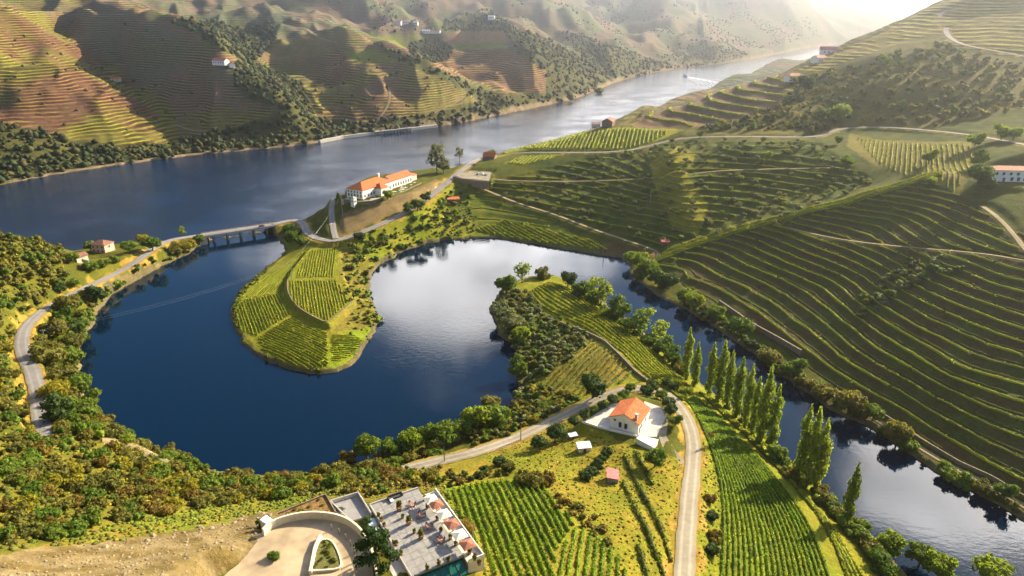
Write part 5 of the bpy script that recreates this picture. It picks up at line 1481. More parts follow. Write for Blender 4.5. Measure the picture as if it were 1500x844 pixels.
def wall_along(pts, th, h, base=-.6):
    """a wall that follows a line of ground points; returns V,F"""
    P = np.array(pts, float)
    T = np.gradient(P[:, :2], axis=0); T /= np.maximum(np.linalg.norm(T, axis=1)[:, None], 1e-6)
    N = np.stack([-T[:, 1], T[:, 0]], 1) * th / 2
    n = len(P)
    V = np.vstack([np.column_stack([P[:, :2] + N, P[:, 2] + base]), np.column_stack([P[:, :2] + N, P[:, 2] + h]), np.column_stack([P[:, :2] - N, P[:, 2] + h]), np.column_stack([P[:, :2] - N, P[:, 2] + base])])
    F = [(r * n + i, (r + 1) * n + i, (r + 1) * n + i + 1, r * n + i + 1) for r in range(3) for i in range(n - 1)]
    F += [(0, 3 * n, 2 * n, n), (n - 1, 2 * n - 1, 3 * n - 1, 4 * n - 1)]
    return V, np.array(F)

def tile_mat(name, col, freq=4.0):
    """clay tile courses: fine ribs down the slope with faded patches"""
    m, n, l, b = new_mat(name)
    tc = n.new('ShaderNodeTexCoord')
    w = n.new('ShaderNodeTexWave'); w.wave_type = 'BANDS'; w.bands_direction = 'X'; w.inputs['Scale'].default_value = freq; w.inputs['Distortion'].default_value = .6
    l.new(tc.outputs['Object'], w.inputs['Vector'])
    a = n.new('ShaderNodeTexNoise'); a.inputs['Scale'].default_value = .9; a.inputs['Detail'].default_value = 7; l.new(tc.outputs['Object'], a.inputs['Vector'])
    r = n.new('ShaderNodeMapRange'); r.inputs['From Min'].default_value = .3; r.inputs['From Max'].default_value = .7; r.inputs['To Min'].default_value = .72; r.inputs['To Max'].default_value = 1.2
    l.new(a.outputs[0], r.inputs['Value'])
    r2 = n.new('ShaderNodeMapRange'); r2.inputs['To Min'].default_value = .86; r2.inputs['To Max'].default_value = 1.06; l.new(w.outputs[1], r2.inputs['Value'])
    mu = n.new('ShaderNodeMath'); mu.operation = 'MULTIPLY'; l.new(r.outputs[0], mu.inputs[0]); l.new(r2.outputs[0], mu.inputs[1])
    v = n.new('ShaderNodeVectorMath'); v.operation = 'SCALE'; v.inputs[0].default_value = col; l.new(mu.outputs[0], v.inputs['Scale'])
    l.new(v.outputs[0], b.inputs['Base Color']); b.inputs['Roughness'].default_value = .85
    bp = n.new('ShaderNodeBump'); bp.inputs['Strength'].default_value = .5; bp.inputs['Distance'].default_value = .08; l.new(w.outputs[1], bp.inputs['Height']); l.new(bp.outputs[0], b.inputs['Normal'])
    return m

MB = {
 'white': plain('white_plaster', (.76, .74, .70), .85, .10, .8), 'cream': plain('cream_plaster', (.66, .58, .45), .85, .12, .8), 'pinkw': plain('pink_plaster', (.60, .38, .30), .85, .14, .8),
 'orange': tile_mat('orange_tiles', (.54, .125, .022)), 'terracotta': tile_mat('terracotta_tiles', (.48, .20, .10)), 'redroof': tile_mat('red_tiles', (.40, .085, .06)), 'pinkroof': tile_mat('pink_sheet_roof', (.62, .17, .16), 2.0), 'brownroof': tile_mat('brown_tiles', (.26, .12, .07)),
 'glassd': plain('dark_window', (.03, .035, .045), .15, .1, 1, spec=.6), 'wood': plain('dark_wood', (.14, .08, .045), .8, .25, 3), 'concrete': plain('pale_concrete', (.42, .395, .36), .9, .14, .7), 'conc_dark': plain('grey_concrete', (.27, .255, .24), .9, .16, .5),
 'paving': plain('pale_paving', (.50, .46, .40), .9, .14, .6), 'slabs': plain('grey_slabs', (.27, .255, .235), .9, .18, .9), 'stone': plain('schist_wall', (.20, .155, .105), .95, .35, 1.4, bump=.6), 'tan': plain('tan_drive', (.40, .305, .19), .95, .26, .3), 'rubble': plain('tan_rubble', (.27, .21, .125), .95, .35, .6), 'steel': plain('galvanised_steel', (.35, .36, .37), .5, .15, 2, metal=.6), 'tarnish': plain('weathered_timber', (.20, .16, .12), .9, .3, 2),
 'sheet': plain('white_sheet_roof', (.72, .74, .76), .5, .08, 1), 'black': plain('black_rubber', (.02, .02, .02), .8, .1, 3), 'rustred': plain('rust_red_paint', (.36, .10, .05), .7, .2, 1.5), 'canvas': plain('white_canvas', (.66, .62, .54), .9, .06, 2), 'brick': plain('russet_canvas', (.30, .12, .075), .9, .12, 2),
 'chair': plain('terracotta_chair', (.30, .16, .11), .7, .15, 3), 'pot': plain('clay_pot', (.30, .17, .10), .85, .2, 3), 'skyl': plain('pale_blue_glazing', (.42, .60, .66), .2, .1, 1, spec=.6), 'darkcanvas': plain('charcoal_cushion', (.06, .06, .065), .9, .2, 2),
 'carA': plain('grey_car_paint', (.20, .21, .23), .3, .05, 1, spec=.6), 'carB': plain('white_car_paint', (.7, .7, .7), .3, .05, 1, spec=.6), 'carC': plain('dark_red_car_paint', (.20, .03, .03), .3, .05, 1, spec=.6), 'foam': plain('white_foam', (.86, .87, .88), .8, .06, .2), 'hull': plain('white_hull', (.85, .85, .84), .4, .05, .5),
}
m, n, l, b = new_mat('green_glass')
b.inputs['Base Color'].default_value = (.012, .11, .075, 1); b.inputs['Roughness'].default_value = .08; b.inputs['Specular IOR Level'].default_value = .7
tn = n.new('ShaderNodeTexNoise'); tn.inputs['Scale'].default_value = .6; cr_ = n.new('ShaderNodeMapRange'); cr_.inputs['To Min'].default_value = .02; cr_.inputs['To Max'].default_value = .25
l.new(tn.outputs[0], cr_.inputs['Value']); l.new(cr_.outputs[0], b.inputs['Roughness'])
MB['greenglass'] = m

def window(parent, x, y, z, w, h, face, deep=.12):
    """dark pane with a frame round it on a wall: face 'x-','x+','y-','y+' of the local frame"""
    s = -1 if face[1] == '-' else 1
    if face[0] == 'y':
        pane = box(x - w / 2, x + w / 2, y - .05 + s * .06, y + .05 + s * .06, z, z + h)
        fr = [box(x - w / 2 - .12, x + w / 2 + .12, y - .05 + s * .03, y + .05 + s * .10, z + a, z + b_) for a, b_ in ((-.15, 0), (h, h + .12))]
        fr += [box(x + a, x + b_, y - .05 + s * .03, y + .05 + s * .10, z, z + h) for a, b_ in ((-w / 2 - .12, -w / 2), (w / 2, w / 2 + .12))]
    else:
        pane = box(x - .05 + s * .06, x + .05 + s * .06, y - w / 2, y + w / 2, z, z + h)
        fr = [box(x - .05 + s * .03, x + .05 + s * .10, y - w / 2 - .12, y + w / 2 + .12, z + a, z + b_) for a, b_ in ((-.15, 0), (h, h + .12))]
        fr += [box(x - .05 + s * .03, x + .05 + s * .10, y + a, y + b_, z, z + h) for a, b_ in ((-w / 2 - .12, -w / 2), (w / 2, w / 2 + .12))]
    o = part('window', parent, pane, MB['glassd'])
    part('frame', o, fr, MB['concrete'])
    return o

def house(name, label, cat, p, rz, L, W, H, rh, roof='gable', wall='white', rmat='orange', wins=(), door=None, chimney=None, sink=.6):
    """simple building centred on p, long axis local x"""
    e = empty(name, label, cat, p, rz)
    x0, x1, y0, y1 = -L / 2, L / 2, -W / 2, W / 2
    if roof == 'gable':
        part('wall', e, gable_walls(x0, x1, y0, y1, -sink, H, rh * .94), MB[wall])
        r = part('roof', e, gable(x0, x1, y0, y1, H, rh), MB[rmat])
        part('ridge_cap', r, box(x0 - .4, x1 + .4, -.18, .18, H + rh + .12, H + rh + .30), MB[rmat])
    elif roof == 'hip':
        part('wall', e, box(x0, x1, y0, y1, -sink, H), MB[wall])
        r = part('roof', e, hip(x0, x1, y0, y1, H + .003, rh), MB[rmat])
    else:
        part('wall', e, box(x0, x1, y0, y1, -sink, H), MB[wall])
        V, F = box(x0 - .3, x1 + .3, y0 - .3, y1 + .3, H + .003, H + .18); V[V[:, 1] > 0, 2] += rh
        r = part('roof', e, (V, F), MB[rmat])
    for wd in wins: window(e, *wd)
    if door:
        x, y, w, h, f = door
        part('door', e, box(x - (w / 2 if f[0] == 'y' else .08), x + (w / 2 if f[0] == 'y' else .08), y - (.08 if f[0] == 'y' else w / 2), y + (.08 if f[0] == 'y' else w / 2), 0, h), MB['wood'])
    if chimney:
        x, y, z0, z1 = chimney
        part('chimney', r, [box(x - .45, x + .45, y - .45, y + .45, z0, z1), box(x - .6, x + .6, y - .6, y + .6, z1, z1 + .15)], MB['concrete'])
    return e
# ------------------------------------------------------------------ farmhouse on the spit road
ez = HOUSE_Z + 4.0
c = np.array([at_z(*q, ez)[:2] for q in ((891.7, 610.3), (936.3, 623.6), (953.3, 598.9), (909.7, 585.6))])
ctr = c.mean(0); ax = (c[3] + c[2] - c[0] - c[1]) / 2; wx = (c[1] + c[2] - c[0] - c[3]) / 2
L, W = np.linalg.norm(ax), np.linalg.norm(wx); rz = math.atan2(ax[1], ax[0])
FARM = house('farmhouse', 'white farmhouse with bright orange gable roof inside the road bend', 'house', (ctr[0], ctr[1], HOUSE_Z), rz, L - .8, W - .8, 4.0, 2.5, 'gable', 'white', 'orange',
    wins=[(-(L - .8) / 2, -.7, 1.0, .9, 1.9, 'x-'), (-(L - .8) / 2, 1.3, 1.0, .9, 1.9, 'x-'), (-(L - .8) / 2, 3.2, 3.0, .6, .6, 'x-'), (-2.5, -(W - .8) / 2, 1.2, 1.0, 1.3, 'y-'), (2.0, -(W - .8) / 2, 1.2, 1.0, 1.3, 'y-')],
    door=(-4.2, -(W - .8) / 2, 1.1, 2.2, 'y-'), chimney=(-L / 2 + 1.6, -W / 4 - 1.0, 4.6, 6.9))
print('FARM', L, W)
def wp(pp, z): return [at_z(a, b, z)[:2] for a, b in pp]
o = slab('courtyard', wp([(852, 619), (897, 592), (914, 590), (934, 640), (905, 634), (876, 627)], HOUSE_Z), HOUSE_Z - 2.0, HOUSE_Z + .10, MB['paving']); struct(o)
o = slab('side_yard', wp([(944, 588), (969, 597), (975, 612), (962, 640), (936, 640), (933, 632)], HOUSE_Z), HOUSE_Z - 1.0, HOUSE_Z + .07, MB['paving']); struct(o)
o = slab('entrance_drive', wp([(962, 600), (972, 598), (978, 618), (976, 640), (990, 662), (1002, 675), (1000, 690), (984, 678), (970, 655), (962, 632)], HOUSE_Z - .2), HOUSE_Z - 1.5, HOUSE_Z + .02, MAT_GRAVEL); struct(o)
P = grounds([852, 876, 905, 933], [619, 627, 634, 640.5]); P[:, 2] = HOUSE_Z
V, F = wall_along(resample(P, 2.0), .3, .75, -2.4)
tag(part('garden_wall', None, (V, F), MB['white']), 'low white wall along the farmhouse courtyard edge', 'wall')
ac = np.array([at_z(*q, HOUSE_Z + 2.2)[:2] for q in ((933, 642), (938, 638), (964, 643.5), (956, 654))])
e = empty('outbuilding', 'white flat roofed annex at the corner of the farmhouse yard', 'shed', (*ac.mean(0), HOUSE_Z - .5))
slab('wall', [tuple(q) for q in ac - ac.mean(0)], -1.5, 2.4, MB['white'], e)
slab('roof', [tuple((q) * 1.06) for q in ac - ac.mean(0)], 2.403, 2.6, MB['sheet'], e)
o = slab('paved_ramp', wp([(903, 651), (925, 646), (928, 652), (924, 667), (914, 660)], HOUSE_Z - 1.2), HOUSE_Z - 3, HOUSE_Z - .75, MB['concrete']); struct(o)
p = ground(855, 660); house('garden_shed', 'small shed with a white sheet roof below the farmhouse', 'shed', p, R(8), 4.0, 2.8, 1.9, .25, 'mono', 'cream', 'sheet', door=(0, -1.4, .9, 1.7, 'y-'))
p = ground(839, 642); house('garden_hut', 'tiny white roofed hut left of the white roofed shed', 'shed', p, R(18), 2.4, 1.5, 1.3, .15, 'mono', 'tarnish', 'sheet', door=(0, -.75, .6, 1.0, 'y-'))
p = ground(897, 704); house('pink_shed', 'small shed with a faded pink roof on the meadow', 'shed', p, R(84), 4.2, 3.0, 2.1, .5, 'mono', 'conc_dark', 'pinkroof', door=(0, 1.5, .9, 1.8, 'y+'))

# ------------------------------------------------------------------ the manor on the promontory
O = np.array((-120.7, 488.0)); u = np.array((.48, .877)); vv = np.array((.877, -.48)); rzm = math.atan2(u[1], u[0])
MAN = empty('manor_house', 'long white manor with orange hipped roofs above the bridge', 'house', (O[0], O[1], MANOR_Z), rzm)
# local x runs along the building, local y = -v (v points to the viewer)
part('wall', MAN, box(0, 34, -15, 0, -2.5, 6.5), MB['white'])
part('roof', MAN, hip(0, 34, -15, 0, 6.503, 4.0), MB['orange'])
part('wing_wall', MAN, box(14, 23, -20.5, -15.002, -2.5, 5.6), MB['white'])
part('wing_roof', MAN, hip(14, 23, -20.5, -11, 5.603, 2.6), MB['orange'])
part('rear_wall', MAN, gable_walls(36, 62, -13, -3, -2.5, 6.0, 2.9), MB['white'])
part('rear_roof', MAN, gable(36, 62, -13, -3, 6.0, 3.1), MB['orange'])
part('annex_wall', MAN, box(62.4, 71, -11, -3, -2.5, 4.2), MB['cream'])
part('annex_roof', MAN, hip(62.4, 71, -11, -3, 4.203, 1.8, .3), MB['pinkroof'])
part('link_wall', MAN, box(34.002, 35.998, -11, -4, -2.5, 5.0), MB['cream'])
part('chimney', MAN, [box(33, 34.2, -3.4, -2.2, 6, 11.2), box(32.8, 34.4, -3.6, -2.0, 11.2, 11.5)], MB['white'])
for yy in (-2, -4.8, -7.6, -10.4, -13.2):
    window(MAN, 0, yy, 1.4, 1.1, 1.9, 'x-'); window(MAN, 0, yy, 4.3, 1.0, 1.1, 'x-')
for xx in (2.5, 6, 9.5, 12.5, 25, 28, 31.5): window(MAN, xx, -15, 1.4, 1.1, 1.9, 'y-')
for xx in (16, 18.5, 21): window(MAN, xx, -20.5, 1.2, 1.1, 1.9, 'y-')
for xx in np.arange(38, 61, 3.2): window(MAN, float(xx), -13, 1.2, 1.1, 2.2, 'y-')
wl_pts = np.array([(*(O + u * a + vv * b), MANOR_Z) for a, b in ((-7, 3), (-7, 18), (0, 24), (30, 27), (62, 22))])
tag(part('terrace_wall', None, wall_along(resample(wl_pts, 3), .6, .6, -4.5), MB['stone']), 'stone terrace wall below the long white manor', 'wall')
poly = [tuple(O + u * a + vv * b) for a, b in ((-6.6, 1), (-6.6, 17.6), (0, 23.6), (30, 26.5), (62, 21.6), (66, 1))]
struct(slab('manor_terrace', poly, MANOR_Z - 4, MANOR_Z - .05, MB['paving']))
tw = empty('gate_tower', 'small white tower standing at the front of the manor', 'tower', (*(O + u * -10 + vv * 15), MANOR_Z - 3.5), rzm)
part('wall', tw, box(-1.5, 1.5, -1.5, 1.5, -2, 7), MB['white']); part('roof', tw, hip(-1.5, 1.5, -1.5, 1.5, 7.003, 1.2, .3), MB['concrete'])
for a in (-.6, .6): window(tw, a, -1.5, 4.2, .6, 1.2, 'y-')
window(tw, -1.5, 0, 4.2, .8, 1.2, 'x-')

# ------------------------------------------------------------------ other houses
def W2(n_, x0, x1, y, z, w, h, f):
    return [(x0 + (x1 - x0) * (i + .5) / n_, y, z, w, h, f) for i in range(n_)]
p = ground(152, 368); house('pink_house', 'two storey pink house by the causeway road', 'house', p, R(-14), 10.5, 8, 5.4, 2.2, 'hip', 'pinkw', 'brownroof', wins=W2(3, -5, 5, -4, .8, 1, 1.3, 'y-') + W2(3, -5, 5, -4, 3.4, 1, 1.2, 'y-') + [(5.25, 0, 3.2, 1, 1.2, 'x+'), (-5.25, 0, 3.2, 1, 1.2, 'x-')])
p = ground(119, 384); house('stone_cottage', 'small cream cottage with a brown roof left of the pink house', 'house', p, R(60), 6.5, 4.5, 4.0, 1.4, 'gable', 'cream', 'brownroof', wins=[(0, -2.25, 1.2, .9, 1.1, 'y-')])
p = Vector(at_z(1478, 264, VILLA_Z)); house('hillside_villa', 'white two storey villa with a terracotta roof on the right hill', 'house', p, R(-6), 25, 9, 6.4, 1.7, 'hip', 'white', 'terracotta', wins=W2(6, -12, 11, -4.5, 3.9, 1.3, 1.4, 'y-') + W2(4, -3, 11, -4.5, .7, 1.4, 1.9, 'y-'), door=(-5.5, -4.5, 1.4, 2.3, 'y-'))
p = ground(873, 185); house('red_barn', 'long low barn with a faded red roof at the river ridge', 'barn', p, R(12), 11, 7, 3.2, 2.0, 'gable', 'cream', 'terracotta', wins=W2(2, -5, 5, -3.5, 1, 1, 1, 'y-'))
p = ground(891, 185); house('tall_barn', 'taller barn with a dark red roof beside the low barn', 'barn', p, R(70), 12, 10, 5.2, 2.8, 'gable', 'stone', 'redroof', wins=W2(2, -4, 4, -5, 2, 1, 1.4, 'y-') + [(-6, 0, 2, 1.2, 1.6, 'x-')])
p = ground(718, 233); house('roadside_house', 'small roadside house with an orange and red roof', 'house', p, R(-20), 11, 8, 3.0, 2.8, 'gable', 'stone', 'orange', wins=W2(2, -5, 5, -4, .9, 1, 1.2, 'y-'))
p = ground(664, 295); house('orange_shed', 'flat shed with an orange roof on the manor slope', 'shed', p, R(8), 9, 5, 2.0, .7, 'mono', 'stone', 'orange', door=(0, -2.5, 1.2, 1.8, 'y-'))
p = ground(973, 357); house('red_hut', 'tiny red roofed hut above the lake at the slope foot', 'hut', p, R(10), 5, 4, 1.9, .8, 'gable', 'stone', 'redroof', door=(0, -2, .9, 1.6, 'y-'))
p = ground(1163, 119); house('ridge_villa', 'white villa on the ridge beside a big dark tree', 'house', p, R(10), 17, 9, 5.2, 2.4, 'hip', 'white', 'terracotta', wins=W2(5, -8, 8, -4.5, 2.9, 1.3, 1.4, 'y-') + W2(3, -8, 2, -4.5, .4, 1.3, 1.5, 'y-'))
p = ground(1199, 91); house('ridge_house', 'bluish white house half hidden on the ridge top', 'house', p, R(30), 15, 9, 4.6, 2.4, 'gable', 'white', 'redroof', wins=W2(3, -6, 6, -4.5, 1.4, 1.2, 1.4, 'y-'))
p = ground(1213, 79); house('ridge_house', 'pink roofed house at the ridge skyline', 'house', p, R(-15), 18, 9, 4.6, 3.0, 'gable', 'white', 'pinkroof', wins=W2(3, -7, 7, -4.5, 1.4, 1.2, 1.4, 'y-'))
p = ground(324, 95); HA = house('ridge_farm', 'white farm with a long pinkish red roof on the far ridge', 'house', p, R(-24), 22, 9, 5.5, 3.0, 'gable', 'white', 'pinkroof', wins=W2(5, -10, 10, -4.5, 2.4, 1.3, 1.5, 'y-'))
p = ground(339, 98); house('ridge_farm', 'small red roofed outbuilding beside the far ridge farm', 'house', p, R(-50), 10, 7, 3.6, 2.2, 'gable', 'white', 'terracotta', wins=W2(2, -4, 4, -3.5, 1, 1.1, 1.2, 'y-'))
p = ground(170, 119); house('field_hut', 'lone yellowish hut on the far left terraces', 'hut', p, R(5), 12, 7, 4.0, 2.0, 'gable', 'cream', 'orange', wins=W2(2, -5, 5, -3.5, 1, 1.1, 1.2, 'y-'))
for (px_, py_, L_, W_, H_, rm, lb) in [(583, 37, 18, 10, 8, 'terracotta', 'pale estate house with twin gables on the far shelf'), (595, 36, 20, 11, 9, 'terracotta', 'largest estate house with a red roof on the far shelf'), (609, 37, 12, 8, 6, 'sheet', 'small white house right of the far estate houses'),
                                       (624, 49, 20, 9, 6, 'sheet', 'low white winery at the edge of the far shelf'), (638, 49, 24, 9, 6, 'terracotta', 'long low winery next to the white one on the far shelf'), (720, 29, 14, 9, 6, 'sheet', 'white house on the wooded knoll across the river')]:
    p = ground(px_, py_); house('far_house', lb, 'house', p, R(random.uniform(-10, 10)), L_, W_, H_, 3.0, 'gable', 'white', rm, wins=W2(4, -L_ / 2 + 1, L_ / 2 - 1, -W_ / 2, H_ * .5, 1.6, 2, 'y-'))

# ------------------------------------------------------------------ bridge
A = ROADLINES['lakeside_road'][-1]; B = ROADLINES['promontory_road'][0]
d = np.array(B[:2]) - np.array(A[:2]); Lb = np.linalg.norm(d); rzb = math.atan2(d[1], d[0])
BR = empty('road_bridge', 'low concrete road bridge on paired piers across the lake mouth', 'bridge', (A[0], A[1], 0), rzb)
part('deck', BR, [box(-2, Lb + 2, -4.2, 4.2, BRIDGE_Z - .8, BRIDGE_Z - .02)], MB['concrete'])
part('roadway', BR, box(-2, Lb + 2, -3.1, 3.1, BRIDGE_Z - .018, BRIDGE_Z + .02), MAT_ASPHALT)
for s in (-1, 1):
    part('parapet', BR, [box(-2, Lb + 2, s * 4.0 - .15, s * 4.0 + .15, BRIDGE_Z - .018, BRIDGE_Z + .45)], MB['concrete'])
    r_ = part('railing', BR, [box(-2, Lb + 2, s * 4.0 - .05, s * 4.0 + .05, BRIDGE_Z + .95, BRIDGE_Z + 1.03)], MB['rustred'])
    for q in np.arange(0, Lb, 4.0):
        part('post', r_, box(q - .06, q + .06, s * 4.0 - .06, s * 4.0 + .06, BRIDGE_Z + .45, BRIDGE_Z + .95), MB['rustred'])
np_ = 5
for i in range(np_):
    x = Lb * (i + .6) / (np_ + .2)
    cap = part('crosshead', BR, box(x - .8, x + .8, -4.0, 4.0, BRIDGE_Z - 1.4, BRIDGE_Z - .805), MB['concrete'])
    for s in (-1, 1):
        part('pier', BR, [box(x - .5, x + .5, s * 2.6 - .5, s * 2.6 + .5, -4, BRIDGE_Z - 1.4)], MB['conc_dark'])
for x0, x1 in ((-9, .5), (Lb - .5, Lb + 9)):
    part('abutment', BR, box(x0, x1, -4.4, 4.4, -4, BRIDGE_Z - .805), MB['concrete'])

# ------------------------------------------------------------------ walls and shore works
def gline(pp, st=2.5):
    return resample(grounds([q[0] for q in pp], [q[1] for q in pp]), st)
tag(part('retaining_wall', None, wall_along(gline([(1053, 446), (1078, 463), (1100, 479), (1140, 501), (1173, 520)]), .8, 2.6, -2), MB['stone']), 'long dark stone wall at the foot of the terraced slope', 'wall')
tag(part('path_wall', None, wall_along(gline([(1282, 603), (1350, 648), (1404, 680), (1454, 703), (1506, 735)]), .5, 1.5, -1.5), MB['stone']), 'low wall beside the waterside path under the vineyard', 'wall')
P = pz([(664, 259), (676, 262), (700, 266), (716, 266)], CAR_Z)
tag(part('parking_wall', None, wall_along(resample(P, 3), .8, .5, -5), MB['stone']), 'tall stone wall holding the roadside parking area', 'wall')
struct(slab('parking_area', wp([(666, 257), (690, 250), (720, 252), (716, 265), (676, 261)], CAR_Z), CAR_Z - 1, CAR_Z + .06, MAT_GRAVEL))
tag(part('field_wall', None, wall_along(gline([(800, 468), (832, 478), (866, 492), (886, 502), (905, 520), (930, 546), (948, 560)]), .7, 1.3, -1), MB['stone']), 'curved dry stone wall along the vineyard on the second spit', 'wall')
tag(part('bank_wall', None, wall_along(np.column_stack([chaikin(SPIT_IN[[4, 5, 6, 7, 8, 9]], 2)[:, :2], np.full(len(chaikin(SPIT_IN[[4, 5, 6, 7, 8, 9]], 2)), 6.2)]), .5, .25, -3.2), MB['stone']), 'curved stone wall under the raised vineyard of the first spit', 'wall')
PR = gline([(468, 210), (500, 203), (545, 197), (590, 192.5), (640, 186)], 5); PR[:, 2] = 3.2
tag(part('quay_wall', None, wall_along(PR, 4.0, .4, -5), MB['concrete']), 'pale railway embankment wall along the far river shore', 'wall')
QV = empty('railway_viaduct', 'white railway viaduct with piers at the far shore', 'viaduct', tuple(PR[int(len(PR) * .55)]))
q0, q1 = PR[int(len(PR) * .45)], PR[int(len(PR) * .75)]
dq = q1 - q0; rq = math.atan2(dq[1], dq[0]); Lq = float(np.linalg.norm(dq[:2])); QV.location = tuple(q0); QV.rotation_euler = (0, 0, rq)
part('deck', QV, box(0, Lq, -5.5, -2.2, .3, 1.3), MB['concrete'])
for q in np.linspace(1, Lq - 1, 12): part('pier', QV, box(q - .6, q + .6, -5.0, -2.6, -6, .3), MB['concrete'])
# ------------------------------------------------------------------ restaurant with roof terrace (foreground)
TZ = TERR_Z
TL = np.array(at_z(543, 740, TZ)[:2]); TU = np.array((.5, -.866)); TV = np.array((.866, .5))
rzt = math.atan2(TU[1], TU[0])                       # local x = along the terrace towards the glass front, local y = TV side
def tl(px_, py_, z=TZ):
    q = np.array(at_z(px_, py_, z)[:2]) - TL
    return float(q @ TU), float(q @ TV)
RS = empty('restaurant', 'low restaurant building with a grey roof terrace and green glass front', 'building', (TL[0], TL[1], TZ), rzt)
part('wall', RS, box(.3, 24.3, .3, 11.2, -7.5, -.35), MB['concrete'])
dk = part('terrace_floor', RS, box(0, 24.6, 0, 11.5, -.348, 0), MB['conc_dark'])
tiles = []
for i in range(12):
    for j in range(6):
        o = part('paving_slab', dk, box(.06 + i * 2.05, 2.05 + i * 2.05 - .02, .06 + j * 1.9, 1.9 + j * 1.9 - .02, .002, .03 + .012 * random.random()), MB['slabs'] if (i * 7 + j * 3) % 5 else MB['conc_dark'])
part('parapet', RS, box(-.25, 0, -.2, 11.7, -.6, .35), MB['concrete'])
part('parapet', RS, box(0, 24.6, -.22, -.002, -.6, .3), MB['concrete'])
part('side_gallery', RS, box(2.2, 26.5, 11.502, 15.2, -8, -.45), MB['cream'])
part('gallery_rail', RS, [box(2.2, 26.5, 15.0, 15.2, -.448, .25), box(26.3, 26.5, 11.6, 15.0, -.448, .25)], MB['white'])
# glass front under the terrace edge
fr = part('glass_front', RS, box(24.302, 24.45, .8, 11.0, -4.4, -.5), MB['greenglass'])
for k in range(8):
    y = .8 + 10.2 * k / 7
    part('mullion', fr, box(24.45, 24.56, y - .06, y + .06, -4.4, -.5), MB['glassd'])
part('transom', fr, box(24.45, 24.56, .8, 11.0, -2.5, -2.38), MB['glassd'])
cn = part('glass_canopy', RS, (np.array([(24.7, .8, -.9), (27.6, .8, -1.9), (27.6, 11, -1.9), (24.7, 11, -.9), (24.7, .8, -.82), (27.6, .8, -1.82), (27.6, 11, -1.82), (24.7, 11, -.82)], float), box(0, 1, 0, 1, 0, 1)[1] * 0 + np.array([(0, 3, 2, 1), (4, 5, 6, 7), (0, 1, 5, 4), (1, 2, 6, 5), (2, 3, 7, 6), (3, 0, 4, 7)])), MB['greenglass'])
for k in range(7):
    y = .8 + 10.2 * k / 6
    part('rafter', cn, (np.array([(24.7, y - .06, -.80), (27.6, y - .06, -1.80), (27.6, y + .06, -1.80), (24.7, y + .06, -.80), (24.7, y - .06, -.7), (27.6, y - .06, -1.7), (27.6, y + .06, -1.7), (24.7, y + .06, -.7)], float), np.array([(0, 3, 2, 1), (4, 5, 6, 7), (0, 1, 5, 4), (1, 2, 6, 5), (2, 3, 7, 6), (3, 0, 4, 7)])), MB['wood'])
# lower strip with skylights, left of the terrace
st = part('side_roof', RS, box(2.0, 24, -3.0, -.24, -7, -.62), MB['concrete'])
for x, w in ((4.2, 1.9), (7.6, 1.9)):
    s_ = part('skylight', RS, [box(x, x + w, -2.6, -.9, -.62, -.25)], MB['skyl'])
    part('skylight_frame', s_, [box(x - .1, x + w + .1, -2.7, -2.6, -.62, -.18), box(x - .1, x + w + .1, -.9, -.8, -.62, -.18), box(x - .1, x, -2.6, -.9, -.62, -.18), box(x + w, x + w + .1, -2.6, -.9, -.62, -.18)], MB['white'])
# grey platform with a parapet at the upper left
PF = wp([(484, 737), (525, 724.5), (544, 755), (511, 763)], TZ)
pc = np.mean(PF, axis=0)
pf = empty('roof_platform', 'square grey roof platform with parapet beside the restaurant terrace', 'platform', (pc[0], pc[1], TZ))
slab('slab', [tuple(np.array(q) - pc) for q in PF], -6, -.1, MB['conc_dark'], pf)
for i in (0, 1, 3):
    a, b_ = np.array(PF[i]) - pc, np.array(PF[(i + 1) % 4]) - pc
    part('parapet', pf, wall_along(resample(np.array([(*a, 0), (*b_, 0)]), 1.5), .25, .8, -.098), MB['concrete'])
q0 = np.array(wp([(498, 748)], TZ)[0]) - pc
rv = []; 
for k in range(28):
    t = 2 * math.pi * k / 28; rv.append((q0[0] + 1.1 * math.cos(t), q0[1] + 1.1 * math.sin(t), -.1))
part('ring_seat', pf, wall_along(np.array(rv + rv[:2]), .4, .45, -.0), MB['conc_dark'])

def at_terrace(px_, py_, z=0.03):
    x, y = tl(px_, py_)
    w = TL + TU * x + TV * y
    return (float(w[0]), float(w[1]), TZ + z)
# tables and chairs
def make_table(name, p, label, group=None):
    e = empty(name, label, 'table', p, rzt, group)
    part('table_top', e, box(-.5, .5, -.5, .5, .70, .75), MB['chair'])
    part('pedestal', e, tube([(0, 0, .03), (0, 0, .35), (0, 0, .70)], [.07, .05, .07], 6), MB['steel'])
    part('base', e, box(-.28, .28, -.28, .28, 0, .03), MB['steel'])
    return e
def make_chair(p, rz_, label, group):
    e = empty('terrace_chair', label, 'chair', p, rz_, group)
    part('seat', e, box(-.25, .25, -.25, .25, .42, .48), MB['chair'])
    part('backrest', e, box(-.25, .25, .22, .28, .48, .95), MB['chair'])
    for a in (-1, 1):
        for b_ in (-1, 1): part('leg', e, box(a * .22 - .025, a * .22 + .025, b_ * .22 - .025, b_ * .22 + .025, 0, .42), MB['steel'])
        part('armrest', e, box(a * .25 - .03, a * .25 + .03, -.22, .22, .64, .68), MB['chair'])
    return e
def dup(root, loc, rz_, label, group):
    r = root.copy(); COL.objects.link(r); r.location = loc; r.rotation_euler = (0, 0, rz_); r['label'] = label
    if group: r['group'] = group
    for ch in list(root.children):
        c_ = ch.copy(); COL.objects.link(c_); c_.parent = r
        for g_ in ch.children:
            d_ = g_.copy(); COL.objects.link(d_); d_.parent = c_
    return r
TABS = [(603, 742, 'farthest from the glass front'), (617, 757, 'second from the far end of the terrace'), (628, 774, 'third from the far end of the terrace'), (645, 794, 'nearest the green glass front')]
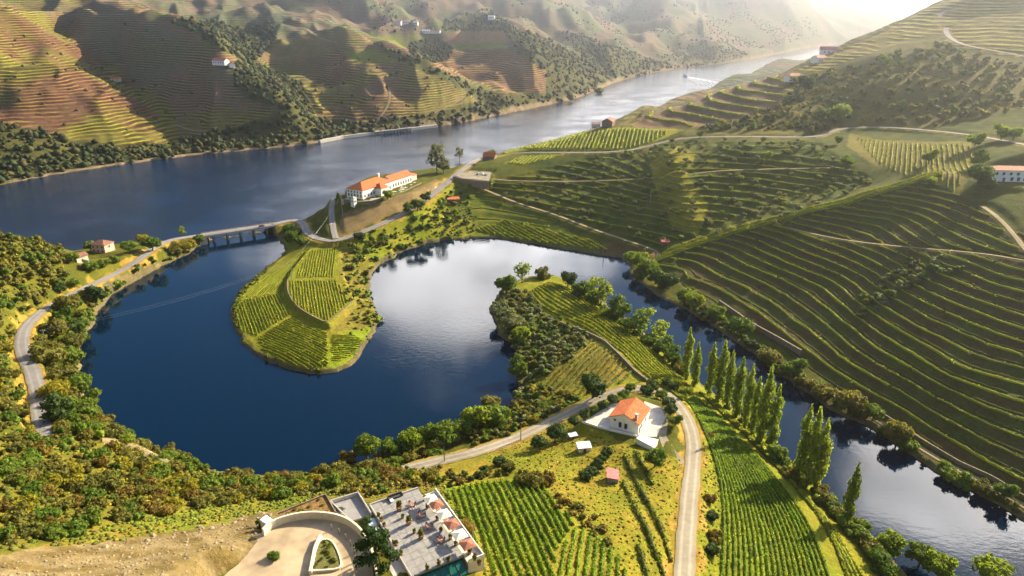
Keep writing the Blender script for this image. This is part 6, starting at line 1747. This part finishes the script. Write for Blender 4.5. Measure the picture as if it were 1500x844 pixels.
T0 = C0 = None
for px_, py_, w_ in TABS:
    p = at_terrace(px_, py_)
    if T0 is None: T0 = make_table('terrace_table', p, 'square terracotta terrace table, ' + w_)
    else: dup(T0, p, rzt, 'square terracotta terrace table, ' + w_, None)
    for k in range(4):
        a = rzt + k * math.pi / 2 + .08
        q = (p[0] + math.cos(a) * .82, p[1] + math.sin(a) * .82, p[2])
        lab = 'terracotta chair round the terrace table ' + w_
        if C0 is None: C0 = make_chair(q, a - math.pi / 2, lab, 'chairs at the table ' + w_)
        else: dup(C0, q, a - math.pi / 2, lab, 'chairs at the table ' + w_)
p = at_terrace(579, 729)
so = empty('lounge_sofa', 'charcoal lounge sofa at the far end of the terrace', 'sofa', p, rzt + R(90))
part('seat', so, box(-1.6, 1.6, -.45, .45, .12, .42), MB['darkcanvas']); part('backrest', so, box(-1.6, 1.6, .30, .48, .42, .85), MB['darkcanvas'])
for a in (-1, 1): part('armrest', so, box(a * 1.7 - .1, a * 1.7 + .1, -.45, .48, .12, .65), MB['darkcanvas'])
for a in (-1.4, 1.4): part('leg', so, box(a - .05, a + .05, -.35, .35, 0, .12), MB['steel'])
p = at_terrace(574, 735); tb = empty('coffee_table', 'low white coffee table in front of the lounge sofa', 'table', p, rzt)
part('table_top', tb, box(-.5, .5, -.4, .4, .36, .42), MB['white']); part('base', tb, box(-.3, .3, -.25, .25, 0, .36), MB['steel'])

def lathe(prof, seg=12):
    V = []; F = []
    for r_, z in prof:
        for j in range(seg):
            t = 2 * math.pi * j / seg; V.append((r_ * math.cos(t), r_ * math.sin(t), z))
    for i in range(len(prof) - 1):
        for j in range(seg): F.append((i * seg + j, i * seg + (j + 1) % seg, (i + 1) * seg + (j + 1) % seg, (i + 1) * seg + j))
    return np.array(V), np.array(F)
def planter(px_, py_, s, tall, label, group=None, leaf='olive', z=.03):
    p = at_terrace(px_, py_, z)
    e = empty('potted_shrub', label, 'planter', p, random.uniform(0, 6), group)
    part('pot', e, lathe([(.01, 0), (.30 * s, 0), (.42 * s, .62 * s), (.46 * s, .66 * s), (.38 * s, .66 * s), (.36 * s, .58 * s), (.01, .58 * s)]), MB['pot'], True)
    c_, _ = proto_mesh('bush', random.randrange(4), leaf)
    o = link('foliage', c_, parent=e); o.location = (0, 0, .6 * s); o.scale = (.48 * s, .48 * s, tall * .75 * s)
    return e
planter(585, 748, 1.5, 1.5, 'tallest potted shrub near the lounge end of the terrace')
planter(599, 768, 1.5, 1.2, 'large potted shrub in the middle of the terrace')
planter(617, 789, 1.5, 1.3, 'large potted shrub towards the glass front of the terrace')
planter(590, 759, .9, .9, 'small pot between the two large shrubs near the lounge', leaf='green')
planter(607, 781, .9, .9, 'small pot beside the middle large shrub', leaf='green')
for i, (a, b_) in enumerate([(555, 757), (559, 764), (563, 772), (568, 785), (577, 798), (581, 799), (588, 813)]):
    planter(a, b_, .9, .9, 'small potted plant along the skylight side of the terrace', 'potted plants along the skylight side', 'olive' if i % 2 else 'green')
for i, (a, b_) in enumerate([(622, 733), (626, 745), (641, 762), (646, 779), (668, 799), (660, 790)]):
    planter(a, b_, .95, .9, 'small potted plant along the parasol side of the terrace', 'potted plants along the parasol side', 'olive' if i % 2 else 'rust')
for i, (a, b_) in enumerate([(626, 835), (643, 828), (657, 823)]):
    planter(a, b_, 1.0, .9, 'potted plant at the glass front edge of the terrace', 'potted plants at the glass front edge', 'olive')
for i, (a, b_) in enumerate([(688, 809), (695, 818), (702, 825)]):
    planter(a, b_, 1.1, .9, 'potted plant on the pale gallery corner past the parasols', 'potted plants on the gallery corner', 'olive', -.42)
# parasols
def parasol(px_, py_, mat, label, group):
    x, y = tl(px_, py_, TZ + 2.0)
    w = TL + TU * x + TV * y
    e = empty('parasol', label, 'parasol', (float(w[0]), float(w[1]), TZ - .44), rzt, group)
    part('base', e, box(-.35, .35, -.35, .35, 0, .1), MB['concrete'])
    part('pole', e, tube([(0, 0, .1), (0, 0, 1.4), (0, 0, 2.9)], [.04, .04, .03], 6), MB['wood'])
    a = 1.45
    V = np.array([(-a, -a, 2.35), (a, -a, 2.35), (a, a, 2.35), (-a, a, 2.35), (0, -a, 2.42), (a, 0, 2.42), (0, a, 2.42), (-a, 0, 2.42), (0, 0, 2.95)], float)
    V2 = V.copy(); V2[:, 2] -= .04
    T = [(0, 4, 8), (4, 1, 8), (1, 5, 8), (5, 2, 8), (2, 6, 8), (6, 3, 8), (3, 7, 8), (7, 0, 8)]
    F = [(p_, q, r_, r_) for p_, q, r_ in T] + [(q + 9, p_ + 9, r_ + 9, r_ + 9) for p_, q, r_ in T]
    ring = [0, 4, 1, 5, 2, 6, 3, 7]
    F += [(ring[i] + 9, ring[(i + 1) % 8] + 9, ring[(i + 1) % 8], ring[i]) for i in range(8)]
    part('canopy', e, (np.vstack([V, V2]), np.array(F)), MB[mat])
for px_, py_, mt, wh in [(631, 731, 'canvas', 'white parasol at the far end of the terrace'), (639, 738, 'brick', 'russet parasol at the far end of the terrace'), (650, 753, 'canvas', 'white parasol in the middle of the terrace row'), (662, 767, 'brick', 'russet parasol in the middle of the terrace row'), (673, 783, 'canvas', 'white parasol nearest the glass front'), (685, 797, 'brick', 'russet parasol nearest the glass front')]:
    parasol(px_, py_, mt, wh, 'parasols along the terrace')
    p = at_terrace(px_ + 2, py_ + 9, -.44)
    dup(T0, p, rzt, 'small table under the ' + wh.split(' at')[0].split(' in')[0].split(' near')[0] + ' ' + ' '.join(wh.split()[2:]), 'tables under the parasols')

# drive, island bed, walls
DRV = wp([(285, 870), (330, 815), (372, 787), (396, 774), (420, 764), (452, 758), (485, 760), (512, 770), (532, 790), (545, 820), (550, 870), (540, 960), (260, 960)], TZ - .5)
struct(slab('restaurant_drive', DRV, TZ - 3.0, TZ - .42, MB['tan']))
ISL = wp([(455, 838), (459, 812), (466, 796), (476, 791), (487, 794), (497, 812), (502, 834), (480, 837)], TZ - .4)
ic = np.mean(ISL, axis=0)
il = empty('planted_island', 'planted island with a pale kerb in the restaurant drive', 'planting bed', (ic[0], ic[1], TZ - .42))
slab('soil', [tuple((np.array(q) - ic) * .93) for q in ISL], -.3, .35, plain('bed_soil', (.13, .12, .03), .95, .4, 2.5, bump=.5), il)
kp = [(*(np.array(q) - ic), 0) for q in ISL]
part('kerb', il, wall_along(resample(chaikin(np.array(kp + kp[:1]), 1), .8), .35, .5, -.3), MB['cream'])
for k in range(26):
    a, r_ = random.uniform(0, 6.28), random.uniform(0, .75) ** .5
    j = random.randrange(len(ISL)); q = (np.array(ISL[j]) - ic) * r_ * .95
    c_, _ = proto_mesh('bush', random.randrange(4), random.choice(['green', 'olive', 'fresh']))
    o = link('bed_plant', c_, parent=il); o.location = (q[0], q[1], .3); o.scale = (.42, .42, .4)
WL = wp([(386, 783), (396, 772), (418, 763), (450, 756.5), (487, 758.5), (514, 768), (535, 788), (549, 820), (555, 870)], TZ)
tag(part('curved_wall', None, wall_along(resample(chaikin(np.array([(*q, TZ - .5) for q in WL]), 3), 1.2), .45, 2.0, -2), MB['cream']), 'long curved cream wall round the restaurant drive', 'wall')
BW = wp([(455, 842), (462, 806), (470, 788)], TZ - .4)
tag(part('drive_wall', None, wall_along(resample(np.array([(*q, TZ - .42) for q in BW]), 1), .6, 1.0, -.3), MB['cream']), 'short straight cream wall beside the planted island', 'wall')
BED = wp([(408, 757), (478, 729), (492, 755), (452, 754), (424, 760), (406, 770)], TZ - .3)
bc = np.mean(BED, axis=0)
be = empty('planting_bed', 'sloping brown planting bed above the curved wall', 'planting bed', (bc[0], bc[1], TZ - .4))
slab('soil', [tuple(np.array(q) - bc) for q in BED], -3.0, .9, plain('brown_bed_soil', (.20, .115, .035), .95, .4, 1.8, bump=.6), be)
part('edging', be, wall_along(resample(np.array([(*(np.array(q) - bc), .9) for q in BED[:3]]), 1.2), .3, .35, -1), MB['stone'])
for k in range(30):
    i = random.randrange(6); t = random.random(); q = ((np.array(BED[i]) * t + np.array(BED[(i + 1) % 6]) * (1 - t)) - bc) * random.uniform(.1, .88)
    c_, _ = proto_mesh('bush', random.randrange(4), random.choice(['rust', 'olive', 'gold']))
    o = link('bed_plant', c_, parent=be); o.location = (q[0], q[1], .8); o.scale = (.5, .5, .35)
stp = empty('garden_steps', 'white garden steps at the left end of the curved wall', 'steps', at_z(397, 768, TZ - 1.2), R(62))
for k in range(6): part('step', stp, box(-.9, .9, -2.2 + k * .75, -1.46 + k * .75, -1.5, -.2 + k * .24), MB['white'])
gs = grounds([400, 397, 420, 402], [800, 812, 830, 818])
for lab, (a, b_) in (('green shrub beside the drive left of the planted island', (402, 818)), ('dark shrub by the foot of the white garden steps', (384, 772)), ('dark clipped column shrub beside the skylights', (535, 770))):
    g = ground(a, b_); plant('drive_shrub', 'bush', 'green' if 'green' in lab else 'dark', tuple(g), 1.5, lab, 'shrub')
for k, (a, b_) in enumerate([(486, 777), (497, 783), (507, 791), (514, 800), (519, 811), (522, 823), (523, 836)]):
    q = at_z(a, b_, TZ - .42)
    o = part('drive_post', None, [box(-.09, .09, -.09, .09, 0, 1.5), box(-.13, .13, -.13, .13, 1.5, 1.6)], MB['tarnish'], loc=q)
    tag(o, ORD[k] + ' timber post along the inner curve of the restaurant drive', 'post', 'timber posts along the drive')
# rubble along the dirt bank
RB_ = scatter([(120, 806), (330, 766), (395, 752), (402, 762), (370, 790), (300, 830), (240, 860), (0, 870), (0, 826)], 1.05, 60, 220, 61, road=0)
rg = np.random.default_rng(4)
parts_ = []
for p in RB_[:2600]:
    s = .10 + .35 * rg.random() ** 3
    V, F = ball((0, 0, 0), (s, s * (.6 + .6 * rg.random()), s * .6), int(rg.integers(1e6)), 5, 3)
    parts_.append((V + p + (0, 0, s * .2), F))
V, F = join(parts_)
o = part('rubble', None, (V, F), MB['rubble']); o['kind'] = 'stuff'; o['label'] = 'pale stones strewn over the dirt bank'
rocks = scatter([(130, 800), (330, 762), (395, 748), (400, 756), (330, 772), (130, 812)], 5.5, 60, 220, 62, road=0)
for p in rocks[:22]:
    s = .4 + .5 * rg.random()
    V, F = ball((0, 0, 0), (s, s * .8, s * .6), int(rg.integers(1e6)), 7, 5)
    o = part('rock', None, (V, F), MB['rubble'], loc=tuple(p)); o.rotation_euler = (0, 0, rg.random() * 6)
    tag(o, 'pale boulder at the upper edge of the dirt bank', 'rock', 'boulders on the dirt bank')
# ------------------------------------------------------------------ cars
def car_geo():
    prof = [(-2.1, .35), (-2.15, .75), (-1.9, .95), (-1.35, 1.0), (-.75, 1.45), (.75, 1.48), (1.35, 1.02), (1.95, .95), (2.15, .7), (2.1, .35)]
    V = []; 
    for y, k in ((-.85, 1), (.85, 1)):
        for x, z in prof: V.append((x, y * (.84 if z > 1.2 else 1), z))
    n_ = len(prof)
    F = [(i, i + 1, n_ + i + 1, n_ + i) for i in range(n_ - 1)] + [(n_ - 1, 0, n_, 2 * n_ - 1)]
    for o_ in (0, n_):
        q = [o_ + i for i in range(n_)]
        F += [(q[0], q[1], q[8], q[9]), (q[1], q[2], q[7], q[8]), (q[2], q[3], q[6], q[7]), (q[3], q[4], q[5], q[6])]
    return np.array(V, float), np.array(F)
def wheel_geo(x, y):
    V = []; F = []
    for s in (-.1, .1):
        for j in range(10):
            t = 2 * math.pi * j / 10; V.append((x + .33 * math.cos(t), y + s, .33 + .33 * math.sin(t)))
    F = [(j, (j + 1) % 10, 10 + (j + 1) % 10, 10 + j) for j in range(10)]
    for o_ in (0, 10): F += [(o_, o_ + 1 + 2 * k, o_ + 2 + 2 * k, o_ + 3 + 2 * k) for k in range(4)]
    return np.array(V), np.array(F)
def car(p, rz_, mat, label):
    e = empty('parked_car', label, 'car', p, rz_)
    part('body', e, car_geo(), MB[mat], False)
    part('windscreen', e, (np.array([(.80, -.68, 1.44), (1.33, -.76, 1.05), (1.33, .76, 1.05), (.80, .68, 1.44)]) + (.03, 0, .03), np.array([(0, 1, 2, 3)])), MB['glassd'])
    part('rear_window', e, (np.array([(-.80, -.68, 1.42), (-1.30, -.76, 1.05), (-1.30, .76, 1.05), (-.80, .68, 1.42)]) + (-.03, 0, .03), np.array([(0, 3, 2, 1)])), MB['glassd'])
    for s in (-1, 1):
        part('side_window', e, (np.array([(-1.1, s * .83, 1.05), (1.1, s * .83, 1.05), (.7, s * .76, 1.38), (-.7, s * .76, 1.38)]) + (0, s * .04, 0), np.array([(0, 1, 2, 3) if s < 0 else (0, 3, 2, 1)])), MB['glassd'])
        part('headlight', e, box(2.06, 2.17, s * .6 - .16, s * .6 + .16, .66, .8), MB['white'])
        for x in (-1.35, 1.35): part('wheel', e, wheel_geo(x, s * .8), MB['black'])
    return e
def on_road(px_, py_, nm, off=0.0, lift=.18):
    g = grounds(px_, py_)[0]
    P = ROADLINES[nm]
    i = int(np.clip(np.argmin(np.hypot(P[:, 0] - g[0], P[:, 1] - g[1])), 1, len(P) - 2))
    t = P[i + 1] - P[i - 1]; a = math.atan2(t[1], t[0])
    return (P[i, 0] - math.sin(a) * off, P[i, 1] + math.cos(a) * off, P[i, 2] + lift), a
for a, b_, mt, rr, lb in [(700, 256, 'carA', 20, 'grey car on the walled parking area'), (707, 256, 'carB', 25, 'white car on the walled parking area'), (712, 257, 'carA', 15, 'second grey car at the end of the parking area')]:
    q = at_z(a, b_, CAR_Z + .07); car(q, R(rr + 60), mt, lb)
for a, b_, mt, off, lb in [(638, 283, 'carA', 4.4, 'grey car parked on the verge by the manor road'), (645, 277, 'carB', 4.4, 'white car parked on the verge by the manor road'), (652, 271, 'carA', 4.4, 'last grey car parked up the manor road')]:
    q, an = on_road(a, b_, 'promontory_road', off); car(q, an, mt, lb)
m4 = np.array(A) * .18 + np.array(B) * .82
car((m4[0] - math.sin(rzb) * -1.5, m4[1] + math.cos(rzb) * -1.5, BRIDGE_Z + .03), rzb, 'carC', 'dark red car crossing the bridge')

# ------------------------------------------------------------------ poles and wires
def pole(px_, py_, h, label, arm=True, g=None):
    p = ground(px_, py_) if g is None else Vector(g)
    e = empty('utility_pole', label, 'pole', tuple(p), random.uniform(-.4, .4))
    part('post', e, tube([(0, 0, -.5), (0, 0, h * .5), (0, 0, h)], [.22, .18, .13], 6), MB['steel'] if arm else MB['tarnish'])
    if arm:
        ca_ = part('crossarm', e, box(-1.1, 1.1, -.09, .09, h - .8, h - .6), MB['tarnish'])
        for x in (-1, 0, 1): part('insulator', ca_, lathe([(.01, h - .6), (.09, h - .55), (.09, h - .35), (.01, h - .3)], 6), MB['white'], loc=(x * .95, 0, 0))
    return p + Vector((0, 0, h - .4))
W1 = pole(428, 410, 11, 'tall metal pole on the first spit vineyard')
W0 = pole(70, 512, 10, 'metal pole on the wooded bank left of the lake')
W3 = pole(502, 316, 15, 'tall pole below the manor house')
pole(651, 676, 6, 'short timber pole beside the gravel road by the lake', False); pole(763, 645, 6, 'short timber pole midway along the gravel road', False); pole(694, 800, 6.5, 'leaning timber pole in the foreground vines', False)
pole(930, 172, 9, 'thin mast on the ridge by the barns', False); pole(865, 184, 6, 'pole left of the low red barn', False); pole(856, 223, 8, 'pole beside the hill road below the bright vineyard'); pole(952, 300, 9, 'pole on the shaded slope'); pole(884, 372, 8, 'pole at the lake pool shore', False)
def wire(a, b_, sag, label):
    a, b_ = np.array(a), np.array(b_)
    pts = [a + (b_ - a) * t - np.array((0, 0, 4 * sag * t * (1 - t))) for t in np.linspace(0, 1, 24)]
    o = part('power_line', None, tube(pts, [.02] * 24, 4), MB['steel']); tag(o, label, 'cable')
wire(W0 + Vector((0, 0, .2)), W1 + Vector((0, 0, .2)), 3.0, 'upper power line sagging across the dark lake')
wire(W0 + Vector((.6, -.9, 0)), W1 + Vector((.6, -.9, 0)), 3.6, 'lower power line sagging across the dark lake')
wire(W1, W3, 3.0, 'power line from the first spit up to the manor')

# ------------------------------------------------------------------ boat and its wake
bx = np.array(at_z(1004, 112.5, 0))
ba = math.atan2(1, -.25)
bt = empty('river_boat', 'white river cruise boat heading up the valley', 'boat', tuple(bx), ba)
hx = np.linspace(-14, 14, 13)
hw = 3.4 * np.clip(1 - ((hx - 0) / 14.5) ** 4, 0.05, 1); hw[0] = 3.0
V = []; 
for x, w in zip(hx, hw):
    V += [(x, -w * .75, -.3), (x, -w, 2.0), (x, w, 2.0), (x, w * .75, -.3)]
F = []
for i in range(12):
    for k in range(4): F.append((i * 4 + k, i * 4 + (k + 1) % 4, i * 4 + 4 + (k + 1) % 4, i * 4 + 4 + k))
F += [(0, 3, 2, 1), (48, 49, 50, 51)]
part('hull', bt, (np.array(V), np.array(F)), MB['hull'])
part('cabin', bt, box(-11, 8, -2.7, 2.7, 2.003, 4.6), MB['hull']); part('upper_deck', bt, box(-8, 5, -2.3, 2.3, 4.603, 6.4), MB['hull'])
for s in (-1, 1):
    for x in np.arange(-10, 8, 2.0): part('window', bt, box(x - .7, x + .7, s * 2.72 - .04, s * 2.72 + .04, 2.9, 3.9), MB['glassd'])
part('bridge', bt, box(2, 5.5, -1.6, 1.6, 6.403, 8.0), MB['hull']); part('mast', bt, tube([(1, 0, 6.4), (1, 0, 9), (1, 0, 11)], [.1, .08, .05], 5), MB['steel'])
# wake: spreading wave crests behind the stern
wk = []
dv = np.array((math.cos(ba), math.sin(ba))); nv = np.array((-dv[1], dv[0]))
for k in range(6):
    for s in (-1, 1):
        pts = []
        for t in np.linspace(0, 1, 26):
            back = 14 + k * 30 + t * 170; side = s * (3 + k * 2.0 + t * 58 + 1.5 * math.sin(t * 40 + k))
            q = bx[:2] - dv * back + nv * side
            pts.append((q[0], q[1], .05))
        hgt = .45 * (1 - k / 20)
        wk.append(wall_along(np.array(pts), 1.0 - k * .08, hgt * .6, -.4))
cc = []
for s in np.linspace(-1, 1, 9):
    pts = [(*(bx[:2] - dv * b0 + nv * s * (2.5 + b0 * .05)), .03) for b0 in np.linspace(12, 330, 30)]
    cc.append(wall_along(np.array(pts), .9, .14, -.3))
V, F = join(wk + cc)
o = part('wake_foam', None, (V, F), MB['foam'], True); o['kind'] = 'stuff'; o['label'] = 'white wake waves spreading behind the river boat'
# ------------------------------------------------------------------ the air down the valley
HZ = [(x, y, z) for z in (-7, 330) for y in (-400, 7500) for x in (-4500, 4500)]
me = mesh_from('haze', HZ, [(0, 2, 3, 1), (4, 5, 7, 6), (0, 1, 5, 4), (2, 6, 7, 3), (0, 4, 6, 2), (1, 3, 7, 5)], False)
hz = link('haze', me); hz['kind'] = 'stuff'; hz['label'] = 'pale morning haze filling the valley'
m = bpy.data.materials.new('haze_air'); m.use_nodes = True; n = m.node_tree.nodes; n.clear()
o = n.new('ShaderNodeOutputMaterial'); v = n.new('ShaderNodeVolumePrincipled')
v.inputs['Color'].default_value = (.90, .91, .95, 1); v.inputs['Density'].default_value = 0.00016; v.inputs['Anisotropy'].default_value = .89
m.node_tree.links.new(v.outputs[0], o.inputs['Volume'])
me.materials.append(m)
